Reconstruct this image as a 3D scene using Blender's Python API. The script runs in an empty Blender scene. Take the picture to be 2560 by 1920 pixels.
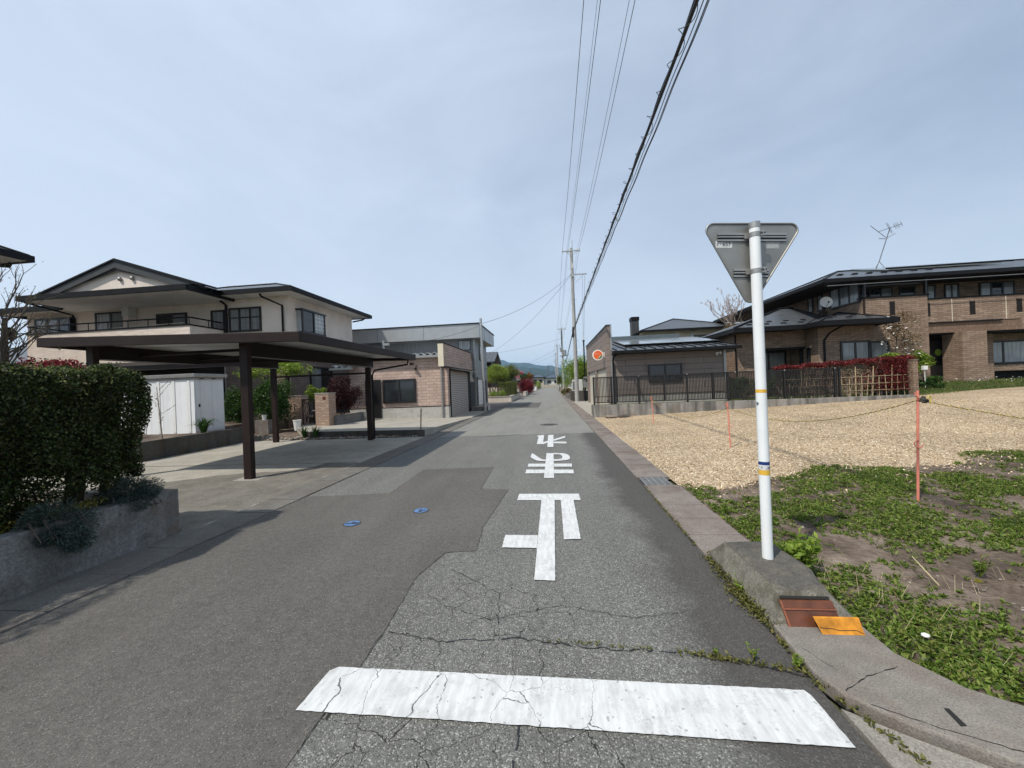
import bpy, math, random
import numpy as np
from mathutils import Vector, Matrix

random.seed(7)
RNG = np.random.default_rng(11)
scene = bpy.context.scene
COL = scene.collection

HAZE = 1.0e-4
# ------------------------------------------------------------------ camera
H = 1.7
F = 961.0
fw = Vector((100 / F, 3 / F, -1)).normalized()
up = Vector((-0.04, 1, 0)); up = (up - fw * up.dot(fw)).normalized()
rt = fw.cross(up)
M = Matrix((rt, fw, up))                      # camera axes -> world axes (road runs along +Y)
cd = bpy.data.cameras.new('camera')
cd.sensor_fit = 'HORIZONTAL'; cd.sensor_width = 36; cd.lens = F / 2560 * 36
cd.clip_start = 0.05; cd.clip_end = 30000
cam = bpy.data.objects.new('camera', cd)
cam.matrix_world = Matrix.Translation((0, 0, H)) @ M.to_4x4()
COL.objects.link(cam); scene.camera = cam

# ------------------------------------------------------------------ materials
MATS = {}

class NT:
    def __init__(s, name):
        s.m = bpy.data.materials.new(name); s.m.use_nodes = True
        s.t = s.m.node_tree; s.n = s.t.nodes; s.l = s.t.links
        s.b = s.n['Principled BSDF']; s.out = s.n['Material Output']
    def new(s, typ, **k):
        n = s.n.new(typ)
        for a, v in k.items(): setattr(n, a, v)
        return n
    def link(s, a, b): s.l.new(a, b)
    def val(s, sock, v):
        sock.default_value = v
    def pos(s):
        if not hasattr(s, '_p'): s._p = s.new('ShaderNodeNewGeometry').outputs['Position']
        return s._p
    def mapping(s, src, scale=(1, 1, 1), loc=(0, 0, 0), rot=(0, 0, 0)):
        n = s.new('ShaderNodeMapping'); n.inputs['Scale'].default_value = scale
        n.inputs['Location'].default_value = loc; n.inputs['Rotation'].default_value = rot
        s.link(src, n.inputs['Vector']); return n.outputs[0]
    def noise(s, scale, detail=4, src=None, rough=.55, dist=0.0):
        n = s.new('ShaderNodeTexNoise'); n.inputs['Scale'].default_value = scale
        n.inputs['Detail'].default_value = detail; n.inputs['Roughness'].default_value = rough
        n.inputs['Distortion'].default_value = dist
        s.link(src or s.pos(), n.inputs['Vector']); return n.outputs['Fac']
    def voro(s, scale, src=None, feature='F1', out='Distance', rnd=1.0):
        n = s.new('ShaderNodeTexVoronoi', feature=feature); n.inputs['Scale'].default_value = scale
        n.inputs['Randomness'].default_value = rnd
        s.link(src or s.pos(), n.inputs['Vector']); return n.outputs[out]
    def ramp(s, fac, stops, interp='LINEAR'):
        n = s.new('ShaderNodeValToRGB'); n.color_ramp.interpolation = interp
        e = n.color_ramp.elements
        while len(e) < len(stops): e.new(0.5)
        for x, (p, c) in zip(e, stops):
            x.position = p
            c = (c, c, c) if isinstance(c, (int, float)) else c
            x.color = (*c[:3], 1)
        s.link(fac, n.inputs[0]); return n.outputs[0]
    def mix(s, fac, a, b, mode='MIX'):
        n = s.new('ShaderNodeMix', data_type='RGBA', blend_type=mode)
        for sock, v in ((n.inputs[0], fac), (n.inputs[6], a), (n.inputs[7], b)):
            if isinstance(v, bpy.types.NodeSocket): s.link(v, sock)
            elif isinstance(v, (int, float)): sock.default_value = v if sock.type == 'VALUE' else (v, v, v, 1)
            else: sock.default_value = (*v[:3], 1)
        return n.outputs[2]
    def math(s, op, a, b=None, c=None):
        n = s.new('ShaderNodeMath', operation=op)
        for i, v in enumerate((a, b, c)):
            if v is None: continue
            if isinstance(v, bpy.types.NodeSocket): s.link(v, n.inputs[i])
            else: n.inputs[i].default_value = v
        return n.outputs[0]
    def sep(s, v):
        n = s.new('ShaderNodeSeparateXYZ'); s.link(v, n.inputs[0]); return n.outputs
    def comb(s, x, y, z):
        n = s.new('ShaderNodeCombineXYZ')
        for i, v in enumerate((x, y, z)):
            if isinstance(v, bpy.types.NodeSocket): s.link(v, n.inputs[i])
            else: n.inputs[i].default_value = v
        return n.outputs[0]
    def color(s, c):
        if isinstance(c, bpy.types.NodeSocket): s.link(c, s.b.inputs['Base Color'])
        else: s.b.inputs['Base Color'].default_value = (*c, 1)
    def bump(s, h, strength=.3, dist=.01):
        n = s.new('ShaderNodeBump'); n.inputs['Strength'].default_value = strength
        n.inputs['Distance'].default_value = dist
        s.link(h, n.inputs['Height']); s.link(n.outputs[0], s.b.inputs['Normal'])
    def set(s, rough=.8, metal=0, spec=None):
        s.b.inputs['Roughness'].default_value = rough; s.b.inputs['Metallic'].default_value = metal
        if spec is not None: s.b.inputs['Specular IOR Level'].default_value = spec
        return s

def scl(c, k): return tuple(min(1, x * k) for x in c)

def plain(name, c, rough=.6, metal=0, var=.18, sc=3.0, spec=None):
    t = NT(name); t.set(rough, metal, spec)
    n = t.noise(sc, 5)
    t.color(t.ramp(n, [(.3, scl(c, 1 - var)), (.7, scl(c, 1 + var))]))
    MATS[name] = t.m; return t.m

def concrete(name, c, dark=.55, sc=1.2, streak=0, grain=60, warm=None, bump=.25):
    t = NT(name); t.set(.9, 0, .25)
    n1 = t.noise(sc, 6, rough=.62)
    n2 = t.noise(sc * 6, 5)
    n3 = t.noise(grain, 3)
    col = t.ramp(n1, [(.32, scl(c, dark)), (.5, scl(c, .92)), (.72, scl(c, 1.12))])
    col = t.mix(.55, col, t.ramp(n2, [(.3, scl(c, .7)), (.65, scl(c, 1.12))]))
    if warm:
        n4 = t.noise(sc * 2.3, 5, t.mapping(t.pos(), loc=(13, 7, 3)))
        col = t.mix(t.ramp(n4, [(.48, 0.0), (.68, .75)]), col, warm)
    if streak:
        n5 = t.noise(1, 5, t.mapping(t.pos(), scale=(3.5, 3.5, .35)), rough=.6)
        col = t.mix(t.math('MULTIPLY', t.ramp(n5, [(.45, 0.0), (.66, 1.0)]), streak), col, scl(c, .3))
    col = t.mix(.6, col, t.ramp(n3, [(.35, .5), (.65, 1.12)]), 'MULTIPLY')
    vs = t.voro(grain * 1.6, out='Color')
    col = t.mix(t.ramp(t.sep(vs)[0], [(.86, 0.0), (.93, .55)]), col, scl(c, .45))
    t.color(col); t.bump(t.math('ADD', n3, t.math('MULTIPLY', n2, 1.5)), bump, .006)
    MATS[name] = t.m; return t.m

def asphalt(name, c, speck, speck_hi, sc=95, big=.25, amount=.78, cracks=False, bmp=.5):
    t = NT(name); t.set(.88, 0, .35)
    p = t.pos()
    vd = t.new('ShaderNodeTexVoronoi'); vd.inputs['Scale'].default_value = sc
    t.link(p, vd.inputs['Vector'])
    cell = vd.outputs['Color']; d = vd.outputs['Distance']
    r = t.sep(cell)[0]
    base = t.ramp(t.noise(.55, 6, rough=.6), [(.3, scl(c, 1 - big)), (.7, scl(c, 1 + big))])
    fine = t.noise(18, 4)
    base = t.mix(.6, base, t.ramp(fine, [(.3, scl(c, .75)), (.7, scl(c, 1.25))]))
    k = t.ramp(r, [(amount, 0.0), (amount + .04, .55), (1.0, 1.0)])
    col = t.mix(k, base, t.mix(t.sep(cell)[1], speck, speck_hi))
    pits = t.ramp(t.sep(cell)[2], [(.10, .45), (.22, 1.0)])
    col = t.mix(.8, col, pits, 'MULTIPLY')
    stain = t.noise(.9, 5, t.mapping(p, scale=(2.2, .35, 1)))
    col = t.mix(.45, col, t.ramp(stain, [(.35, .72), (.6, 1.05)]), 'MULTIPLY')
    h = t.math('SUBTRACT', 1.0, d)
    if cracks:   # sealed, dirtier strip beside the right-hand gutter
        xx = t.math('ADD', t.sep(p)[0], t.math('MULTIPLY', t.math('SUBTRACT', t.noise(1.6, 5), .5), .7))
        col = t.mix(t.math('MULTIPLY', t.ramp(xx, [(.72, 0.0), (1.0, 1.0)]), .75), col, (.052, .047, .043))
    if cracks:
        k2 = crack_mask(t)
        col = t.mix(t.math('MULTIPLY', k2, .88), col, (.012, .011, .01))
        h = t.math('SUBTRACT', h, t.math('MULTIPLY', k2, 2.0))
    t.color(col); t.bump(h, bmp, .006)
    MATS[name] = t.m; return t.m

def crack_mask(t, wid=.0052):
    p = t.pos()
    nz = t.new('ShaderNodeTexNoise'); nz.inputs['Scale'].default_value = 5.0; nz.inputs['Detail'].default_value = 6
    t.link(p, nz.inputs['Vector'])
    add = t.new('ShaderNodeVectorMath', operation='MULTIPLY_ADD')
    t.link(nz.outputs['Color'], add.inputs[0]); add.inputs[1].default_value = (.22, .22, 0); t.link(p, add.inputs[2])
    src = t.mapping(add.outputs[0], scale=(1.3, .95, 1), loc=(.37, .2, 0))
    ed = t.voro(2.9, src, 'DISTANCE_TO_EDGE')
    w = t.math('MULTIPLY', t.noise(4, 3), wid * 2)
    line = t.math('LESS_THAN', ed, w)
    x, y, z = t.sep(p)
    # broken-up ground round the stop line, fading out to the right and up the road
    dx = t.math('SUBTRACT', 1.0, t.math('SMOOTH_MAX', t.math('MULTIPLY', t.math('ABSOLUTE', t.math('ADD', x, .55)), 1.15), 0.0, .1))
    dy = t.math('SUBTRACT', 1.0, t.math('MULTIPLY', t.math('ABSOLUTE', t.math('SUBTRACT', y, 2.1)), .75))
    area = t.math('ADD', t.math('MINIMUM', dx, dy), t.math('MULTIPLY', t.math('SUBTRACT', t.noise(1.7, 2), .5), .8))
    return t.math('MULTIPLY', line, t.math('GREATER_THAN', area, .12))

def paint(name, crack=False):
    t = NT(name); t.set(.6, 0, .4)
    p = t.pos()
    wear = t.noise(1, 6, t.mapping(p, scale=(26, 5, 1)), rough=.65)
    spot = t.noise(9, 6)
    col = t.ramp(wear, [(.3, (.47, .475, .47)), (.6, (.635, .64, .635))])
    col = t.mix(t.ramp(spot, [(.55, 0.0), (.72, .55)]), col, (.36, .36, .345))
    thin = t.math('MULTIPLY', t.ramp(t.noise(2.2, 6, rough=.7), [(.5, 0.0), (.72, 1.0)]), t.ramp(t.noise(75, 3), [(.5, 0.0), (.62, .75)]))
    col = t.mix(thin, col, (.17, .165, .155))
    chip = t.voro(80, p, out='Color')
    col = t.mix(t.ramp(t.sep(chip)[0], [(.985, 0.0), (.992, .6)]), col, (.2, .2, .19))
    if crack:
        k = crack_mask(t, .0042)
        col = t.mix(t.math('MULTIPLY', k, .9), col, (.05, .048, .045))
    t.color(col); t.bump(t.noise(120, 3), .15, .003)
    MATS[name] = t.m; return t.m

def brick(name, c1, c2, mortar, bw, bh, ms=.01, rough=.8, off=.5, bmp=.4, dirt=.25, var=None):
    t = NT(name); t.set(rough, 0, .3)
    x, y, z = t.sep(t.pos())
    u = t.comb(t.math('ADD', x, y), z, 0.0)
    b = t.new('ShaderNodeTexBrick'); b.offset = off
    b.inputs['Color1'].default_value = (*c1, 1); b.inputs['Color2'].default_value = (*c2, 1)
    b.inputs['Mortar'].default_value = (*mortar, 1); b.inputs['Scale'].default_value = 1
    b.inputs['Mortar Size'].default_value = ms; b.inputs['Mortar Smooth'].default_value = .2
    b.inputs['Brick Width'].default_value = bw; b.inputs['Row Height'].default_value = bh
    t.link(u, b.inputs['Vector'])
    col = b.outputs['Color']
    if var:
        n = t.noise(1, 3, t.mapping(u, scale=(1 / bw, 1 / bh, 1)))
        col = t.mix(t.ramp(n, [(.55, 0.0), (.68, .8)]), col, var)
    n2 = t.noise(1.1, 6)
    col = t.mix(dirt, col, t.ramp(n2, [(.3, .35), (.65, 1.15)]), 'MULTIPLY')
    n3 = t.noise(35, 4)
    col = t.mix(.3, col, t.ramp(n3, [(.3, .5), (.65, 1.1)]), 'MULTIPLY')
    t.color(col)
    t.bump(t.math('ADD', t.math('SUBTRACT', 1.0, b.outputs['Fac']), t.math('MULTIPLY', n3, .3)), bmp, .012)
    MATS[name] = t.m; return t.m

def ribbed(name, c, axis, period, depth=.5, rough=.5, metal=0, var=.1, groove=.6, duty=.12):
    """metal or vinyl sheet with grooves every `period` metres along x, y, z or the wall's own run ('u')"""
    t = NT(name); t.set(rough, metal, .4)
    x, y, z = t.sep(t.pos())
    a = {'x': x, 'y': y, 'z': z, 'u': t.math('ADD', x, y)}[axis]
    fr = t.math('FRACT', t.math('DIVIDE', a, period))
    tri = t.math('ABSOLUTE', t.math('SUBTRACT', fr, .5))
    g = t.math('GREATER_THAN', tri, .5 - duty / 2)
    n = t.noise(2.2, 5)
    col = t.ramp(n, [(.3, scl(c, 1 - var)), (.7, scl(c, 1 + var))])
    col = t.mix(t.math('MULTIPLY', g, groove), col, scl(c, .25))
    t.color(col)
    t.bump(t.math('SUBTRACT', tri, t.math('MULTIPLY', g, .2)), depth, period * .2)
    MATS[name] = t.m; return t.m

def leafmat(name, cols, rough=.55, trans=.3):
    t = NT(name); t.set(rough, 0, .3)
    g = t.new('ShaderNodeNewGeometry')
    stops = [(i / max(1, len(cols) - 1), c) for i, c in enumerate(cols)]
    col = t.ramp(g.outputs['Random Per Island'], stops)
    col = t.mix(.45, col, t.ramp(t.noise(3.5, 3), [(.3, .55), (.7, 1.3)]), 'MULTIPLY')
    t.color(col)
    tr = t.new('ShaderNodeBsdfTranslucent'); t.link(col, tr.inputs['Color'])
    mx = t.new('ShaderNodeMixShader'); mx.inputs[0].default_value = trans
    t.link(t.b.outputs[0], mx.inputs[1]); t.link(tr.outputs[0], mx.inputs[2]); t.link(mx.outputs[0], t.out.inputs[0])
    MATS[name] = t.m; return t.m

def glass(name, c, rough=.06, curtain=None):
    t = NT(name); t.set(rough, 0, .6)
    if curtain:
        x, y, z = t.sep(t.pos())
        u = t.math('ADD', x, y)
        f = t.noise(1, 3, t.comb(t.math('MULTIPLY', u, 9), t.math('MULTIPLY', z, .5), 0.0))
        col = t.ramp(f, [(.3, scl(curtain, .55)), (.7, curtain)])
        t.color(t.mix(t.ramp(t.noise(.9, 3), [(.35, 0.0), (.7, .5)]), col, c))
    else:
        t.color(t.ramp(t.noise(.8, 3), [(.3, scl(c, .6)), (.7, scl(c, 1.5))]))
    MATS[name] = t.m; return t.m

# ground stuff
asphalt('pale_asphalt', (.215, .21, .19), (.27, .265, .24), (.36, .355, .32), sc=95, amount=.82, big=.12, bmp=.35)
asphalt('old_asphalt', (.142, .141, .130), (.235, .232, .214), (.41, .405, .375), sc=140, amount=.77, cracks=True, bmp=.75)
asphalt('new_asphalt', (.108, .101, .091), (.145, .139, .126), (.22, .212, .193), sc=155, amount=.87, big=.34, bmp=.35)
paint('paint_line', True)
paint('paint_letters')
concrete('gutter_concrete', (.25, .215, .19), .5, .8, warm=(.15, .11, .09))
concrete('gutter_concrete_left', (.185, .175, .158), .6, .9, warm=(.15, .125, .105))
concrete('apron_concrete', (.27, .245, .215), .6, 1.5, warm=(.2, .165, .135), grain=110, bump=.5)
concrete('apron_pale', (.33, .305, .265), .55, 2.0, warm=(.22, .19, .155), grain=90, bump=.5)
concrete('pale_concrete', (.40, .375, .33), .7, 1.3)
concrete('hump_concrete', (.235, .22, .185), .25, 3.2, warm=(.10, .085, .055), grain=75, bump=.8)
concrete('drive_concrete', (.43, .40, .345), .68, .55, warm=(.32, .29, .24))
concrete('drive_stained', (.215, .20, .172), .38, 1.5, warm=(.15, .135, .11))
concrete('wall_concrete', (.36, .34, .31), .45, .9, streak=.9, warm=(.24, .19, .15))
concrete('dark_wall_concrete', (.115, .11, .10), .5, 1.2, streak=.5, warm=(.13, .09, .06))
concrete('hump_top', (.12, .112, .098), .4, 3.5, warm=(.17, .155, .12), grain=70, bump=.8)
concrete('planter_concrete', (.27, .265, .25), .35, 1.9, streak=.5, warm=(.15, .13, .11), grain=45)
def rust_planter():
    t = NT.__new__(NT); t.m = MATS['planter_concrete']; t.t = t.m.node_tree; t.n = t.t.nodes; t.l = t.t.links; t.b = t.n['Principled BSDF']
    old = t.b.inputs['Base Color'].links[0].from_socket; x, y, z = t.sep(t.pos())
    yy = t.math('ADD', y, t.math('MULTIPLY', t.math('SUBTRACT', t.noise(5, 5), .5), .5))
    t.color(t.mix(t.math('MULTIPLY', t.ramp(t.math('SUBTRACT', yy, 3.6), [(.38, 0.0), (.6, 1.0)]), t.ramp(t.noise(7, 5), [(.4, .05), (.65, .6)])), old, (.16, .105, .07)))
rust_planter()
concrete('base_concrete', (.50, .48, .44), .8, .8, streak=.15)
concrete('pole_concrete', (.46, .45, .425), .8, 1.0, streak=.15)
brick('planter_block', (.62, .56, .48), (.5, .45, .39), (.75, .7, .62), .11, 1.2, .012, off=0)
brick('grey_block', (.2, .2, .19), (.16, .16, .15), (.1, .1, .095), .4, .19, .01)

def soil():
    t = NT('soil'); t.set(.95, 0, .1)
    n = t.noise(1.3, 8, rough=.65); n2 = t.noise(22, 6)
    col = t.ramp(n, [(.3, (.06, .046, .036)), (.5, (.15, .115, .09)), (.68, (.29, .235, .185))])
    col = t.mix(.5, col, t.ramp(n2, [(.3, .35), (.68, 1.2)]), 'MULTIPLY')
    t.color(col); t.bump(t.math('ADD', n2, n), .9, .03); MATS['soil'] = t.m
soil()
def chips():
    t = NT('wood_chip_bed'); t.set(.9, 0, .2)
    p = t.mapping(t.pos(), scale=(1, .75, 1))
    v = t.new('ShaderNodeTexVoronoi'); v.inputs['Scale'].default_value = 40; t.link(p, v.inputs['Vector'])
    r = t.sep(v.outputs['Color'])
    col = t.ramp(r[0], [(0, (.29, .205, .13)), (.35, (.49, .365, .235)), (.7, (.62, .485, .32)), (1, (.76, .65, .48))])
    col = t.mix(.6, col, t.ramp(v.outputs['Distance'], [(.25, 1.05), (.8, .6)]), 'MULTIPLY')  # gaps between chips darkened in the colour, as painted shade
    big = t.noise(.5, 5)
    col = t.mix(.6, col, t.ramp(big, [(.3, .55), (.62, 1.08)]), 'MULTIPLY')
    t.color(col); t.bump(t.math('SUBTRACT', 1.0, v.outputs['Distance']), .9, .025); MATS['wood_chip_bed'] = t.m
chips()
t = NT('chip'); t.set(.85, 0, .2)
g = t.new('ShaderNodeNewGeometry')
t.color(t.ramp(g.outputs['Random Per Island'], [(0, (.22, .15, .09)), (.3, (.47, .345, .215)), (.7, (.64, .50, .33)), (1, (.84, .74, .56))])); MATS['chip'] = t.m
t = NT('stone'); t.set(.85, 0, .3)
g = t.new('ShaderNodeNewGeometry')
t.color(t.mix(.5, t.ramp(g.outputs['Random Per Island'], [(0, (.10, .075, .055)), (.5, (.2, .16, .125)), (1, (.36, .33, .29))]), t.ramp(t.noise(14, 5), [(.3, .5), (.7, 1.2)]), 'MULTIPLY')); MATS['stone'] = t.m
t = NT('lawn'); t.set(.95, 0, .1)
t.color(t.ramp(t.noise(2.5, 7, rough=.65), [(.3, (.045, .05, .02)), (.5, (.06, .09, .025)), (.7, (.12, .12, .045))])); t.bump(t.noise(30, 4), .8, .03); MATS['lawn'] = t.m
t = NT('land'); t.set(.95, 0, .1)
t.color(t.ramp(t.noise(.02, 7, rough=.65), [(.3, (.05, .065, .03)), (.5, (.10, .11, .06)), (.7, (.16, .15, .10))])); MATS['land'] = t.m
t = NT('hill_forest'); t.set(.95, 0, .05)
t.color(t.ramp(t.noise(.012, 8, rough=.7), [(.3, (.010, .020, .014)), (.5, (.018, .032, .020)), (.7, (.035, .045, .030))])); MATS['hill_forest'] = t.m

# walls
def plaster(name, c, sc=9, bmp=.5, wave=False):
    t = NT(name); t.set(.85, 0, .25)
    n = t.noise(1.1, 6)
    col = t.ramp(n, [(.3, scl(c, .86)), (.7, scl(c, 1.07))])
    drip = t.noise(1, 5, t.mapping(t.pos(), scale=(4, 4, .3)))
    col = t.mix(t.ramp(drip, [(.55, 0.0), (.75, .3)]), col, scl(c, .55))
    t.color(col)
    h = t.noise(sc, 5, t.mapping(t.pos(), scale=(.35, .35, 1.6)) if wave else None)
    t.bump(h, bmp, .03); MATS[name] = t.m
plaster('cream_plaster', (.76, .665, .585), 26, .35)
plaster('cream_wavy', (.74, .635, .55), 6, .9, True)
plaster('soffit_white', (.76, .74, .71), 20, .1)
plaster('ivory', (.68, .62, .48), 20, .1)
brick('dark_brick', (.27, .205, .172), (.205, .158, .135), (.10, .08, .07), .42, .09, .010)
brick('pink_siding', (.47, .345, .285), (.56, .43, .365), (.29, .20, .165), .42, .155, .011, var=(.37, .265, .215), off=.37)
brick('tan_pillar_brick', (.42, .29, .215), (.36, .24, .18), (.24, .18, .14), .23, .07, .008, var=(.6, .48, .37))
brick('taupe_siding', (.245, .20, .175), (.262, .215, .188), (.09, .072, .063), 1.9, .30, .010, bmp=.25, dirt=.2)
brick('brown_brick', (.335, .24, .172), (.235, .165, .12), (.135, .10, .077), .40, .095, .010, var=(.43, .32, .235), dirt=.3)
brick('soldier_brick', (.23, .15, .105), (.19, .125, .085), (.12, .085, .06), .075, .24, .008, off=0, var=(.3, .2, .14))
ribbed('grey_metal_wall', (.205, .215, .22), 'u', .30, .25, .45, .2, .08, .25, .03)
ribbed('fascia_metal', (.40, .415, .42), 'z', .07, .3, .4, .5, .06, .2, .1)
ribbed('taupe_shutter', (.46, .41, .38), 'z', .105, 1, .5, .0, .06, .95, .34)
ribbed('white_shutter', (.78, .78, .76), 'z', .3, .25, .45, .0, .05, .35, .05)
ribbed('cream_shutter', (.62, .57, .47), 'z', .085, .7, .5, .1, .06, .5, .2)
ribbed('shed_panel', (.78, .79, .80), 'u', .46, .25, .5, .0, .06, .14, .10)
ribbed('carport_deck', (.42, .435, .43), 'y', .16, .8, .4, .4, .1, .55, .3)
ribbed('slate_roof', (.085, .092, .10), 'z', .075, .5, .36, .1, .25, .55, .16)
ribbed('seam_roof', (.115, .12, .125), 'x', .47, .3, .35, .55, .12, .8, .08)
ribbed('lattice_dark', (.02, .018, .016), 'z', .1, .5, .6, 0, .1, .5, .2)
plain('dark_trim', (.008, .008, .009), .55, 0, .2, spec=.18)
plain('window_trim', (.012, .011, .011), .35, 0, .2)
plain('dark_grey_board', (.038, .041, .043), .6, 0, .15)
plain('brown_alu', (.023, .0135, .0115), .5, 0, .2, spec=.2)
plain('brown_alu_dark', (.016, .011, .0095), .6, 0, .15, spec=.2)
plain('grey_alu', (.36, .355, .34), .42, .7, .12, 6)
plain('sign_alu', (.30, .295, .275), .5, .75, .16, 4)
plain('galvanised', (.40, .41, .41), .45, .6, .15, 8)
plain('white_pole', (.78, .80, .80), .45, 0, .04, 5, .3)
plain('white_paint', (.75, .75, .73), .45, 0, .06)
plain('off_white', (.6, .6, .57), .5, 0, .08)
plain('label_white', (.62, .63, .62), .4, 0, .04)
plain('label_faint', (.40, .40, .385), .45, .3, .06)
plain('ink', (.02, .02, .022), .6, 0, .05)
plain('ink_grey', (.22, .22, .23), .6, 0, .05)
plain('navy', (.012, .035, .16), .4, 0, .1)
plain('yellow_tape', (.72, .42, .05), .45, 0, .08)
plain('orange_reflector', (.56, .225, .014), .4, 0, .4, 14)
plain('brown_reflector', (.12, .042, .02), .35, 0, .4, 9)
plain('rust_edge', (.26, .085, .04), .4, 0, .3, 12)
plain('pink_orange_rod', (.66, .22, .155), .5, 0, .1, 12)
plain('rope_yellow', (.55, .42, .08), .8, 0, .3, 60)
plain('rope_black', (.03, .028, .02), .8, 0, .2, 60)
plain('cable_black', (.012, .012, .013), .55, 0, .1)
plain('wire_grey', (.09, .09, .095), .5, .3, .1)
plain('cast_iron', (.09, .088, .08), .6, .5, .25, 20)
plain('lid_blue', (.085, .165, .33), .6, 0, .45, 25)
plain('sign_orange', (.80, .13, .02), .35, 0, .03)
plain('sign_cream', (.82, .76, .66), .35, 0, .03)
plain('sign_green', (.02, .16, .07), .4, 0, .05)
plain('bark', (.085, .065, .05), .9, 0, .35, 14)
plain('pale_bark', (.26, .21, .17), .9, 0, .3, 18)
plain('bamboo', (.40, .31, .19), .55, 0, .2, 9)
plain('solar_glass', (.34, .37, .38), .12, .5, .12, 1)
plain('blue_tile', (.06, .085, .12), .5, 0, .2, 2)
plain('beige_wall', (.42, .37, .3), .85, 0, .1, 1)
plain('dark_void', (.012, .011, .010), .9, 0, .2)
plain('terracotta', (.35, .17, .1), .8, 0, .2, 9)
plain('dead_straw', (.5, .42, .26), .8, 0, .2, 9)
plain('blue_grey_panel', (.11, .135, .15), .5, .1, .1)
glass('pane_dark', (.018, .022, .025))
glass('pane_curtain', (.05, .06, .065), .1, (.30, .32, .32))
glass('pane_bright', (.10, .12, .13), .1, (.52, .55, .56))
# leaves
leafmat('hedge_leaf', [(.010, .018, .005), (.024, .042, .010), (.044, .07, .015), (.09, .125, .03), (.05, .035, .015)], .5, .2)
leafmat('juniper_leaf', [(.03, .045, .033), (.06, .085, .065), (.11, .14, .115)], .7, .15)
leafmat('golden_leaf', [(.16, .14, .025), (.34, .30, .05), (.45, .42, .12)], .6, .35)
leafmat('shrub_leaf', [(.013, .034, .008), (.036, .085, .014), (.075, .16, .022)], .45, .25)
leafmat('fresh_leaf', [(.12, .20, .02), (.23, .34, .04), (.36, .45, .075)], .5, .4)
leafmat('maple_green', [(.12, .19, .022), (.24, .32, .045), (.38, .43, .09)], .5, .4)
leafmat('olive_leaf', [(.06, .085, .02), (.12, .15, .035), (.20, .22, .06)], .6, .3)
leafmat('red_leaf', [(.08, .008, .012), (.19, .016, .026), (.34, .03, .045)], .5, .3)
leafmat('photinia_red', [(.05, .030, .012), (.10, .012, .012), (.19, .02, .022), (.32, .045, .05)], .45, .25)
leafmat('dark_maple', [(.018, .006, .007), (.04, .010, .012), (.075, .02, .02)], .5, .2)
leafmat('pink_bloom', [(.60, .15, .22), (.75, .30, .36), (.85, .6, .6)], .6, .4)
leafmat('orange_leaf', [(.16, .07, .02), (.28, .13, .03), (.2, .16, .04)], .6, .3)
leafmat('magnolia_bud', [(.22, .15, .13), (.45, .34, .32), (.72, .62, .58)], .6, .2)
leafmat('weed_leaf', [(.045, .075, .012), (.10, .17, .022), (.16, .25, .035), (.24, .31, .06), (.22, .20, .07)], .55, .35)
leafmat('moss', [(.06, .07, .014), (.13, .13, .03), (.2, .18, .06)], .7, .2)
leafmat('grass_blade', [(.05, .09, .015), (.10, .17, .03), (.17, .22, .06), (.26, .22, .11)], .55, .35)
leafmat('dry_leaf', [(.12, .07, .03), (.2, .13, .06), (.1, .09, .04)], .8, .2)
leafmat('white_petal', [(.6, .6, .55), (.8, .8, .75)], .6, .3)

# ------------------------------------------------------------------ mesh helpers
def tag(o, label=None, cat=None, group=None, kind=None):
    if label: o['label'] = label
    if cat: o['category'] = cat
    if group: o['group'] = group
    if kind: o['kind'] = kind
    return o

def empty(name, loc, label, cat, group=None):
    o = bpy.data.objects.new(name, None); o.location = loc; o.empty_display_size = .2
    COL.objects.link(o); return tag(o, label, cat, group)

def world_loc(o):
    v = Vector(o.location)
    while o.parent: o = o.parent; v += Vector(o.location)
    return v

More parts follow.
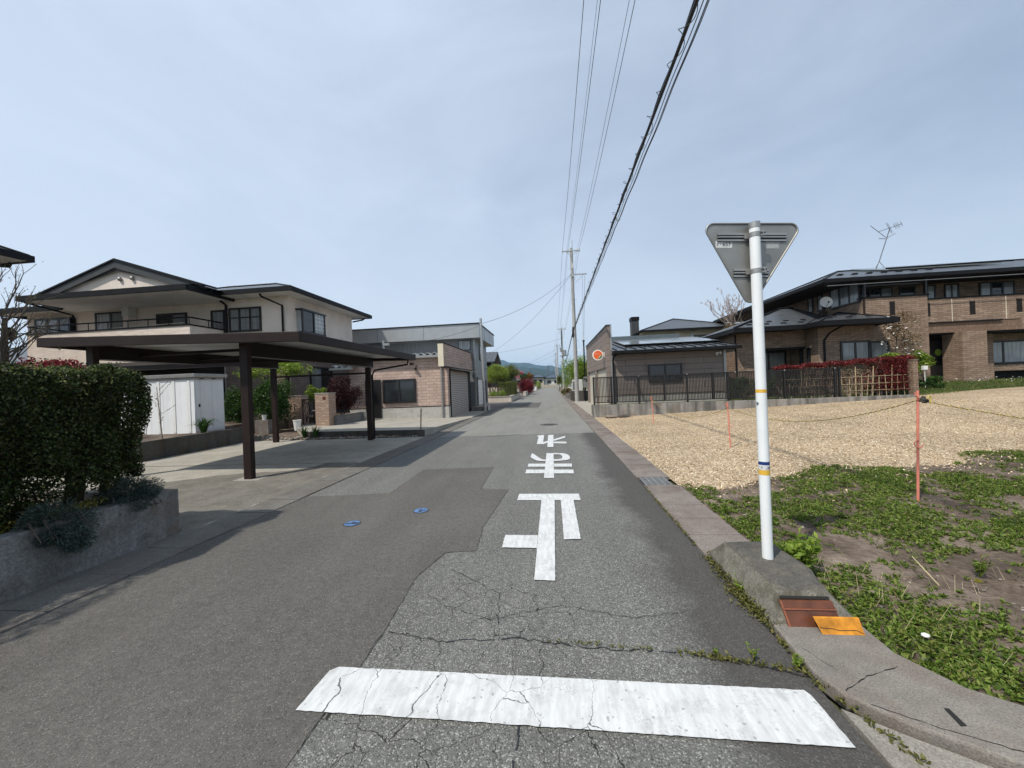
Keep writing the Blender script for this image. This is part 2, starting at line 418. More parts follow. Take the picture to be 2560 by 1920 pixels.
class MB:
    def __init__(s): s.v = []; s.f = []; s.mi = []; s.mats = []; s.cur = 0
    def mat(s, name):
        if name not in s.mats: s.mats.append(name)
        s.cur = s.mats.index(name); return s
    def face(s, pts):
        b = len(s.v); s.v += [tuple(p) for p in pts]; s.f.append(tuple(range(b, b + len(pts)))); s.mi.append(s.cur); return s
    def add(s, vs, fs):
        b = len(s.v); s.v += [tuple(p) for p in vs]
        for f in fs: s.f.append(tuple(b + i for i in f)); s.mi.append(s.cur)
        return s
    def box(s, x0, x1, y0, y1, z0, z1):
        return s.add([(x0, y0, z0), (x1, y0, z0), (x1, y1, z0), (x0, y1, z0), (x0, y0, z1), (x1, y0, z1), (x1, y1, z1), (x0, y1, z1)],
                     [(0, 3, 2, 1), (4, 5, 6, 7), (0, 1, 5, 4), (1, 2, 6, 5), (2, 3, 7, 6), (3, 0, 4, 7)])
    def prism(s, poly, z0, z1):
        """vertical prism over an xy polygon (counter-clockwise); z may be lists"""
        n = len(poly); a = z0 if isinstance(z0, (list, tuple)) else [z0] * n; b = z1 if isinstance(z1, (list, tuple)) else [z1] * n
        vs = [(p[0], p[1], a[i]) for i, p in enumerate(poly)] + [(p[0], p[1], b[i]) for i, p in enumerate(poly)]
        fs = [tuple(range(n - 1, -1, -1)), tuple(range(n, 2 * n))] + [(i, (i + 1) % n, n + (i + 1) % n, n + i) for i in range(n)]
        return s.add(vs, fs)
    def extrude(s, poly, vec):
        """3-D polygon swept along vec"""
        n = len(poly); v = Vector(vec)
        vs = [tuple(p) for p in poly] + [tuple(Vector(p) + v) for p in poly]
        fs = [tuple(range(n - 1, -1, -1)), tuple(range(n, 2 * n))] + [(i, (i + 1) % n, n + (i + 1) % n, n + i) for i in range(n)]
        return s.add(vs, fs)
    def beam(s, a, b, w, h, upv=(0, 0, 1)):
        a, b = Vector(a), Vector(b); d = (b - a).normalized(); u = Vector(upv)
        if abs(d.dot(u)) > .98: u = Vector((0, 1, 0))
        x = d.cross(u).normalized() * (w / 2); y = x.cross(d).normalized() * (h / 2)
        vs = [a - x - y, a + x - y, a + x + y, a - x + y, b - x - y, b + x - y, b + x + y, b - x + y]
        return s.add([tuple(p) for p in vs], [(0, 1, 2, 3), (7, 6, 5, 4), (0, 4, 5, 1), (1, 5, 6, 2), (2, 6, 7, 3), (3, 7, 4, 0)])
    def tube(s, pts, r, n=8, cap=True):
        pts = [Vector(p) for p in pts]; rs = r if isinstance(r, (list, tuple)) else [r] * len(pts)
        rings = []; b = len(s.v)
        prev = None
        for i, p in enumerate(pts):
            d = ((pts[min(i + 1, len(pts) - 1)] - pts[max(i - 1, 0)])).normalized()
            if prev is None:
                ref = Vector((0, 0, 1)) if abs(d.z) < .9 else Vector((1, 0, 0)); x = d.cross(ref).normalized()
            else:
                x = (prev - d * prev.dot(d)).normalized()
            prev = x; y = d.cross(x)
            for k in range(n):
                a = 2 * math.pi * k / n
                s.v.append(tuple(p + (x * math.cos(a) + y * math.sin(a)) * rs[i]))
        for i in range(len(pts) - 1):
            for k in range(n):
                k2 = (k + 1) % n
                s.f.append((b + i * n + k, b + i * n + k2, b + (i + 1) * n + k2, b + (i + 1) * n + k)); s.mi.append(s.cur)
        if cap:
            s.f.append(tuple(b + k for k in range(n - 1, -1, -1))); s.mi.append(s.cur)
            e = b + (len(pts) - 1) * n; s.f.append(tuple(e + k for k in range(n))); s.mi.append(s.cur)
        return s
    def blob(s, c, r, seed=0, rough=.15, nu=8, nv=6):
        """uneven stone-like lump"""
        rr = random.Random(seed); vs = []; b = len(s.v)
        rx, ry, rz = r if isinstance(r, (list, tuple)) else (r, r, r)
        for j in range(nv + 1):
            th = math.pi * j / nv
            for i in range(nu):
                ph = 2 * math.pi * i / nu; k = 1 + rr.uniform(-rough, rough)
                vs.append((c[0] + rx * k * math.sin(th) * math.cos(ph), c[1] + ry * k * math.sin(th) * math.sin(ph), c[2] + rz * k * math.cos(th)))
        fs = [(j * nu + i, (j + 1) * nu + i, (j + 1) * nu + (i + 1) % nu, j * nu + (i + 1) % nu) for j in range(nv) for i in range(nu)]
        return s.add(vs, fs)
    def build(s, name, parent=None, origin=None, smooth=False, bevel=0):
        me = bpy.data.meshes.new(name)
        if parent is not None: o0 = world_loc(parent)
        elif origin is not None: o0 = Vector(origin)
        else:
            a = np.array(s.v); lo, hi = a.min(0), a.max(0)
            o0 = Vector(((lo[0] + hi[0]) / 2, (lo[1] + hi[1]) / 2, lo[2]))
        me.from_pydata([(p[0] - o0.x, p[1] - o0.y, p[2] - o0.z) for p in s.v], [], s.f)
        for m in s.mats: me.materials.append(MATS[m])
        me.polygons.foreach_set('material_index', s.mi)
        if smooth: me.polygons.foreach_set('use_smooth', [True] * len(s.f))
        me.update(); me.validate()
        o = bpy.data.objects.new(name, me); COL.objects.link(o)
        if parent is not None: o.parent = parent
        else: o.location = o0
        if bevel:
            b = o.modifiers.new('bevel', 'BEVEL'); b.width = bevel; b.segments = 2; b.limit_method = 'ANGLE'
        return o

def B(mat): return MB().mat(mat)

def np_mesh(name, v, f, mat, parent=None, origin=None):
    """v (n,3), f (m,k) numpy arrays in world coordinates -> one object"""
    o0 = world_loc(parent) if parent is not None else Vector(origin if origin is not None else ((v[:, 0].min() + v[:, 0].max()) / 2, (v[:, 1].min() + v[:, 1].max()) / 2, v[:, 2].min()))
    v = v - np.array(o0)
    me = bpy.data.meshes.new(name); k = f.shape[1]
    me.vertices.add(len(v)); me.vertices.foreach_set('co', v.astype(np.float32).ravel())
    me.loops.add(f.size); me.loops.foreach_set('vertex_index', f.astype(np.int32).ravel())
    me.polygons.add(len(f)); me.polygons.foreach_set('loop_start', np.arange(0, f.size, k, dtype=np.int32))
    me.materials.append(MATS[mat]); me.update(calc_edges=True)
    o = bpy.data.objects.new(name, me); COL.objects.link(o)
    if parent is not None: o.parent = parent
    else: o.location = o0
    return o

def leaf_arrays(c, size, aspect=.5, upb=.3, bend=.2, jit=.35, dirs=None):
    """one bent leaf (two quads' worth of tris kept as quads) at each centre"""
    n = len(c)
    d = RNG.normal(size=(n, 3)) if dirs is None else dirs + RNG.normal(scale=.35, size=(n, 3))
    d /= np.linalg.norm(d, axis=1)[:, None]
    nn = RNG.normal(size=(n, 3)); nn[:, 2] += upb * 3
    w = np.cross(d, nn); w /= np.maximum(1e-6, np.linalg.norm(w, axis=1))[:, None]
    nn = np.cross(w, d)
    L = size * (1 + RNG.uniform(-jit, jit, n))[:, None]; W = L * aspect
    a = c - d * L * .5; b_ = c + w * W * .5 + nn * L * bend * .3; t_ = c + d * L * .5 - nn * L * bend * .4; e = c - w * W * .5 + nn * L * bend * .3
    v = np.stack([a, b_, t_, e], 1).reshape(-1, 3)
    f = np.arange(4 * n).reshape(n, 4)
    return v, f

def blob_points(n, c, r, clumps=14, spread=.42, shell=.35, seed=None):
    """points in clumps through an ellipsoid, denser towards the outside"""
    rg = RNG if seed is None else np.random.default_rng(seed)
    k = rg.normal(size=(clumps, 3)); k /= np.linalg.norm(k, axis=1)[:, None]
    k *= (shell + (1 - shell) * rg.uniform(0, 1, clumps) ** .6)[:, None] * .78
    idx = rg.integers(0, clumps, n)
    q = rg.normal(size=(n, 3)); q /= np.linalg.norm(q, axis=1)[:, None]
    q *= (rg.uniform(0, 1, n) ** .45 * spread * (.6 + .7 * rg.uniform(0, 1, clumps)[idx]))[:, None]
    p = k[idx] + q
    return p * np.array(r) + np.array(c)

def surface_sheet(name, poly, z, mat, kind='structure', thick=.0, sub=0):
    """flat ground sheet (given real thickness when thick>0)"""
    m = B(mat)
    zz = z if isinstance(z, (list, tuple)) else [z] * len(poly)
    if thick: m.prism(poly, [a - thick for a in zz], zz)
    else: m.face([(p[0], p[1], zz[i]) for i, p in enumerate(poly)])
    o = m.build(name); tag(o, kind=kind); return o

# ------------------------------------------------------------------ the setting: ground
o = B('land').face([(-9000, -3000, -.06), (9000, -3000, -.06), (9000, 12000, -.06), (-9000, 12000, -.06)]).build('ground', origin=(0, 0, -.06)); tag(o, kind='structure')
surface_sheet('road', [(-30, -9), (30, -9), (30, .55), (6, .62), (2.6, .95), (1.75, 1.25), (1.36, 1.75), (1.37, 3), (1.38, 6), (1.33, 15), (1.28, 25), (1.15, 50), (1.2, 90), (1.55, 137.5), (-3.3, 139.5), (-3.6, 90), (-3.75, 40), (-3.8, 20), (-4.0, 9), (-4.08, 5), (-4.13, 2.5), (-4.2, .8), (-6, .2), (-30, 0)], 0.0, 'old_asphalt')

def jag(poly, step=.06, amp=.006, seed=1):
    """polygon outline with the small unevenness of a cut or painted edge"""
    r = random.Random(seed); out = []
    for i, p in enumerate(poly):
        q = poly[(i + 1) % len(poly)]; L = math.hypot(q[0] - p[0], q[1] - p[1]); n = max(1, int(L / step))
        for k in range(n):
            s = k / n; a = amp if k else 0
            out.append((p[0] + (q[0] - p[0]) * s + r.uniform(-a, a), p[1] + (q[1] - p[1]) * s + r.uniform(-a, a)))
    return out

patch = [(-4.06, 5.88), (-2.71, 6.05), (-2.72, 7.77), (-1.27, 7.87), (-1.23, 6.26), (-.77, 6.16), (-.89, 4.57), (-.84, 3.89), (-1.15, 3.85), (-1.28, 3.35), (-1.26, 2.98), (-1.24, 2.5), (-1.27, 1.64), (-1.3, -4), (-4.9, -4), (-4.9, .52), (-4.21, .8), (-4.14, 2.5), (-4.09, 5)]
surface_sheet('road_patch', jag(patch[::-1], .15, .005), .004, 'new_asphalt')
surface_sheet('road_shadow_strip', [(-3.79, 27.2), (-1.0, 27.0), (-.95, 34), (-3.76, 34)], .004, 'new_asphalt')  # darker sheet on the road standing in for the grey building's cast shadow
surface_sheet('road_joint', jag([(-1.12, 19.0), (-1.09, 19.0), (-.62, 26.5), (-.66, 26.5)], .3, .01), .005, 'cast_iron')
surface_sheet('road_joint', jag([(-2.2, 12.55), (-1.1, 12.9), (-1.1, 12.93), (-2.2, 12.6)], .2, .02, 4), .005, 'cast_iron')
surface_sheet('far_road', jag([(-3.88, 12.75), (1.33, 12.9), (1.325, 15), (1.275, 25), (1.145, 50), (1.195, 90), (1.545, 137.5), (-3.29, 139.5), (-3.59, 90), (-3.74, 40), (-3.79, 20)], 1.2, .004), .003, 'pale_asphalt')
# transverse crack above the stop line, with two branches
def crack(pts, w, seed):
    r = random.Random(seed); m = B('ink'); P = []
    for (a, b) in zip(pts, pts[1:]):
        n = max(2, int(math.hypot(b[0] - a[0], b[1] - a[1]) / .035))
        for k in range(n): P.append((a[0] + (b[0] - a[0]) * k / n + r.uniform(-.012, .012), a[1] + (b[1] - a[1]) * k / n + r.uniform(-.012, .012)))
    P.append(pts[-1])
    for a, b in zip(P, P[1:]):
        if r.random() < .06: continue
        w1 = w * r.uniform(.3, 1.2); nx, ny = -(b[1] - a[1]), b[0] - a[0]; q = w1 / max(1e-6, math.hypot(nx, ny)); nx *= q; ny *= q; m.face([(a[0] - nx, a[1] - ny, .006), (b[0] - nx, b[1] - ny, .006), (b[0] + nx, b[1] + ny, .006), (a[0] + nx, a[1] + ny, .006)])
    tag(m.build('road_crack'), kind='structure')
crack(patch[1:13], .002, 11)
crack([(-1.2, 2.58), (-.8, 2.50), (-.3, 2.55), (.2, 2.48), (.7, 2.46), (1.0, 2.42), (1.36, 2.30)], .005, 3)
crack([(-.9, 2.9), (-.5, 2.75), (.0, 2.95), (.5, 2.8), (.9, 2.9)], .0025, 5)
crack([(-1.0, 3.5), (-.5, 3.1), (-.42, 2.52)], .003, 6)
crack([(-.3, 2.15), (-.22, 1.9), (-.25, 1.5), (-.2, 1.1)], .006, 8)

# gutters: cover slabs laid end to end
def gutter(name, xs, mat, z, y0, y1, skip=None, L=.5):
    m = B(mat); r = random.Random(5)
    y = y0
    while y < y1:
        l = L if y < 42 else 6
        if not (skip and skip[0] <= y < skip[1]):
            a0, b0 = xs(y); a1, b1 = xs(y + l - .008); dz = r.uniform(-.004, .004)
            m.prism([(a0, y), (b0, y), (b1, y + l - .008), (a1, y + l - .008)], -.03, z + dz)
        y += l
    return tag(m.build(name), kind='structure')
def right_x(y):
    e = np.interp(y, [3, 6, 15, 25, 50, 90, 137], [1.375, 1.385, 1.335, 1.285, 1.155, 1.205, 1.55]); return e, e + .54
def left_x(y):
    e = np.interp(y, [.8, 2.5, 5, 9, 20, 40, 90, 139], [-4.2, -4.13, -4.08, -4.0, -3.8, -3.75, -3.6, -3.3]); return e - (.5 if y > 12 else .52), e
gutter('gutter', right_x, 'gutter_concrete', .018, 3.78, 137, (6.25, 6.7))
gutter('gutter', left_x, 'gutter_concrete_left', .014, .9, 139, None, .6)
o = MB(); o.mat('galvanised')
for k in range(5): x = 1.42 + k * .098; o.box(x, x + .012, 6.27, 6.77, 0, .022)
for k in range(11): y = 6.27 + k * .049; o.box(1.42, 1.824, y, y + .006, .0, .018)
o.mat('cast_iron').box(1.40, 1.84, 6.26, 6.775, -.05, -.02)
tag(o.build('drain_grate'), 'small galvanised drain grate set into the right-hand gutter', 'drain grate')
def kerb_crack(pts, seed):
    r = random.Random(seed); m = B('dark_void')
    for a, b in zip(pts, pts[1:]):
        n = max(2, int(math.hypot(b[0] - a[0], b[1] - a[1]) / .03)); P = [(a[0] + (b[0] - a[0]) * k / n + r.uniform(-.004, .004), a[1] + (b[1] - a[1]) * k / n + r.uniform(-.004, .004)) for k in range(n + 1)]
        for p, q in zip(P, P[1:]):
            w = r.uniform(.001, .004); m.face([(p[0], p[1] - w, .0562), (q[0], q[1] - w, .0562), (q[0], q[1] + w, .0562), (p[0], p[1] + w, .0562)])
    tag(m.build('kerb_crack'), kind='structure')
kerb_crack([(1.84, 2.33), (1.62, 2.25), (1.44, 2.14)], 1); kerb_crack([(1.41, 2.66), (1.43, 2.45), (1.50, 2.28)], 2); kerb_crack([(1.5, 2.06), (1.7, 1.94), (1.95, 1.83), (2.3, 1.68)], 3)
# strip of concrete between gutter and hedge wall, driveway, garage yard
surface_sheet('verge_strip', [(-4.75, -4), (-4.6, -4), (-4.6, 4.47), (-4.75, 4.47)], .012, 'gutter_concrete_left', thick=.05)
surface_sheet('driveway', [(-14.5, 4.45), (-4.6, 4.45), (-4.54, 9), (-4.42, 13.0), (-11.1, 13.0), (-11.1, 9.2), (-14.5, 7)], .006, 'drive_concrete', thick=.04)
surface_sheet('driveway_apron', jag([(-4.78, 4.46), (-4.6, 4.46), (-4.545, 8.58), (-5.4, 8.58), (-5.75, 7.9), (-7.2, 7.5), (-8.4, 6.3), (-9.5, 5.2), (-10.5, 4.46)][::1], .25, .07, 9), .009, 'drive_stained')
surface_sheet('driveway_joint', jag([(-11, 8.60), (-4.6, 8.60), (-4.6, 8.63), (-11, 8.63)], .2, .004), .0105, 'dark_wall_concrete')
m = B('drive_concrete').prism([(-9.3, 13.45), (-4.5, 13.02), (-4.42, 13.3), (-4.32, 20.0), (-4.3, 25.0), (-5.5, 25.3), (-5.5, 20), (-12.2, 20), (-11, 15.5)], -.05, [.24, .25, .24, .03, .02, .03, .06, .22, .24])
tag(m.build('garage_yard'), kind='structure')
m = B('dark_wall_concrete').prism([(-9.3, 13.41), (-4.48, 12.98), (-4.48, 13.018), (-9.3, 13.448)], -.03, [.236, .246, .247, .237]); tag(m.build('yard_kerb'), 'dark stained concrete edge of the raised garage yard', 'kerb')
# terrace soil of the house on the left and bed behind the hedge wall
surface_sheet('terrace', [(-60, 9.2), (-11.2, 9.2), (-11.2, 12.89), (-12.95, 13.0), (-12.95, 17.5), (-10.7, 17.6), (-10.7, 60), (-60, 60)], .5, 'soil', thick=.55)
surface_sheet('planting_bed', [(-14.5, -6), (-4.9, -6), (-4.9, 4.38), (-14.5, 4.38)], .5, 'soil', thick=.5)
surface_sheet('rock_bed_soil', [(-12.95, 13.0), (-4.5, 13.01), (-9.3, 13.5), (-10.8, 15.4), (-11.2, 17), (-12.95, 17)], .02, 'soil', thick=.05)
# left verge further up
surface_sheet('side_yard', [(-40, 25.6), (-4.3, 25.6), (-4.25, 60), (-4.1, 139), (-40, 139)], .004, 'gutter_concrete', thick=.03)

# right-hand lot: gravel of wood chips, bare soil with weeds, rising gently to the back right
def lot_z(x, y):
    a = np.clip((np.asarray(x) - 3) / 12, 0, 1.6); b = np.clip((np.asarray(y) - 6) / 12, 0, 1.3)
    return .005 + .43 * a * b
def edge_y(x): return 6.25 + .28 * (x - 2) + .25 * math.sin(x * 1.7) + .12 * math.sin(x * 4.1 + 1)
def lot(name, mat, y_of, nx=80, ny=40, noise=.015):
    xs = np.linspace(1.90, 26, nx); V = []; F_ = []
    r = np.random.default_rng(3)
    for i, x in enumerate(xs):
        a, b = y_of(x)
        for j in range(ny):
            y = a + (b - a) * j / (ny - 1)
            xx = x if i else np.interp(y, [1.9, 2.6, 3.7, 6, 18.2], [2.35, 1.93, 1.9, 1.92, 1.88])
            V.append((xx, y, float(lot_z(xx, y)) + (r.uniform(-noise, noise) if 0 < j < ny - 1 and i else 0)))
    for i in range(nx - 1):
        for j in range(ny - 1): k = i * ny + j; F_.append((k, k + ny, k + ny + 1, k + 1))
    m = B(mat); m.add(V, F_); return tag(m.build(name, smooth=True), kind='structure')
lot('gravel_lot', 'wood_chip_bed', lambda x: (edge_y(x), 18.3 if x < 15.6 else 19.2), noise=.012)
lot('bare_soil', 'soil', lambda x: (1.45 if x > 2.4 else 2.05, edge_y(x) + .01), ny=50, noise=.02)
# grass bank in front of the brick house
m = B('lawn')
xs = np.linspace(15.6, 40, 30); V = []; F_ = []
for i, x in enumerate(xs):
    for j, (y, z) in enumerate([(18.6, .42), (19.1, .5), (19.8, .68), (20.6, .86), (21.3, .93), (26, .95)]):
        V.append((x, y, z + random.uniform(-.03, .03)))
for i in range(29):
    for j in range(5): k = i * 6 + j; F_.append((k, k + 6, k + 7, k + 1))
m.add(V, F_); tag(m.build('grass_bank', smooth=True), kind='structure')
surface_sheet('garden_ground', [(1.95, 18.35), (15.7, 18.35), (15.7, 30), (8.7, 30), (8.7, 19.9), (1.95, 19.9)], .5, 'lawn', thick=.5)
surface_sheet('forecourt', [(1.83, 18.9), (3.0, 18.9), (3.0, 33.5), (1.75, 33.5)], .02, 'pale_concrete', thick=.05)
surface_sheet('right_yard', [(1.7, 34.5), (40, 34.5), (40, 140), (2.0, 140)], .006, 'soil', thick=.03)
# corner kerb
apron = [(1.385, 2.70), (1.375, 2.5), (1.37, 2.28), (1.42, 2.12), (1.6, 1.95), (1.85, 1.80), (2.6, 1.5), (5, 1.15), (12, .95), (12, 1.5), (5, 1.65), (2.95, 1.83), (2.35, 2.0), (2.05, 2.2), (1.92, 2.45), (1.93, 2.70)]
tag(B('apron_concrete').prism(apron, -.03, .055).build('corner_kerb', bevel=.012), kind='structure')
surface_sheet('kerb_gutter', [(1.375, 2.08), (1.375, 1.72), (1.75, 1.26), (2.6, .96), (5, .68), (5, 1.13), (2.6, 1.48), (1.84, 1.77), (1.55, 1.95)], .012, 'apron_pale', thick=.04)
tag(B('dark_void').prism([(1.795, 1.955), (1.825, 1.96), (1.838, 2.055), (1.815, 2.055)], .03, .0565).build('drain_slot'), 'dark narrow drain slot cut in the corner kerb', 'drain slot')

# mountains
def ridge(name, d, prof, seed, depth):
    r = random.Random(seed); V = []; F_ = []; n = 160; rows = 7
    for i in range(n + 1):
        u = -1.1 + 2.2 * i / n
        e = np.interp(u, [p[0] for p in prof], [p[1] for p in prof])
        e += .0016 * math.sin(u * 90 + seed) + .001 * math.sin(u * 210 + 2 * seed) + r.uniform(-.0004, .0004)
        for j in range(rows):
            s = j / (rows - 1)
            y = d - depth * (1 - s); k = math.sin(s * math.pi / 2) ** 1.4
            V.append((u * d, y, max(-1, e * d * k * (1 + .08 * math.sin(u * 60 + j * 2) * (1 - s))) - (1 if j == 0 else 0)))
    for i in range(n):
        for j in range(rows - 1): k = i * rows + j; F_.append((k, k + rows, k + rows + 1, k + 1))
    tag(B('hill_forest').add(V, F_).build(name, smooth=True), kind='structure')
ridge('mountain_ridge', 6000, [(-1.1, .03), (-.5, .05), (-.25, .055), (-.14, .067), (-.107, .059), (-.05, .0515), (0, .043), (.03, .036), (.2, .035), (.6, .03), (1.1, .02)], 1, 1500)
ridge('foothills', 3600, [(-1.1, .02), (-.4, .03), (-.2, .04), (-.085, .0424), (-.037, .042), (0, .03), (.03, .026), (.3, .022), (1.1, .012)], 2, 1200)

# ------------------------------------------------------------------ road markings
PZ = .010
def marking(name, polys, mat, label, cat):
    m = B(mat)
    for i, p in enumerate(polys):
        z = PZ + i * .0007
        m.face([(x, y, z) for x, y in jag(p, .03, .0025, i + 3)])
    return tag(m.build(name), label, cat)
marking('stop_line', [[(-1.43, 1.915), (-.7, 1.905), (.4, 1.885), (1.29, 1.87), (1.285, 2.16), (1.27, 2.195), (.3, 2.21), (-.6, 2.222), (-1.37, 2.232), (-1.41, 2.2)]], 'paint_line', 'cracked white stop line across the near end of the lane', 'road marking')
marking('stop_letter', [[(-.575, 5.58), (.34, 5.56), (.335, 5.88), (-.57, 5.90)], [(-.22, 3.31), (-.04, 3.30), (-.03, 5.57), (-.22, 5.57)], [(-.585, 3.96), (-.222, 3.95), (-.222, 4.28), (-.59, 4.29)], [(.06, 4.17), (.24, 4.18), (.24, 5.56), (.06, 5.57)]], 'paint_letters', 'white painted 止 character, largest and nearest of the three on the road', 'road marking')
marking('stop_letter', [[(-.21, 6.88), (-.03, 6.87), (-.03, 9.29), (-.20, 9.31)],
    [(-.56, 7.83), (-.205, 7.80), (-.205, 8.09), (-.56, 8.12)], [(-.025, 7.78), (.33, 7.76), (.34, 8.05), (-.025, 8.07)],
    [(-.57, 7.24), (-.205, 7.22), (-.205, 7.53), (-.57, 7.56)], [(-.025, 7.20), (.34, 7.18), (.34, 7.49), (-.025, 7.51)],
    [(-.03, 8.33), (.1, 8.36), (.23, 8.4), (.31, 8.49), (.33, 8.61), (.33, 8.85), (.3, 9.06), (.22, 9.22), (-.03, 9.29), (-.03, 9.12), (.11, 9.09), (.15, 8.99), (.17, 8.83), (.16, 8.65), (.12, 8.56), (.05, 8.52), (-.03, 8.51)],
    [(-.205, 8.5), (-.27, 8.52), (-.33, 8.66), (-.43, 8.97), (-.53, 9.3), (-.55, 9.28), (-.56, 8.82), (-.44, 8.5), (-.37, 8.39), (-.29, 8.35), (-.205, 8.34)]], 'paint_letters', 'white painted ま character with two bars, middle of the three on the road', 'road marking')
marking('stop_letter', [[(-.19, 10.21), (-.03, 10.19), (-.02, 12.54), (-.19, 12.57)],
    [(-.54, 12.46), (-.52, 12.2), (-.49, 12.16), (-.49, 10.72), (-.3, 10.69), (-.19, 10.96), (-.19, 11.28), (-.32, 11.04), (-.32, 12.59)],
    [(-.02, 11.22), (.34, 11.88), (.34, 12.22), (-.02, 11.55)], [(-.02, 10.79), (.33, 10.7), (.34, 11.03), (-.02, 11.09)]], 'paint_letters', 'white painted れ character, smallest and farthest of the three on the road', 'road marking')

def disc(m, c, r, z0, z1, n=24):
    return m.prism([(c[0] + r * math.cos(2 * math.pi * k / n), c[1] + r * math.sin(2 * math.pi * k / n)) for k in range(n)], z0, z1)
m = disc(B('cast_iron'), (-.19, 15.72), .37, 0, .008); disc(m, (-.19, 15.72), .30, .008, .011)
for k in range(-4, 5): m.box(-.19 - .2, -.19 + .2, 15.72 + k * .06 - .008, 15.72 + k * .06 + .008, .011, .014)
tag(m.build('manhole_cover'), 'round dark iron manhole cover in the lane beyond the painted characters', 'manhole cover')
def lid(c, label, marks):
    e = empty('valve_lid', (c[0], c[1], .004), label, 'valve lid', 'small blue valve lids in the road patch')
    disc(B('cast_iron'), c, .112, .004, .008).build('ring', e)
    disc(B('lid_blue'), c, .095, .008, .011).build('cover', e)
    m = B('ink')
    for x0, x1, y0, y1 in marks: m.box(c[0] + x0, c[0] + x1, c[1] + y0, c[1] + y1, .011, .0125)
    m.build('marking', e)
lid((-2.61, 4.665), 'blue valve lid with dark square mark, nearer to the hedge wall', [(.0, .045, -.03, .04), (-.075, -.005, -.02, .0), (.06, .085, -.03, .03)])
lid((-1.87, 5.155), 'blue valve lid with dark bar mark, nearer to the painted characters', [(-.05, .05, .03, .045), (-.02, .025, -.07, .0)])

# ------------------------------------------------------------------ plants
def leaves(name, pts, size, mat, parent=None, origin=None, **k):
    v, f = leaf_arrays(np.asarray(pts), size, **k); return np_mesh(name, v, f, mat, parent, origin)

def branchy(m, p, d, L, r, depth, rg, spread=.5, upw=.15, kids=3, minr=.004):
    d = d.normalized(); pts = [p]; n = 3
    for i in range(n):
        d = (d + Vector((rg.uniform(-.18, .18), rg.uniform(-.18, .18), rg.uniform(-.1, .15)))).normalized()
        pts.append(pts[-1] + d * L / n)
    m.tube(pts, [r, r * .85, r * .72, max(minr, r * .6)], 5 if depth < 2 else 7, cap=False)
    tips = [pts[-1]]
    if depth > 0:
        for k in range(kids):
            nd = (d + Vector((rg.uniform(-1, 1), rg.uniform(-1, 1), rg.uniform(-.5, 1) )) * spread + Vector((0, 0, upw))).normalized()
            q = pts[rg.choice([1, 2, 3, 3])]
            tips += branchy(m, q, nd, L * rg.uniform(.6, .85), max(minr, r * .55), depth - 1, rg, spread, upw, kids, minr)
    return tips

def tree(name, label, cat, base, crown_c, crown_r, mat, n, size, trunks=1, bark='bark', tr=.07, clumps=18, group=None, parts=None, spread=.42):
    e = empty(name, base, label, cat, group)
    m = B(bark); rg = random.Random(int(abs(base[0] * 100) + base[1]))
    for k in range(trunks):
        b0 = Vector(base) + Vector((rg.uniform(-.2, .2) * (trunks > 1), rg.uniform(-.2, .2) * (trunks > 1), 0))
        top = Vector(crown_c) + Vector((rg.uniform(-.5, .5) * crown_r[0] * (trunks > 1), rg.uniform(-.4, .4) * crown_r[1], -.2 * crown_r[2]))
        L = (top - b0).length
        mid = b0.lerp(top, .5) + Vector((rg.uniform(-.1, .1), rg.uniform(-.1, .1), 0))
        m.tube([b0, mid, top], [tr, tr * .8, tr * .55], 7)
        for q in range(4):
            a = b0.lerp(top, rg.uniform(.55, 1)); dd = Vector((rg.uniform(-1, 1), rg.uniform(-1, 1), rg.uniform(.1, .9)))
            branchy(m, a, dd, min(crown_r) * .75, tr * .4, 1, rg, .6, .1, 2, .006)
    m.build('trunk', e)
    pts = blob_points(n, crown_c, crown_r, clumps, spread=spread)
    leaves('crown', pts, size, mat, e, aspect=.6)
    return e

def shrub(name, label, cat, base, c, r, mat, n, size, clumps=22, stems=5, group=None, shell=.55, floor=None, aspect=.55, spread=.38):
    e = empty(name, base, label, cat, group)
    m = B('bark'); rg = random.Random(int(base[0] * 31 + base[1] * 7))
    for k in range(stems):
        t_ = Vector(c) + Vector((rg.uniform(-.6, .6) * r[0], rg.uniform(-.6, .6) * r[1], rg.uniform(-.3, .5) * r[2]))
        m.tube([Vector(base) + Vector((rg.uniform(-.1, .1), rg.uniform(-.1, .1), 0)), t_], [.018, .008], 5)
    m.build('stem', e)
    pts = blob_points(n, c, r, clumps, shell=shell, spread=spread)
    if floor is not None: pts = pts[pts[:, 2] > floor]
    leaves('foliage', pts, size, mat, e, aspect=aspect)
    return e

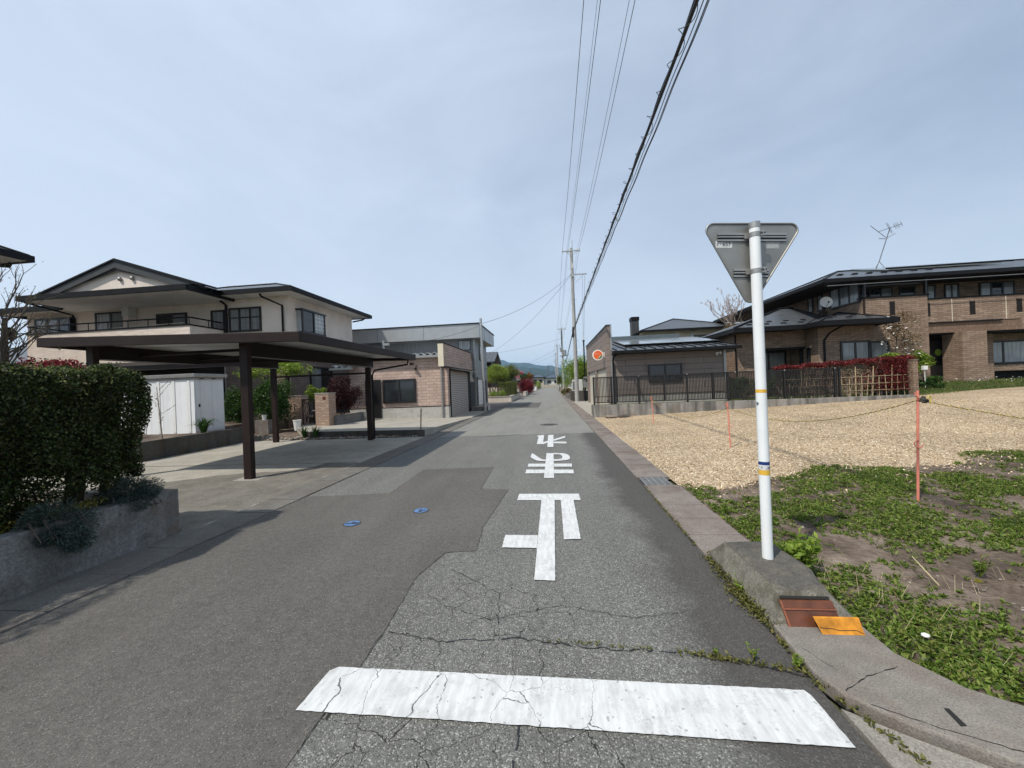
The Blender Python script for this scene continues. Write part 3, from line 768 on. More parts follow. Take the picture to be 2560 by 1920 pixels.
# big clipped hedge behind the planter wall
def hedge():
    e = empty('clipped_hedge', (-5.5, 1.2, .5), 'tall dark green clipped hedge on the planter wall at the left edge', 'hedge')
    x0, x1, y0, y1, z0, z1 = -6.35, -4.82, -3.0, 4.14, .60, 2.03
    def sample(n, face):
        u = RNG.uniform(0, 1, n); v = RNG.uniform(0, 1, n); dd = -np.abs(RNG.normal(0, .07, n))
        if face == 'x': p = np.stack([x1 + dd, y0 + (y1 - y0) * u, z0 + (z1 - z0) * v], 1)
        if face == 'z': p = np.stack([x0 + (x1 - x0) * u, y0 + (y1 - y0) * v, z1 + dd], 1)
        if face == 'y': p = np.stack([x0 + (x1 - x0) * u, y1 + dd, z0 + (z1 - z0) * v], 1)
        w = .075 * np.sin(p[:, 1] * 5.1 + p[:, 2] * 3) + .045 * np.sin(p[:, 1] * 11 + 1) * np.cos(p[:, 2] * 8) + .03 * np.sin(p[:, 0] * 9 + p[:, 1] * 7)
        ax = {'x': 0, 'z': 2, 'y': 1}[face]; p[:, ax] += w
        # round the arris and the foot
        k = np.clip((p[:, 2] - (z1 - .16)) / .16, 0, 1); p[:, 0] -= .07 * k ** 2 * (p[:, 0] > -5.2); p[:, 1] -= .10 * k ** 2 * (p[:, 1] > 3.9)
        k = np.clip(((z0 + .3) - p[:, 2]) / .3, 0, 1); p[:, 0] -= .12 * k ** 2 * (p[:, 0] > -5.4); p[:, 1] -= .10 * k ** 2 * (p[:, 1] > 3.8)
        foot = np.interp(p[:, 1], [-3, 3.2, 3.45, 3.8, 4.15], [.55, .58, .74, .82, .80]) + .05 * np.sin(p[:, 1] * 13) + .04 * np.sin(p[:, 1] * 29)
        return p[p[:, 2] > foot]
    near = lambda p: p[p[:, 1] > 2.3]
    P = [near(sample(95000, 'x')), sample(26000, 'y'), near(sample(62000, 'z')), sample(16000, 'x'), sample(9000, 'z')]
    # ragged fringe at the foot and a few shoots above the top
    q = np.stack([RNG.uniform(-5.6, -4.95, 5200), RNG.uniform(1.8, 4.15, 5200), .62 + RNG.uniform(0, .32, 5200)], 1)
    q = q[(q[:, 1] < 3.35) | (q[:, 2] > .8)]; P.append(q)
    q = np.stack([RNG.uniform(-6.1, -4.95, 900), RNG.uniform(2.5, 4.2, 900), 2.0 + np.abs(RNG.normal(0, .055, 900))], 1); P.append(q)
    q = np.stack([RNG.uniform(-6.0, -4.9, 60), RNG.uniform(2.6, 4.15, 60), np.full(60, 2.04)], 1)
    q = np.concatenate([q + np.stack([RNG.normal(0, .012, 60), RNG.normal(0, .012, 60), np.full(60, h)], 1) for h in (0, .02, .045, .07, .095)]); P.append(q[RNG.uniform(0, 1, len(q)) < .6])
    leaves('foliage', np.concatenate(P), .034, 'hedge_leaf', e, aspect=.55, upb=.5)
    q = np.stack([RNG.uniform(-6.2, -4.85, 2600), RNG.uniform(2.4, 4.12, 2600), 2.01 + np.abs(RNG.normal(0, .03, 2600))], 1); q2 = np.stack([np.full(260, -4.80) + RNG.normal(0, .02, 260), RNG.uniform(2.6, 4.1, 260), 2.0 - RNG.exponential(.3, 260)], 1); q2 = q2[q2[:, 2] > .9]
    leaves('new_shoot', np.concatenate([q, q2]), .028, 'olive_leaf', e, aspect=.5, upb=.6)
    m = B('bark')
    for k in range(70):
        a = Vector((-4.95 + random.uniform(-.05, .05), random.uniform(2.6, 4.1), random.uniform(.8, 1.95))); m.tube([a, a + Vector((random.uniform(.05, .2), random.uniform(-.08, .08), random.uniform(-.02, .14)))], [.004, .0015], 4)
    m.build('twig', e)
    m = B('dark_void')  # dark lumps added inside the hedge to block light between the leaves
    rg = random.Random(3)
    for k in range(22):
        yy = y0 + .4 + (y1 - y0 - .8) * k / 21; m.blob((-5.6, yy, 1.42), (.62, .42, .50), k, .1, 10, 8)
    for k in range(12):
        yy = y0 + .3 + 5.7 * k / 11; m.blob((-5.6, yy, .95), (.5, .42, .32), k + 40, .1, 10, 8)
    m.build('dark_core', e)
    for k, (x, y) in enumerate([(-5.25, 3.98), (-5.2, 3.62), (-5.3, 3.05), (-5.25, 2.5), (-5.3, 1.6), (-5.3, .6), (-5.3, -.6)]):
        b = B('bark')
        for j in range(4): b.tube([(x + rg.uniform(-.05, .05), y + rg.uniform(-.06, .06), .48), (x + rg.uniform(-.12, .12), y + rg.uniform(-.15, .15), 1.15)], [.035, .02], 6)
        b.build('trunk', e)
hedge()
shrub('golden_groundcover', 'yellow leaved ground cover glowing under the clipped hedge', 'plant', (-5.15, 3.35, .5), (-5.15, 3.35, .6), (.32, .55, .16), 'golden_leaf', 2600, .035, 16, 3)
def juniper(label, c, r, drop, seed):
    e = empty('grey_shrub', (c[0] - .2, c[1], .52), label, 'shrub', 'grey green shrubs spilling over the planter wall')
    rg = np.random.default_rng(seed)
    pts = blob_points(9500, c, r, 34, shell=.45, seed=seed)
    q = blob_points(5200, (c[0] + .1, c[1], c[2] - drop), (r[0] * .5, r[1] * .78, r[2] * .75), 18, seed=seed + 1)
    P = np.concatenate([pts, q]); P = P[~((P[:, 0] > -4.90) & (P[:, 0] < -4.70) & (P[:, 2] < .55))]; P = P[(P[:, 0] > -4.71) | (P[:, 2] > .52)]
    d = P - np.array(c); d /= np.linalg.norm(d, axis=1)[:, None]
    leaves('foliage', P, .034, 'juniper_leaf', e, aspect=.2, dirs=d, bend=.05)
    m = B('bark')
    for k in range(9):
        a = rg.uniform(-1, 1, 2); m.tube([(c[0] - .15, c[1], .5), (c[0] + .1 * a[0], c[1] + .2 * a[1], .62), (c[0] + .16, c[1] + .4 * r[1] * 2 * a[1], .45)], [.012, .009, .004], 5)
    m.build('stem', e)
juniper('grey green feathery shrub hanging low down the face of the planter wall', (-4.74, 3.18, .55), (.26, .29, .22), .15, 5)
juniper('grey green shrub mounded on the far end of the planter wall', (-4.86, 3.93, .63), (.24, .33, .20), .09, 9)

m = B('planter_concrete'); m.box(-4.90, -4.72, -4, 4.37, -.02, .56)
tag(m.build('planter_wall', bevel=.012), 'low grey concrete planter wall with rusty stain under the clipped hedge', 'planter wall')
m = B('planter_concrete').box(-14.5, -4.905, 4.27, 4.42, -.02, .545); tag(m.build('planter_return_wall'), 'low concrete return wall behind the hedge end', 'wall')

# ------------------------------------------------------------------ carport
def carport():
    e = empty('carport', (-7.6, 9.7, 0), 'flat dark brown metal carport on four posts over the driveway', 'carport')
    xl, xr, yn, yf = -10.2, -4.6, 6.65, 12.75
    zt = lambda x: 2.84 + (xr - x) * .030
    def slab(m, x0, x1, y0, y1, a, b):
        m.prism([(x0, y0), (x1, y0), (x1, y1), (x0, y1)], [zt(x0) + a, zt(x1) + a, zt(x1) + a, zt(x0) + a], [zt(x0) + b, zt(x1) + b, zt(x1) + b, zt(x0) + b])
    m = B('carport_deck'); slab(m, xl + .06, xr - .06, yn + .06, yf - .06, -.10, -.05); m.build('roof_deck', e)
    for x0, x1, y0, y1 in [(xl, xr, yn, yn + .06), (xl, xr, yf - .06, yf), (xr - .06, xr, yn + .061, yf - .061), (xl, xl + .06, yn + .061, yf - .061)]:
        m = B('brown_alu'); slab(m, x0, x1, y0, y1, -.19, 0); m.build('fascia', e, bevel=.012)
    for x in (-6.13, -9.62):
        B('brown_alu_dark').box(x - .05, x + .05, 7.23, yf - .1, zt(x) - .42, zt(x) - .101).build('beam', e)
        m = B('galvanised'); m.box(x + .052, x + .07, 7.24, yf - .2, zt(x) - .415, zt(x) - .405); m.build('beam_lip', e)
    for y in (8.1, 9.6, 11.1): B('brown_alu_dark').box(-9.56, -6.19, y - .03, y + .03, 2.70, 2.765).build('cross_rail', e)
    for x, y in ((-6.13, 7.16), (-6.2, 12.5), (-9.62, 7.16), (-9.66, 12.5)):
        b = B('brown_alu').box(x - .085, x + .085, y - .06, y + .06, 0, zt(x) - (.101 if y < 8 else .421)); b.build('post', e, bevel=.01)
    B('pale_concrete').box(-6.38, -5.85, 7.0, 7.34, .003, .012).build('footing', e)
    B('brown_alu').box(-9.53, -6.22, 7.13, 7.19, 2.30, 2.365).build('tie_bar', e)
    B('brown_alu_dark').box(-9.57, -6.29, 12.47, 12.53, 2.25, 2.31).build('tie_bar', e)
    m = B('dark_trim').tube([(-4.85, 12.66, 2.66), (-4.85, 12.6, 2.52), (-5.95, 12.45, 2.36), (-6.02, 12.42, 2.2), (-6.02, 12.42, .05)], .03, 8); m.build('downpipe', e)
carport()

m = MB(); m.mat('dark_wall_concrete').box(-11.2, -11.08, 9.2, 12.9, -.02, .54).box(-14.5, -11.2, 9.2, 9.32, -.02, .54).box(-12.6, -11.2, 12.78, 12.9, 0, .54)
tag(m.build('retaining_wall', bevel=.01), 'low dark stained concrete retaining wall in front of the storage shed', 'wall')
def shed():
    e = empty('storage_shed', (-12.8, 12.1, .5), 'white metal storage shed with grey sliding doors behind the low wall', 'shed')
    X0, X1, Y0, Y1 = -14.6, -11.82, 11.6, 12.75
    B('shed_panel').box(X0, X1, Y0, Y1, .5, 2.28).build('body', e)
    m = B('grey_alu').box(X0 - .06, X1 + .1, Y0 - .08, Y1 + .08, 2.36, 2.48); m.box(X0, X1 + .01, Y0 - .01, Y1 + .01, 2.281, 2.36); m.build('roof', e, bevel=.01)
    for y0, y1, x in ((Y0 + .06, Y0 + .52, .028), (Y0 + .50, Y1 - .06, .012)):
        d = B('shed_panel').box(X1, X1 + x, y0, y1, .56, 2.24).build('door', e)
        if x > .02: B('dark_trim').box(X1 + x, X1 + x + .015, y0 + .06, y0 + .11, 1.36, 1.46).build('handle', d)
    for ya in (.2, .66): B('dark_void').box(X1 + .011, X1 + .016, Y0 + ya, Y0 + ya + .16, 2.3, 2.33).build('vent', e)
    m = B('white_paint')
    for k in range(5): x = X0 + .3 + k * .56; m.box(x, x + .1, Y0 - .018, Y0, .52, 2.27)
    m.build('rib', e)
shed()
# thin sapling in front of the shed
def sapling():
    e = empty('sapling', (-11.6, 10.3, .5), 'thin leafless sapling stem in front of the white shed', 'tree')
    m = B('pale_bark'); rg = random.Random(4)
    m.tube([(-11.6, 10.3, .5), (-11.66, 10.3, 1.3), (-11.72, 10.3, 2.05)], [.022, .016, .008], 6)
    pts = []
    for z, dx, dz in ((1.75, .42, .38), (1.2, .40, .26), (1.95, .3, .3), (1.6, -.2, .25), (1.45, -.15, .2), (.95, .1, .2), (1.05, -.12, .2)):
        a = Vector((-11.65, 10.3, z)); b = a + Vector((dx, rg.uniform(-.1, .1), dz)); m.tube([a, b], [.007, .003], 5)
        for k in range(11): pts.append(a.lerp(b, rg.uniform(.2, 1.05)) + Vector((rg.uniform(-.03, .03),) * 3))
    m.build('trunk', e); leaves('bud', pts, .045, 'olive_leaf', e)
sapling()
def strappy(name, label, c, n, L, mat='shrub_leaf', group=None, droop=.5, w=.012, cat='plant'):
    e = empty(name, c, label, cat, group); V = []; rg = random.Random(int(c[0] * 77 + c[1] * 13))
    m = B(mat)
    for k in range(n):
        a = rg.uniform(0, 2 * math.pi); l = L * rg.uniform(.6, 1.1); t0 = rg.uniform(.15, .95) * droop
        d = Vector((math.cos(a), math.sin(a), 0)); side = Vector((-d.y, d.x, 0)) * w; p0 = Vector(c) + d * rg.uniform(0, .05)
        P = [p0, p0 + d * l * .35 * t0 + Vector((0, 0, l * .5)), p0 + d * l * .75 * t0 * 1.3 + Vector((0, 0, l * (.85 - .25 * t0))), p0 + d * l * t0 * 1.5 + Vector((0, 0, l * (1 - .75 * t0)))]
        for i in range(3):
            k0 = (1, .9, .55, .05)[i]; k1 = (1, .9, .55, .05)[i + 1]
            m.face([P[i] - side * k0, P[i] + side * k0, P[i + 1] + side * k1, P[i + 1] - side * k1])
    m.build('blade', e); return e
strappy('strappy_plant', 'clump of strappy green leaves on the low wall beside the white shed', (-11.38, 11.45, .5), 90, .58, 'shrub_leaf', droop=.75, w=.018)
strappy('strappy_plant', 'clump of narrow upright leaves in the rock bed, next to the far carport post', (-9.2, 13.35, .03), 60, .5, 'shrub_leaf', 'narrow leaved clumps in the rock bed', .5)
strappy('strappy_plant', 'clump of narrow upright leaves at the corner of the garage yard edge', (-8.65, 13.2, .03), 60, .5, 'shrub_leaf', 'narrow leaved clumps in the rock bed', .55)

# rocks at the edge of the garage yard
m = B('stone'); rg = random.Random(8)
for k in range(650):
    x = rg.uniform(-12.6, -4.75); y = 13.02 + rg.uniform(0, .34) + max(0, (-9 - x) * .5) * rg.uniform(0, 1) - .12; s = rg.uniform(.02, .065) * (1.5 if rg.random() < .1 else 1)
    m.blob((x, y, .02 + s * .3), (s * rg.uniform(.8, 1.5), s, s * .6), k, .25, 6, 4)
tag(m.build('rock_bed'), 'bed of brown broken stones along the garage yard edge', 'stones', kind='stuff')
m = B('planter_concrete').box(-12.45, -11.85, 14.9, 15.2, .0, .62); tag(m.build('concrete_block'), 'short concrete block under the round shrubs beside the gate', 'block')

def pot(label, c, r, h, mat='white_paint'):
    m = B(mat); n = 14; prof = [(r * .7, 0), (r, h), (r * 1.08, h), (r * 1.08, h * 1.06), (r * .9, h * 1.06), (r * .85, h * .85)]
    vs = [(c[0] + a * math.cos(2 * math.pi * k / n), c[1] + a * math.sin(2 * math.pi * k / n), c[2] + z) for a, z in prof for k in range(n)]
    fs = [(j * n + k, j * n + (k + 1) % n, (j + 1) * n + (k + 1) % n, (j + 1) * n + k) for j in range(len(prof) - 1) for k in range(n)]
    m.add(vs, fs); m.f.append(tuple(range(len(m.v) - n, len(m.v)))); m.mi.append(0)
    return tag(m.build('flower_pot', smooth=False), label, 'flower pot')
pot('white flower pot standing on the short concrete block', (-12.1, 15.02, .62), .1, .2)
pot('white bucket on the ground behind the far left carport post', (-10.9, 15.4, .1), .16, .42)

shrub('round_shrub', 'dark glossy round shrub between the shed and the near carport post', 'shrub', (-13.6, 15.4, .5), (-13.6, 15.4, 1.25), (.8, .6, .85), 'shrub_leaf', 9000, .07, 36, group='rounded green shrubs by the gate')
shrub('round_shrub', 'bright topped round shrub between carport post and gate pillar', 'shrub', (-12.15, 15.6, .02), (-12.15, 15.6, 1.40), (.98, .7, .98), 'shrub_leaf', 15000, .07, 44, group='rounded green shrubs by the gate')
tree('young_maple', 'yellow green young tree seen under the carport roof', 'tree', (-12.9, 16.6, .5), (-12.9, 16.5, 2.8), (1.9, .7, .62), 'fresh_leaf', 3400, .085, 1, tr=.05, clumps=16)
tree('dark_red_maple', 'very dark red maple in shade in front of the garage door', 'tree', (-10.7, 18.6, .3), (-10.6, 18.5, 1.65), (1.0, .7, 1.05), 'dark_maple', 9500, .075, 3, tr=.03, clumps=36)
shrub('pale_shrub', 'pale green shrub leaning against the right gate pillar', 'shrub', (-11.5, 17.9, .3), (-11.5, 17.7, 1.6), (.55, .4, .62), 'fresh_leaf', 2400, .08, 14)
# gate
def pillar(label, x0, x1, y0, y1, z0, z1):
    e = empty('gate_pillar', ((x0 + x1) / 2, (y0 + y1) / 2, z0), label, 'gate pillar', 'tan brick gate pillars')
    B('tan_pillar_brick').box(x0, x1, y0, y1, z0, z1).build('shaft', e)
    B('pale_concrete').box(x0 - .015, x1 + .015, y0 - .015, y1 + .015, z1, z1 + .04).build('cap', e); return e
pillar('tan brick gate pillar left of the black gate, beside the round shrub', -12.15, -11.5, 16.55, 17.1, .1, 1.55)
p = pillar('tan brick gate pillar right of the black gate, with a dark plate', -10.35, -9.72, 15.85, 16.4, .2, 1.62)
B('brown_reflector').box(-9.99, -9.86, 15.835, 15.85, 1.36, 1.49).build('name_plate', p)
def gate():
    e = empty('garden_gate', (-10.95, 16.6, .2), 'black wrought metal garden gate between two tan brick pillars', 'gate')
    for x0, x1 in ((-11.48, -10.93), (-10.90, -10.37)):
        m = B('window_trim'); rg = random.Random(int(x0 * 10))
        y = 16.62
        m.box(x0, x1, y, y + .03, .22, .26).box(x0, x1, y, y + .03, 1.36, 1.40).box(x0, x0 + .03, y, y + .03, .261, 1.359).box(x1 - .03, x1, y, y + .03, .261, 1.359)
        for k in range(26):
            a = Vector((rg.uniform(x0 + .03, x1 - .12), y + .015, rg.uniform(.26, 1.2))); b = a + Vector((rg.choice([-.06, .06, .09]), 0, .17)); c = b + Vector((.02, 0, .1))
            b.x = min(max(b.x, x0 + .03), x1 - .03); c.x = min(max(c.x, x0 + .03), x1 - .03); c.z = min(c.z, 1.38); m.tube([a, b, c], .012, 5)
        m.build('leaf', e)
    B('galvanised').box(-10.99, -10.84, 16.57, 16.60, .84, .89).build('latch', e)
    B('pale_concrete').box(-11.5, -10.36, 16.4, 16.9, .12, .215).build('threshold', e)
gate()
m = B('grey_block').box(-9.7, -9.58, 16.2, 18.6, .1, .62); m.box(-9.58, -9.0, 18.48, 18.6, .1, .6)
tag(m.build('garden_wall'), 'low grey block wall beside the right gate pillar', 'wall')

# ------------------------------------------------------------------ buildings helpers
def window(e, face, a0, a1, z0, z1, pos, n=2, pane='pane_dark', fw=.06, dep=.06, trans=None, name='window', label=None):
    """framed window on a wall: face '-y' looks at the camera, '+x'/'-x' along the road; n lights"""
    def bx(m, a, b, c, d, p0, p1):
        if face == '-y': m.box(a, b, pos - p1, pos - p0, c, d)
        elif face == '+x': m.box(pos + p0, pos + p1, a, b, c, d)
        else: m.box(pos - p1, pos - p0, a, b, c, d)
    m = B('window_trim')
    bx(m, a0, a1, z1 - fw, z1, 0, dep); bx(m, a0, a1, z0, z0 + fw, 0, dep + .015)
    bx(m, a0, a0 + fw, z0 + fw + .0005, z1 - fw - .0005, 0, dep); bx(m, a1 - fw, a1, z0 + fw + .0005, z1 - fw - .0005, 0, dep)
    w = (a1 - a0) / n
    for k in range(1, n): bx(m, a0 + k * w - fw * .55, a0 + k * w + fw * .55, z0 + fw + .0005, z1 - fw - .0005, 0, dep - .01)
    if trans: bx(m, a0 + fw + .0005, a1 - fw - .0005, trans - .03, trans + .03, 0, dep - .014)
    o = m.build(name, e)
    if label: o['label'] = label
    panes = pane if isinstance(pane, (list, tuple)) else [pane] * n
    for k in range(n):
        g_ = B(panes[k]); bx(g_, a0 + k * w + .02, a0 + (k + 1) * w - .02, z0 + .02, z1 - .02, 0, dep - .03 - (.008 if k % 2 else 0)); g_.build('pane', o)
    return o

def hip(e, x0, x1, y0, y1, z, ra, rb, fas=.26, mat='slate_roof', soffit='soffit_white', name='roof'):
    """hip roof over an eave rectangle whose fascia bottom is at z; ra, rb = ridge ends (x, y, z)"""
    zt = z + fas; a, b, c, d = (x0, y0, zt), (x1, y0, zt), (x1, y1, zt), (x0, y1, zt)
    m = B(mat); alongx = abs(ra[0] - rb[0]) >= abs(ra[1] - rb[1])
    if alongx: m.face([a, b, rb, ra]).face([b, c, rb]).face([c, d, ra, rb]).face([d, a, ra])
    else: m.face([a, b, ra]).face([b, c, rb, ra]).face([c, d, rb]).face([d, a, ra, rb])
    r = m.build(name, e)
    g_ = B('dark_trim'); t_ = .09
    g_.box(x0 - t_, x1 + t_, y0 - t_, y0, z, zt + .02).box(x0 - t_, x1 + t_, y1, y1 + t_, z, zt + .02).box(x0 - t_, x0, y0 + .001, y1 - .001, z, zt + .02).box(x1, x1 + t_, y0 + .001, y1 - .001, z, zt + .02)
    g_.build('eave_gutter', e)
    B(soffit).box(x0, x1, y0 + .001, y1 - .001, z + .04, z + .08).build('soffit', e)
    m = B('dark_trim')
    for p, q in ((a, ra), (d, ra), (b, rb), (c, rb)) if alongx else ((a, ra), (b, ra), (c, rb), (d, rb)):
        m.tube([Vector(p) + Vector((0, 0, .02)), Vector(q) + Vector((0, 0, .03))], .045, 6)
    m.tube([Vector(ra) + Vector((0, 0, .03)), Vector(rb) + Vector((0, 0, .03))], .05, 6); m.build('ridge_cap', e)
    return r

# ------------------------------------------------------------------ cream house on the left
def cream_house():
    e = empty('cream_house', (-19, 20, .5), 'two storey cream plaster house with dark gabled roof and balcony behind the carport', 'house')
    m = MB(); m.mat('cream_plaster').box(-28.1, -13.0, 18, 24.2, 3.61, 6.58); m.mat('dark_brick').box(-16.5, -12.98, 17.98, 24.2, .5, 3.61); m.mat('cream_plaster').box(-28.1, -16.501, 17.985, 24.19, .5, 3.61)
    m.build('wall', e)
    # balcony
    m = B('cream_wavy').box(-25.2, -16.5, 16.1, 16.28, 3.45, 5.02).box(-16.68, -16.5, 16.281, 17.98, 3.45, 5.02).box(-25.2, -25.02, 16.281, 17.98, 3.45, 5.02)
    m.mat('soffit_white').box(-25.0, -16.7, 16.29, 17.97, 4.2, 4.32); m.build('balcony', e)
    m = B('dark_trim').box(-25.24, -16.46, 16.06, 16.32, 5.02, 5.08).box(-16.72, -16.46, 16.321, 17.98, 5.02, 5.08)
    m.tube([(-25.25, 16.18, 5.42), (-16.6, 16.18, 5.42), (-16.6, 17.95, 5.42)], .035, 8).tube([(-25.25, 17.9, 5.42), (-25.25, 16.18, 5.42)], .035, 8)
    for x in np.linspace(-25.1, -16.6, 9): m.tube([(x, 16.18, 5.08), (x, 16.18, 5.42)], .018, 6)
    m.tube([(-16.6, 17.2, 5.08), (-16.6, 17.2, 5.42)], .018, 6); m.build('balcony_rail', e)
    m = B('ivory').tube([(-21.3, 16.7, 5.22), (-17.4, 16.7, 5.28)], .02, 6).tube([(-19.0, 16.7, 5.08), (-19.0, 16.7, 5.26)], .015, 6).tube([(-17.6, 16.7, 5.08), (-17.6, 16.7, 5.28)], .015, 6); m.build('laundry_pole', e)
    # lean-to eave and shaded ground floor under the balcony
    m = B('dark_trim').prism([(-25.6, 14.9), (-15.2, 14.9), (-15.2, 16.1), (-25.6, 16.1)], [3.02, 3.02, 3.18, 3.18], [3.16, 3.16, 3.45, 3.45]); m.build('lower_roof', e)
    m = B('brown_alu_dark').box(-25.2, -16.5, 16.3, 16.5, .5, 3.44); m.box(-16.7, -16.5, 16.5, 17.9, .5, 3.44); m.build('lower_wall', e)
    window(e, '-y', -24.4, -22.0, .9, 2.7, 16.3, 2, 'pane_dark'); window(e, '-y', -20.5, -17.4, .7, 2.7, 16.3, 3, 'pane_dark')
    # upper windows
    window(e, '-y', -27.4, -25.2, 5.0, 6.2, 18, 3, ['pane_bright', 'pane_curtain', 'pane_dark'], .1, .2)
    window(e, '-y', -23.9, -22.05, 4.4, 6.35, 18, 2, ['pane_bright', 'pane_curtain'], .09)
    window(e, '-y', -20.3, -18.55, 4.5, 6.08, 18, 2, ['pane_dark', 'pane_curtain'], .1)
    window(e, '-y', -17.2, -16.42, 4.4, 6.08, 18, 1, 'pane_curtain', .1)
    window(e, '-y', -16.18, -14.43, 4.9, 6.13, 18, 3, 'pane_curtain', .09, .08, 5.62)
    B('off_white').box(-21.80, -21.42, 17.55, 17.95, 6.0, 6.55).build('wall_panel', e)
    m = B('cream_plaster').box(-21.75, -21.47, 17.56, 17.98, 4.32, 5.99); m.build('wall_fin', e)
    # drain pipes
    m = B('dark_trim').tube([(-13.85, 17.2, 6.55), (-13.85, 17.3, 6.45), (-13.25, 17.92, 6.1), (-13.25, 17.92, 3.6)], .05, 8); m.build('downpipe', e)
    m = B('dark_trim').tube([(-16.3, 17.6, 6.45), (-16.3, 17.92, 6.3), (-16.3, 17.92, 4.5)], .06, 8); m.build('downpipe', e)
    m = B('dark_trim').tube([(-24.3, 15.5, 6.42), (-25.1, 17.85, 6.3), (-25.1, 17.93, 6.1), (-25.1, 17.93, 5)], .05, 8); m.build('downpipe', e)
    # bay window on the road side
    m = B('window_trim').box(-13.0, -12.6, 18.55, 20.66, 5.98, 6.06).box(-13.0, -12.62, 18.6, 20.62, 4.82, 4.9)
    for y in (18.6, 19.55, 20.52): m.box(-12.72, -12.64, y, y + .09, 4.901, 5.979)
    w = m.build('bay_window', e)
    B('pane_bright').box(-12.99, -12.70, 18.64, 18.66, 4.905, 5.975).build('pane', w); B('pane_dark').box(-12.70, -12.68, 18.66, 19.56, 4.905, 5.975).build('pane', w); B('pane_bright').box(-12.70, -12.68, 19.62, 20.55, 4.905, 5.975).build('pane', w)
    m = B('white_paint')
    for k in range(1, 4): m.box(-12.678, -12.668, 19.6 + k * .235, 19.62 + k * .235, 4.91, 5.97)
    for k in range(1, 5): m.box(-12.677, -12.667, 19.65, 20.52, 4.9 + k * .215, 4.92 + k * .215)
    m.build('grille', w)
    window(e, '+x', 19.5, 21.6, 1.75, 3.1, -12.98, 2, ['pane_curtain', 'pane_dark'], .09)
    m = B('brown_alu_dark').box(-13.22, -13.08, 17.90, 17.975, .5, 3.6); m.build('trim_board', e)
    m = B('off_white').box(-12.98, -12.75, 22.3, 22.9, 4.35, 4.75).tube([(-12.8, 22.5, 4.75), (-12.8, 22.5, 5.0)], .02, 6); m.build('vent_hood', e)
    # wing roof
    hip(e, -19.5, -12.1, 17.0, 25.0, 6.55, (-18.6, 20.6, 8.0), (-15.5, 20.6, 8.0), .20)
    m = B('dark_trim').tube([(-12.3, 24.6, 6.5), (-12.3, 24.3, 6.35), (-12.95, 24.23, 6.25)], .05, 8); m.build('downpipe', e)
    m = B('white_paint').prism([(-17.1, 17.25), (-16.3, 17.25), (-16.7, 18.2), (-17.4, 18.2)], [6.85, 6.85, 7.15, 7.15], [6.89, 6.89, 7.19, 7.19]); m.build('valley_flashing', e)
    # main roof: soffit slab, eave, skirt and gable
    B('soffit_white').box(-24.45, -15.95, 15.45, 17.99, 6.47, 6.52).box(-28.9, -24.451, 17.1, 17.99, 6.45, 6.50).build('soffit', e)
    m = B('dark_trim').box(-24.55, -15.85, 15.33, 15.45, 6.46, 6.70).box(-15.95, -15.83, 15.451, 17.95, 6.46, 6.70).box(-24.57, -24.45, 15.451, 17.0, 6.46, 6.7).box(-29, -24.571, 17.0, 17.1, 6.39, 6.66).box(-29, -28.9, 17.1, 24, 6.39, 6.66)
    m.build('eave_gutter', e)
    gy = 16.25; ax, az = -20.25, 8.25; L, R = (-24.35, 6.9), (-16.15, 6.9)
    m = B('slate_roof').face([(-24.5, 15.4, 6.7), (-15.9, 15.4, 6.7), (-16.0, gy, 6.93), (-24.4, gy, 6.93)])
    m.face([(R[0], 15.75, R[1] - .02), (-15.9, 15.42, 6.70), (-14.6, 24, 6.7), (-19.2, 24, az), (ax, 15.75, az)]) if 0 else None
    sl = (az - 6.9) / (ax - L[0])
    m.face([(ax, 16.08, az + .02), (-25.0, 16.08, az + .02 - sl * (ax + 25.0)), (-25.0, 24.2, az + .02 - sl * (ax + 25.0)), (ax, 24.2, az + .02)])
    m.face([(-15.5, 16.08, az + .02 - sl * (ax + 25.0)), (ax, 16.08, az + .02), (ax, 24.2, az + .02), (-15.5, 24.2, az + .02 - sl * (ax + 25.0))])
    m.face([(-29, 17.05, 6.66), (-24.5, 17.05, 6.66), (-22.5, 20.5, 7.6), (-27, 20.5, 7.6)]); m.face([(-29, 24, 6.66), (-29, 17.05, 6.66), (-27, 20.5, 7.6)])
    m.build('roof', e)
    B('cream_plaster').extrude([(L[0] + .25, gy, 6.93), (R[0] - .25, gy, 6.93), (ax, gy, az - .08)], (0, .25, 0)).build('gable_wall', e)
    m = B('dark_grey_board')
    for (px, pz) in ((-24.75, az - sl * (ax + 24.75)), (-15.75, az - sl * (ax + 24.75))):
        m.extrude([(px, 16.06, pz), (ax, 16.06, az), (ax, 16.06, az - .32), (px + .95, 16.06, pz)] if px < ax else [(ax, 16.06, az), (px, 16.06, pz), (px - .95, 16.06, pz), (ax, 16.06, az - .32)], (0, .05, 0))
    m.build('bargeboard', e)
    m = B('dark_trim')
    for px in (-24.8, -15.7):
        pz = az - sl * (ax + 24.8); m.beam((px, 16.08, pz + .05), (ax, 16.08, az + .05), .16, .07)
        q = (-23.7, -16.8)[px > ax]; m.beam((q, 16.12, 6.95), (ax, 16.12, az - .40), .06, .06)
    m.tube([(ax, 16.04, az + .06), (ax, 24.2, az + .06)], .07, 6); m.build('ridge_cap', e)
    for x in (-20.15, -19.5): B('sign_alu').blob((x, gy - .05, 7.42), (.10, .09, .10), 1, .0, 12, 8).build('gable_vent', e, smooth=True)
    m = B('dark_trim').tube([(-28.1, 17.98, 5.5), (-28.9, 17.9, 5.5)], .03, 6).blob((-28.9, 17.8, 5.5), (.1, .3, .36), 2, 0, 12, 8); m.build('wall_dish', e)
cream_house()

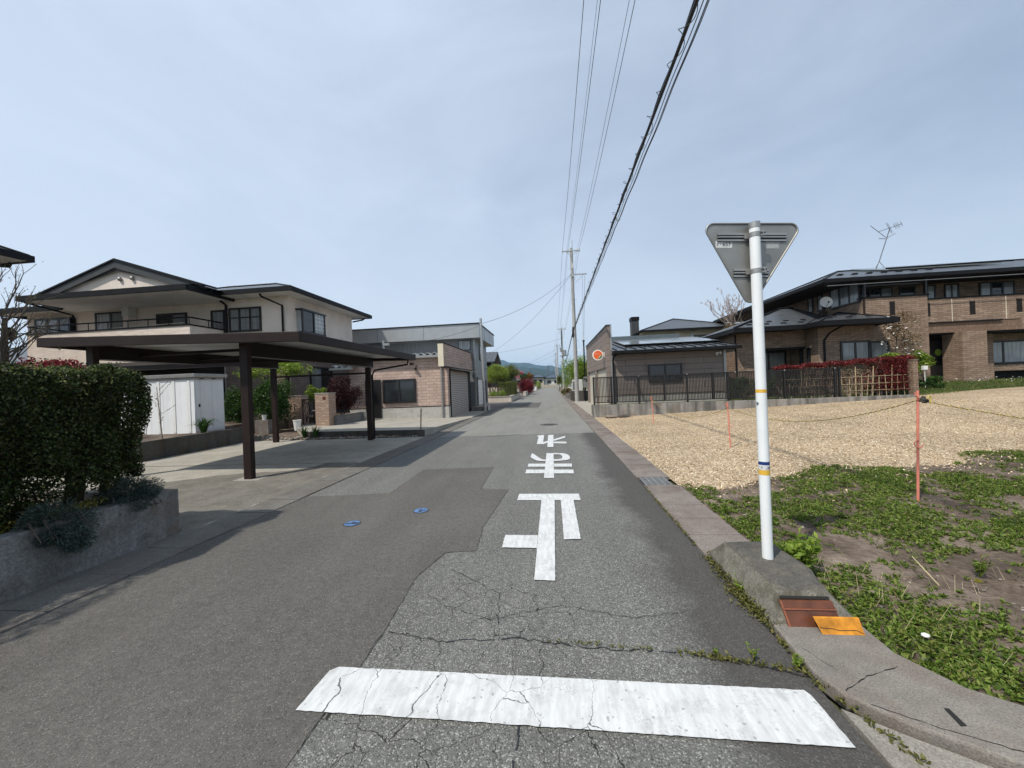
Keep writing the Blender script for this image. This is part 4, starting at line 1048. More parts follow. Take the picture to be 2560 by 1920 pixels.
# neighbour whose roof corner enters at the left edge
def left_neighbour():
    e = empty('neighbour_house', (-26, 7.5, 0), 'neighbouring house showing only its dark eave corner at the left edge', 'house')
    B('cream_plaster').box(-31, -21.4, 3.5, 11.2, 0, 7.1).build('wall', e)
    hip(e, -32, -19.31, 2.5, 12.5, 7.01, (-27, 7.5, 9.6), (-24.5, 7.5, 9.6), .22)
    B('dark_trim').tube([(-19.9, 12.35, 7.0), (-19.95, 12.35, 6.85), (-21.35, 11.25, 6.8)], .06, 8).build('downpipe', e)
left_neighbour()
def back_left_house():
    e = empty('far_left_house', (-40, 27, .5), 'pale house with grey roof behind the bare tree at the left edge', 'house')
    B('beige_wall').box(-46, -33, 24, 30, .5, 4.4).build('wall', e)
    hip(e, -47, -32, 23, 31, 4.3, (-42, 27, 6.4), (-37, 27, 6.4), .22)
    window(e, '-y', -41, -38, 2, 3.6, 24, 2, 'pane_bright')
back_left_house()

# ------------------------------------------------------------------ pink tiled garage on the left
def left_garage():
    e = empty('tiled_garage', (-8.2, 22.7, 0), 'low garage with pink brown tile siding and roller shutter at the left kerb', 'garage')
    m = MB(); m.mat('pink_siding').box(-11.0, -5.52, 20, 25.5, .72, 3.32); m.mat('base_concrete').box(-11.03, -5.50, 19.97, 25.5, -.02, .68); m.mat('dark_trim').box(-11.04, -5.49, 19.96, 25.5, .68, .721)
    m.build('wall', e)
    window(e, '-y', -9.1, -7.27, .94, 2.22, 20, 2, 'pane_dark', .08, .09)
    d = B('window_trim').box(-10.08, -9.22, 19.9, 19.97, .08, 2.24).build('door', e); B('galvanised').box(-9.98, -9.88, 19.86, 19.9, 1.1, 1.18).build('handle', d)
    # corrugated roof edge
    m = B('galvanised'); xs = np.arange(-11.2, -5.75, .06)
    for a, b in zip(xs, xs[1:]):
        za = 3.50 + .07 * math.cos(a * 2 * math.pi / .36); zb = 3.50 + .07 * math.cos(b * 2 * math.pi / .36)
        m.add([(a, 19.72, za - .03), (b, 19.72, zb - .03), (b, 25.4, zb - .10), (a, 25.4, za - .10), (a, 19.72, za), (b, 19.72, zb), (b, 25.4, zb - .07), (a, 25.4, za - .07)], [(4, 5, 6, 7), (0, 3, 2, 1), (0, 1, 5, 4)])
    m.build('roof', e)
    B('grey_alu').box(-11.25, -5.76, 19.66, 19.78, 3.30, 3.42).build('eave_gutter', e)
    # parapet sign band over the shutter
    m = MB(); m.mat('pink_siding').box(-5.62, -5.44, 19.16, 26.0, 2.78, 3.93); m.mat('ivory').box(-5.70, -5.44, 19.1, 19.158, 2.76, 3.95).box(-5.74, -5.625, 19.16, 19.5, 2.77, 3.94); m.mat('dark_trim').box(-5.72, -5.42, 19.08, 26.05, 3.951, 3.99).box(-5.66, -5.42, 19.12, 26.05, 2.72, 2.759)
    m.build('parapet', e)
    B('grey_alu').prism([(-5.5, 20.6), (-4.95, 20.6), (-4.95, 25.7), (-5.5, 25.7)], [2.70, 2.60, 2.60, 2.70], [2.73, 2.63, 2.63, 2.73]).build('canopy', e)
    B('taupe_shutter').box(-5.52, -5.50, 20.45, 24.75, .69, 2.52).box(-5.499, -5.48, 20.45, 24.75, .02, 2.52).build('roller_shutter', e)
    m = B('dark_trim').box(-5.52, -5.46, 20.36, 20.45, .0, 2.6).box(-5.52, -5.46, 24.75, 25.45, 0, 2.6).box(-5.52, -5.455, 20.36, 25.45, 2.601, 2.66); m.build('shutter_frame', e)
    B('grey_alu').tube([(-5.95, 19.86, 3.3), (-5.82, 19.9, 3.1), (-5.82, 19.9, .02)], .05, 8).build('downpipe', e)
    m = B('dark_trim').tube([(-7.35, 19.98, 3.02), (-7.35, 19.82, 3.0)], .03, 6).blob((-7.4, 19.76, 3.0), (.1, .1, .07), 3, .05, 8, 6).tube([(-7.2, 19.98, 2.9), (-7.2, 19.85, 2.75)], .025, 6).box(-7.26, -7.14, 19.78, 19.9, 2.68, 2.76); m.build('security_lamp', e)
left_garage()
def awning():
    e = empty('corrugated_awning', (-11.0, 19.4, 2.8), 'small corrugated awning between the house and the tiled garage', 'awning')
    m = B('galvanised'); xs = np.arange(-11.6, -10.5, .06)
    for a, b in zip(xs, xs[1:]):
        za = 3.02 + .07 * math.cos(a * 2 * math.pi / .36); zb = 3.02 + .07 * math.cos(b * 2 * math.pi / .36)
        m.add([(a, 19.3, za - .03), (b, 19.3, zb - .03), (b, 21, zb + .04), (a, 21, za + .04), (a, 19.3, za), (b, 19.3, zb), (b, 21, zb + .07), (a, 21, za + .07)], [(4, 5, 6, 7), (0, 3, 2, 1), (0, 1, 5, 4)])
    m.build('sheet', e); B('grey_alu').box(-11.7, -10.4, 19.22, 19.36, 2.82, 2.93).build('eave_gutter', e)
awning()
m = B('dark_trim').tube([(-4.66, 13.1, 0), (-4.6, 13.08, .98)], .018, 6); tag(m.build('marker_rod'), 'thin dark rod standing at the corner of the garage yard', 'rod')

# ------------------------------------------------------------------ grey two storey building
def grey_building():
    e = empty('grey_building', (-9.5, 29, 0), 'grey metal clad two storey building with deep parapet fascia', 'building')
    m = MB(); m.mat('grey_metal_wall').box(-13.6, -5.3, 26.2, 31.4, .28, 5.0); m.mat('base_concrete').box(-13.62, -5.28, 26.18, 31.42, 0, .28); m.build('wall', e)
    m = B('fascia_metal').box(-13.8, -4.75, 25.5, 32.2, 4.95, 5.88); m.build('fascia', e)
    m = B('dark_trim').box(-13.86, -4.70, 25.44, 32.26, 5.88, 5.95); m.build('coping', e)
    m = B('dark_grey_board')
    for x in (-11.9, -8.6): m.box(x, x + .02, 25.494, 25.5, 4.96, 5.87)
    for y in (27.6, 29.9): m.box(-4.75, -4.744, y, y + .02, 4.96, 5.87)
    m.build('fascia_joint', e)
    window(e, '-y', -6.35, -5.5, 4.2, 4.86, 26.2, 1, 'pane_bright', .03, .05)
    window(e, '+x', 28.2, 29.0, 3.6, 4.75, -5.3, 1, 'pane_dark', .06)
    B('white_shutter').box(-5.3, -5.25, 26.9, 29.6, .32, 2.15).build('garage_door', e)
    m = B('grey_metal_wall').box(-5.3, -5.2, 26.75, 26.88, .3, 2.3).box(-5.3, -5.2, 29.62, 29.75, .3, 2.3).box(-5.3, -5.2, 26.75, 29.75, 2.16, 2.3); m.build('door_frame', e)
    B('dark_trim').box(-5.3, -5.24, 30.2, 30.6, .4, 2.1).build('side_panel', e)
    B('grey_alu').box(-5.31, -5.2, 26.12, 26.22, .3, 5.0).build('corner_trim', e)
    B('dark_trim').box(-5.3, -5.22, 26.32, 26.55, .7, 2.2).build('meter_cover', e)
grey_building()
m = B('planter_concrete').box(-5.45, -4.42, 25.4, 26.1, -.02, .26); tag(m.build('concrete_plinth', bevel=.01), 'low concrete plinth at the foot of the grey steel pole', 'plinth')
m = B('white_paint').box(-4.4, -4.3, 25.95, 26.1, .0, .35); tag(m.build('marker_post'), 'short white marker block beside the grey steel pole', 'marker')
m = B('galvanised').tube([(-4.47, 25.1, 0), (-4.53, 25.12, 6.15)], [.095, .085], 12)
m.mat('dark_trim').box(-4.36, -4.2, 25.02, 25.2, 2.8, 2.82); m.mat('white_paint').tube([(-4.45, 25.05, 5.7), (-4.2, 25, 5.75)], .02, 6)
tag(m.build('steel_pole', smooth=False), 'slim grey steel pole in front of the grey building', 'pole')
m = B('galvanised').tube([(-11.0, 24.5, 3.4), (-11.03, 24.5, 4.95)], .09, 10).box(-10.95, -10.6, 24.4, 24.6, 4.6, 4.75); tag(m.build('service_mast'), 'short grey service mast rising behind the tiled garage roof', 'mast')

# ------------------------------------------------------------------ further up on the left
m = MB(); m.mat('planter_block').box(-9.5, -4.05, 37.6, 37.85, 0, .50).box(-4.3, -4.05, 37.851, 46, 0, .50); m.mat('pale_concrete').box(-9.5, -4.0, 37.55, 37.9, .50, .57).box(-4.35, -4.0, 37.901, 46, .50, .57)
tag(m.build('block_planter'), 'cream ribbed block planter wall past the grey building', 'planter')
surface_sheet('planter_soil', [(-9.5, 37.9), (-4.35, 37.9), (-4.35, 46), (-9.5, 46)], .48, 'soil', thick=.4)
shrub('clipped_ball', 'bright clipped ball shrub in the block planter, left one', 'shrub', (-6.0, 39.3, .48), (-6.0, 39.3, .78), (.46, .46, .34), 'fresh_leaf', 2600, .05, 30, 3, 'clipped balls in the block planter', .8, .46)
shrub('clipped_ball', 'bright clipped ball shrub in the block planter, beside the clipped hedge block', 'shrub', (-5.1, 39.3, .48), (-5.1, 39.3, .77), (.42, .42, .33), 'fresh_leaf', 2600, .05, 30, 3, 'clipped balls in the block planter', .8, .46)
shrub('clipped_ball', 'bright clipped ball shrub against the corner of the grey building', 'shrub', (-6.85, 39.3, .48), (-6.85, 39.3, .74), (.40, .42, .33), 'fresh_leaf', 2000, .05, 30, 3, 'clipped balls in the block planter', .8, .46)
def box_hedge(name, label, x0, x1, y0, y1, z0, z1, mat, n, size, group=None):
    e = empty(name, ((x0 + x1) / 2, (y0 + y1) / 2, z0), label, 'hedge', group)
    f = RNG.integers(0, 4, n); p = np.stack([RNG.uniform(x0, x1, n), RNG.uniform(y0, y1, n), RNG.uniform(z0, z1, n)], 1); dd = np.abs(RNG.normal(0, .08, n))
    p[f == 0, 0] = x1 - dd[f == 0]; p[f == 1, 1] = y0 + dd[f == 1]; p[f == 2, 2] = z1 - dd[f == 2]
    w = .08 * np.sin(p[:, 1] * 3 + p[:, 0] * 4); p += w[:, None] * .6
    leaves('foliage', p, size, mat, e, aspect=.6)
    m = B('bark')
    for k in range(5): x = x0 + (x1 - x0) * (k + .5) / 5; m.tube([(x, (y0 + y1) / 2, z0 - .3), (x, (y0 + y1) / 2, z1 - .3)], [.04, .02], 6)
    m.build('trunk', e)
box_hedge('box_hedge', 'olive green clipped block hedge at the end of the block planter', -5.9, -4.15, 41.5, 46, .5, 2.0, 'olive_leaf', 14000, .07)
tree('green_maple', 'light green spreading tree beside the grey building', 'tree', (-6.6, 43, .48), (-6.3, 43.5, 2.95), (1.75, 1.4, 1.25), 'maple_green', 15000, .085, 4, tr=.045, clumps=30)
tree('green_maple', 'olive green tree behind the block hedge', 'tree', (-5.6, 49, .1), (-5.5, 49, 3.2), (1.5, 1.5, 1.2), 'olive_leaf', 8000, .11, 3, tr=.05, clumps=28)
m = MB(); m.mat('planter_block').box(-4.1, -3.75, 54, 62, 0, .52); m.mat('pale_concrete').box(-4.15, -3.7, 54, 62, .52, .6)
tag(m.build('low_planter_wall'), 'short low cream planter wall in front of the red bush', 'planter')
shrub('red_bush', 'large rounded deep red bush beside the road', 'shrub', (-4.3, 60, 0), (-4.0, 60, 1.25), (1.6, 1.6, 1.38), 'red_leaf', 22000, .08, 52, group='red shrubs along the left kerb')
shrub('red_bush', 'smaller red bush beyond the large red one', 'shrub', (-4.2, 66, 0), (-4.15, 66, 1.15), (.9, 1.2, 1.0), 'red_leaf', 6000, .085, 30, group='red shrubs along the left kerb')
tree('pink_dogwood', 'small tree with pink blossom above the red bush', 'tree', (-5.0, 58.5, 0), (-4.9, 58.5, 3.0), (.75, .8, 1.0), 'pink_bloom', 1500, .12, 1, tr=.05, clumps=8, spread=.3)
tree('bronze_tree', 'orange bronze leaved tree behind the red bush', 'tree', (-3.9, 66, 0), (-3.8, 66, 3.1), (.9, .9, .7), 'orange_leaf', 3500, .1, 2, tr=.05, clumps=18)
tree('dark_tree', 'dark green tree between the pink blossom and the bronze tree', 'tree', (-4.9, 64, 0), (-4.7, 64, 2.9), (.8, .9, .9), 'shrub_leaf', 4500, .1, 2, tr=.05, clumps=18)
def gable_house():
    e = empty('gabled_house', (-11, 55, 0), 'brown house with steep grey gable roof behind the grey building', 'house')
    B('brown_alu').box(-16, -7.6, 48.2, 53.2, 0, 4.6).build('wall', e)
    m = B('seam_roof')
    for y0, y1 in ((47.2, 50.6), (54.0, 50.6)): m.extrude([(-16.6, y0, 4.55), (-7.0, y0, 4.55), (-7.0, y1, 6.0), (-16.6, y1, 6.0)], (0, 0, .12))
    m.build('roof', e); B('brown_alu_dark').extrude([(-7.62, 48.2, 4.6), (-7.62, 53.2, 4.6), (-7.62, 50.6, 5.9)], (-.1, 0, 0)).build('gable_wall', e)
    window(e, '-y', -9.2, -8.0, 3.0, 4.2, 48.2, 2, 'pane_bright')
gable_house()
def slat_fence():
    e = empty('slat_fence', (-7.5, 47.5, 0), 'pale fence with dark posts behind the light green tree', 'fence')
    B('beige_wall').box(-11, -5.6, 47.5, 47.55, .3, 1.4).build('panel', e)
    for x in (-10.5, -9, -7.8, -6.8, -5.8): B('dark_trim').box(x, x + .08, 47.4, 47.49, 0, 1.9).build('post', e)
slat_fence()
for k, (x, y, r, h, mt, lb) in enumerate([(-4.6, 76, 1.0, 2.2, 'olive_leaf', 'olive bush by the left kerb, first beyond the red shrubs'), (-4.4, 92, 1.1, 2.0, 'shrub_leaf', 'dark green bush by the left kerb near the white gate'), (-4.3, 118, 1.5, 2.4, 'fresh_leaf', 'bright green bush by the left kerb near the end of the road')]):
    shrub('kerb_bush', lb, 'shrub', (x, y, 0), (x, y, h * .55), (r, r, h * .55), mt, 2600, .14, 18, group='bushes along the far left kerb')
m = B('white_paint').box(-4.9, -3.6, 88, 88.1, .1, 1.0).box(-4.2, -4.1, 87.95, 88.15, 0, 1.6); tag(m.build('white_gate'), 'small white gate at the far left of the road', 'gate')
def far_house(name, label, x0, x1, y0, y1, zw, ridge, wall, roof, group=None, win=True):
    e = empty(name, ((x0 + x1) / 2, y0, 0), label, 'house', group)
    B(wall).box(x0, x1, y0, y1, 0, zw).build('wall', e)
    cx, cy = (x0 + x1) / 2, (y0 + y1) / 2; q = min(x1 - x0, y1 - y0) * .35
    if x1 - x0 > y1 - y0: ra, rb = (x0 + q, cy, ridge), (x1 - q, cy, ridge)
    else: ra, rb = (cx, y0 + q, ridge), (cx, y1 - q, ridge)
    hip(e, x0 - .6, x1 + .6, y0 - .6, y1 + .6, zw - .1, ra, rb, .2, roof)
    if win:
        w = (x1 - x0)
        window(e, '-y', x0 + w * .15, x0 + w * .4, zw - 2.0, zw - .8, y0, 2, 'pane_dark', .08); window(e, '-y', x0 + w * .6, x0 + w * .85, zw - 2.0, zw - .8, y0, 2, 'pane_dark', .08)
    return e
far_house('end_house', 'pale house with dark pitched roof closing the end of the road, left one', -7.5, -3.0, 146, 154, 3.9, 5.4, 'beige_wall', 'blue_tile', 'houses at the end of the road')
far_house('end_house', 'wide low house with blue grey tiled roof closing the end of the road', -2.6, 3.2, 147, 156, 3.5, 5.3, 'off_white', 'blue_tile', 'houses at the end of the road')
B('beige_wall').box(-4.2, 1.6, 142.5, 142.8, 0, 1.05).build('boundary_wall'); tag(bpy.data.objects['boundary_wall'], 'low beige boundary wall across the end of the road', 'wall')
far_house('white_house', 'white house with dark roof behind the row of utility poles', 4.2, 11, 98, 106, 5.2, 7.0, 'white_paint', 'slate_roof')
far_house('side_house', 'cream house far up the left side behind the bushes', -13, -6.2, 92, 101, 3.4, 4.9, 'cream_plaster', 'blue_tile', 'houses along the left side')
far_house('side_house', 'grey house near the end of the left side', -12, -6.0, 122, 131, 3.6, 5.0, 'grey_metal_wall', 'slate_roof', 'houses along the left side')
far_house('side_house', 'low brown house behind the pink blossom tree', -13, -7.4, 70, 80, 3.0, 4.2, 'brown_alu', 'slate_roof', 'houses along the left side')
# lattice tower and slim mast far away
def tower():
    e = empty('lattice_tower', (-7.6, 900, 0), 'grey lattice power tower far off in front of the mountains', 'tower')
    m = B('wire_grey'); x, y, Ht = -7.6, 900, 43
    for sx in (-1, 1):
        for sy in (-1, 1): m.tube([(x + sx * 5, y + sy * 5, 0), (x + sx * 1.2, y + sy * 1.2, 30), (x + sx * .8, y + sy * .8, Ht)], .35, 5)
    for k in range(12):
        z0, z1 = k * 3.4, (k + 1) * 3.4; w0 = np.interp(z0, [0, 30, 43], [5, 1.2, .8]); w1 = np.interp(z1, [0, 30, 43], [5, 1.2, .8])
        for s in (-1, 1): m.tube([(x - s * w0, y - w0, z0), (x + s * w1, y - w1, z1)], .2, 4).tube([(x - w0, y - s * w0, z0), (x - w1, y + s * w1, z1)], .2, 4)
    m.build('frame', e)
    m = B('wire_grey')
    for z, w in ((32, 5), (36, 4.2), (40, 3.4)): m.tube([(x - w, y, z), (x, y, z + .8), (x + w, y, z)], .3, 5)
    m.build('cross_arm', e)
tower()
m = B('wire_grey').tube([(3.2, 620, 0), (3.2, 620, 27)], .35, 6); tag(m.build('distant_mast'), 'slim distant mast right of the lattice tower', 'mast')
m = B('wire_grey').tube([(-13.9, 260, 0), (-13.9, 260, 12)], .18, 6); tag(m.build('distant_pole'), 'bare distant pole above the bronze leaved tree', 'pole')

# ------------------------------------------------------------------ utility poles and wires
def pole(label, x, y, h, arms=True, transformer=False, big=False):
    e = empty('utility_pole', (x, y, 0), label, 'utility pole', 'concrete utility poles on the right side')
    m = B('pole_concrete').tube([(x, y, 0), (x, y, h * .5), (x, y, h)], [.19, .155, .12], 14, cap=False); m.build('shaft', e, smooth=True)
    if arms:
        m = B('galvanised').box(x - .78, x + .76, y - .14, y - .06, h - .32, h - .24); m.tube([(x + .08, y, h - .2), (x + .1, y, h + .65)], .03, 6)
        m.tube([(x - .5, y - .1, h - .28), (x, y - .13, h - .75)], .02, 5).tube([(x + .5, y - .1, h - .28), (x, y - .13, h - .75)], .02, 5); m.build('cross_arm', e)
        for dx in (-.74, -.27, .54, .70):
            b = B('off_white').tube([(x + dx, y - .1, h - .24), (x + dx, y - .1, h - .05)], [.045, .035], 8).tube([(x + dx, y - .1, h - .42), (x + dx, y - .1, h - .33)], [.03, .04], 8); b.build('insulator', e)
    m = B('galvanised')
    for k in range(int(h / .9) - 3):
        z = 2.6 + k * .9; s = 1 if k % 2 else -1; m.tube([(x + s * .12, y, z), (x + s * .32, y, z)], .012, 5)
    m.build('step_bolt', e)
    m = B('galvanised').tube([(x, y, h * .40 - .03), (x, y, h * .40 + .03)], .165, 12).tube([(x, y, 4.3), (x, y, 4.38)], .172, 12).tube([(x, y, 2.2), (x, y, 2.3)], .185, 12); m.build('band', e)
    if big:
        m = B('galvanised').box(x - .2, x + 1.25, y - .14, y - .05, 11.0, 11.09).tube([(x + .95, y - .1, 11.0), (x + .2, y - .1, 10.3)], .015, 5); m.build('bracket_arm', e)
        m = B('dark_trim').tube([(x - .16, y - .1, 5.6), (x - .12, y - .15, 6.5)], [.09, .06], 8); m.build('cable_joint', e)
        m = B('off_white').tube([(x - .1, y - .2, 10.9), (x + .2, y - .2, 10.9)], .04, 6).tube([(x + .05, y - .18, 11.6), (x + .05, y - .18, 12.0)], .06, 6); m.build('insulator', e)
        m = B('galvanised').tube([(x + .15, y, 4.3), (x + .9, y, 4.6), (x + 1.2, y, 4.55)], .025, 6); m.build('bracket', e)
    if transformer:
        m = B('grey_alu').tube([(x + .42, y - .2, h * .56), (x + .42, y - .2, h * .56 + 1.0)], .28, 12).tube([(x - .3, y - .2, h * .62), (x - .3, y - .2, h * .62 + .8)], .15, 10); m.build('transformer', e)
        m = B('dark_trim').tube([(x - .12, y - .15, h * .7), (x - .12, y - .15, h * .95)], .06, 6).box(x - .5, x + .75, y - .3, y - .2, h * .56 - .1, h * .56); m.build('bracket', e)
pole('tall grey concrete utility pole nearest the camera, beside the shop garage', 2.13, 34, 13.4, big=True)
pole('utility pole carrying a grey transformer, second from the camera', 2.1, 70, 11.6, transformer=True)
pole('utility pole with a single cross arm, third from the camera', 1.75, 105, 12.0)
pole('utility pole with a single cross arm, fourth from the camera', 1.75, 140, 12.4)
pole('utility pole at the far end of the row, fifth from the camera', 1.8, 176, 12.2)

def sag_pts(a, b, s, n=24):
    a, b = Vector(a), Vector(b)
    return [a.lerp(b, k / n) - Vector((0, 0, 4 * s * (k / n) * (1 - k / n))) for k in range(n + 1)]
def wire(name, label, pts, r, mat='wire_grey', group='overhead wires', n=5, cat='overhead wire'):
    m = B(mat).tube(pts, r, n); o = m.build(name); tag(o, label, cat, group); return o
for k, (dx, r, lb) in enumerate([(-.74, .011, 'overhead power wire on the outer left insulator of the pole'), (-.36, .006, 'thin overhead wire left of the pole top'), (-.27, .011, 'overhead power wire on the inner left insulator of the pole'), (.54, .008, 'overhead power wire on the inner right insulator of the pole'), (.70, .011, 'overhead power wire on the outer right insulator of the pole')]):
    x = 2.13 + dx - .05
    pts = sag_pts((x - .05, -6, 13.2), (x, 33.9, 13.15), .82, 40) + sag_pts((x, 33.9, 13.15), (2.1 + dx, 69.9, 11.4), .5, 14)[1:] + sag_pts((2.1 + dx, 69.9, 11.4), (1.75 + dx, 104.9, 11.8), .5, 10)[1:] + sag_pts((1.75 + dx, 104.9, 11.8), (1.75 + dx, 139.9, 12.2), .5, 8)[1:] + sag_pts((1.75 + dx, 139.9, 12.2), (1.8 + dx, 175.9, 12), .5, 8)[1:]
    wire('power_wire', lb, pts, r, group='power wires along the pole tops')
def comm_cable():
    base = sag_pts((1.86, -8, 6.1), (1.99, 33.85, 6.05), -.12, 160)
    e = empty('communication_cable', (1.9, 10, 6), 'thick black bundled cable with spiral hanger running from the near pole overhead', 'cable')
    m = B('cable_black').tube(base, .026, 7).tube([p + Vector((.012 * math.sin(i), 0, .055)) for i, p in enumerate(base)], .012, 5); m.build('bundle', e)
    # spiral hanger loops
    m = B('cable_black'); P = []
    for i in range(160 * 12):
        s = i / 12; k = min(int(s), 159); p = base[k].lerp(base[k + 1], s - k); a = s * 2 * math.pi / 2.1
        rr = .05 + .03 * max(0, math.sin(s * .9)) + .012 * math.sin(s * 3.7)
        P.append(p + Vector((-math.cos(a) * rr - .02, 0, .02 + math.sin(a) * rr)))
    m.tube(P, .005, 4); m.build('spiral_hanger', e)
    m = B('cable_black')
    for dx, dz, r in ((.11, -.04, .008), (.085, .02, .007), (.145, .0, .007)):
        m.tube([p + Vector((dx * (1 - .75 * max(0, (p.y - 8) / 26)) + .008 * math.sin(i * .9), 0, dz)) for i, p in enumerate(base)], r, 5)
    m.build('side_cable', e)
    p = base[72]; B('galvanised').tube([p, p + Vector((.08, .1, -.1)), p + Vector((.15, .15, -.02))], .012, 5).build('clip', e)
    # drop down past the pole to the next one
    m = B('cable_black').tube([(1.97, 33.8, 6.0), (1.95, 36, 5.75), (1.9, 42, 5.0), (1.95, 52, 4.4), (2.0, 62, 4.5), (2.02, 69.8, 5.2)], .04, 7).tube([(2.02, 69.8, 5.2), (1.9, 88, 4.9), (1.7, 104.8, 5.3)], .035, 6); m.build('next_span', e)
comm_cable()
for lb, a, b, s, r in [
    ('overhead drop wire from the near pole to the slim grey steel pole', (1.95, 33.8, 11.0), (-4.5, 25.1, 5.8), .55, .012),
    ('overhead drop wire from the near pole down to the gabled house', (1.95, 33.8, 10.9), (-8.2, 50.4, 5.9), .8, .012),
    ('overhead drop wire from the steel pole to the garage service mast', (-4.52, 25.1, 5.7), (-10.98, 24.5, 4.75), .35, .012),
    ('overhead drop wire from the near pole to the black mast', (3.2, 33.85, 10.9), (2.82, 33.0, 5.3), .0, .012),
    ('second overhead drop wire from the pole bracket to the black mast', (3.0, 33.85, 10.9), (2.76, 33.0, 5.1), .05, .010),
    ('overhead wire crossing the road high beyond the near pole', (1.9, 70, 9.6), (-16, 60, 6.2), .5, .016),
    ('overhead wire crossing the road lower beyond the transformer pole', (1.9, 70, 8.2), (-12, 92, 4.8), .6, .016),
    ('overhead wire from the third pole to the houses on the left', (1.7, 105, 9.5), (-13, 92, 4.6), .6, .018),
    ('overhead wire from the fourth pole to the houses on the left', (1.7, 140, 9.5), (-12, 124, 4.6), .6, .02)]:
    wire('drop_wire', lb, sag_pts(a, b, s, 16), r, 'wire_grey', 'house drop wires')

# ------------------------------------------------------------------ right side: low wall, fence, shop garage
m = MB(); m.mat('wall_concrete').box(1.9, 15.65, 18.2, 18.36, -.05, .57).box(1.9, 2.06, 18.361, 19.2, -.05, .57)
tag(m.build('boundary_wall', bevel=.01), 'long low stained concrete wall carrying the black fence, behind the wood chip lot', 'wall')
def fence():
    e = empty('black_fence', (7.2, 18.28, .57), 'black metal railing fence on the low concrete wall', 'fence')
    y = 18.27
    m = B('window_trim'); m.box(1.9, 12.58, y - .02, y + .02, 1.82, 1.87).box(1.9, 12.58, y - .02, y + .02, .66, .70).box(1.9, 12.58, y - .015, y + .015, .94, .97); m.build('rail', e)
    for x in (1.93, 2.73, 2.98, 3.98, 5.12, 6.12, 7.24, 7.9, 10.28, 12.35, 12.54):
        B('window_trim').box(x - .035, x + .035, y - .045, y + .045, .57 if x not in (2.98, 5.12, 7.24) else .66, 1.88).build('post', e)
    m = B('window_trim')
    for x in np.arange(2.0, 12.5, .064): m.box(x - .015, x + .015, y - .012, y + .012, .701, 1.819)
    m.build('balusters', e)
    m = B('galvanised')
    for x in (3.98, 6.12, 8.2, 10.28, 12.35): m.blob((x, y - .05, 1.85), (.03, .02, .025), 1, 0, 6, 4)
    m.build('fixing', e)
fence()
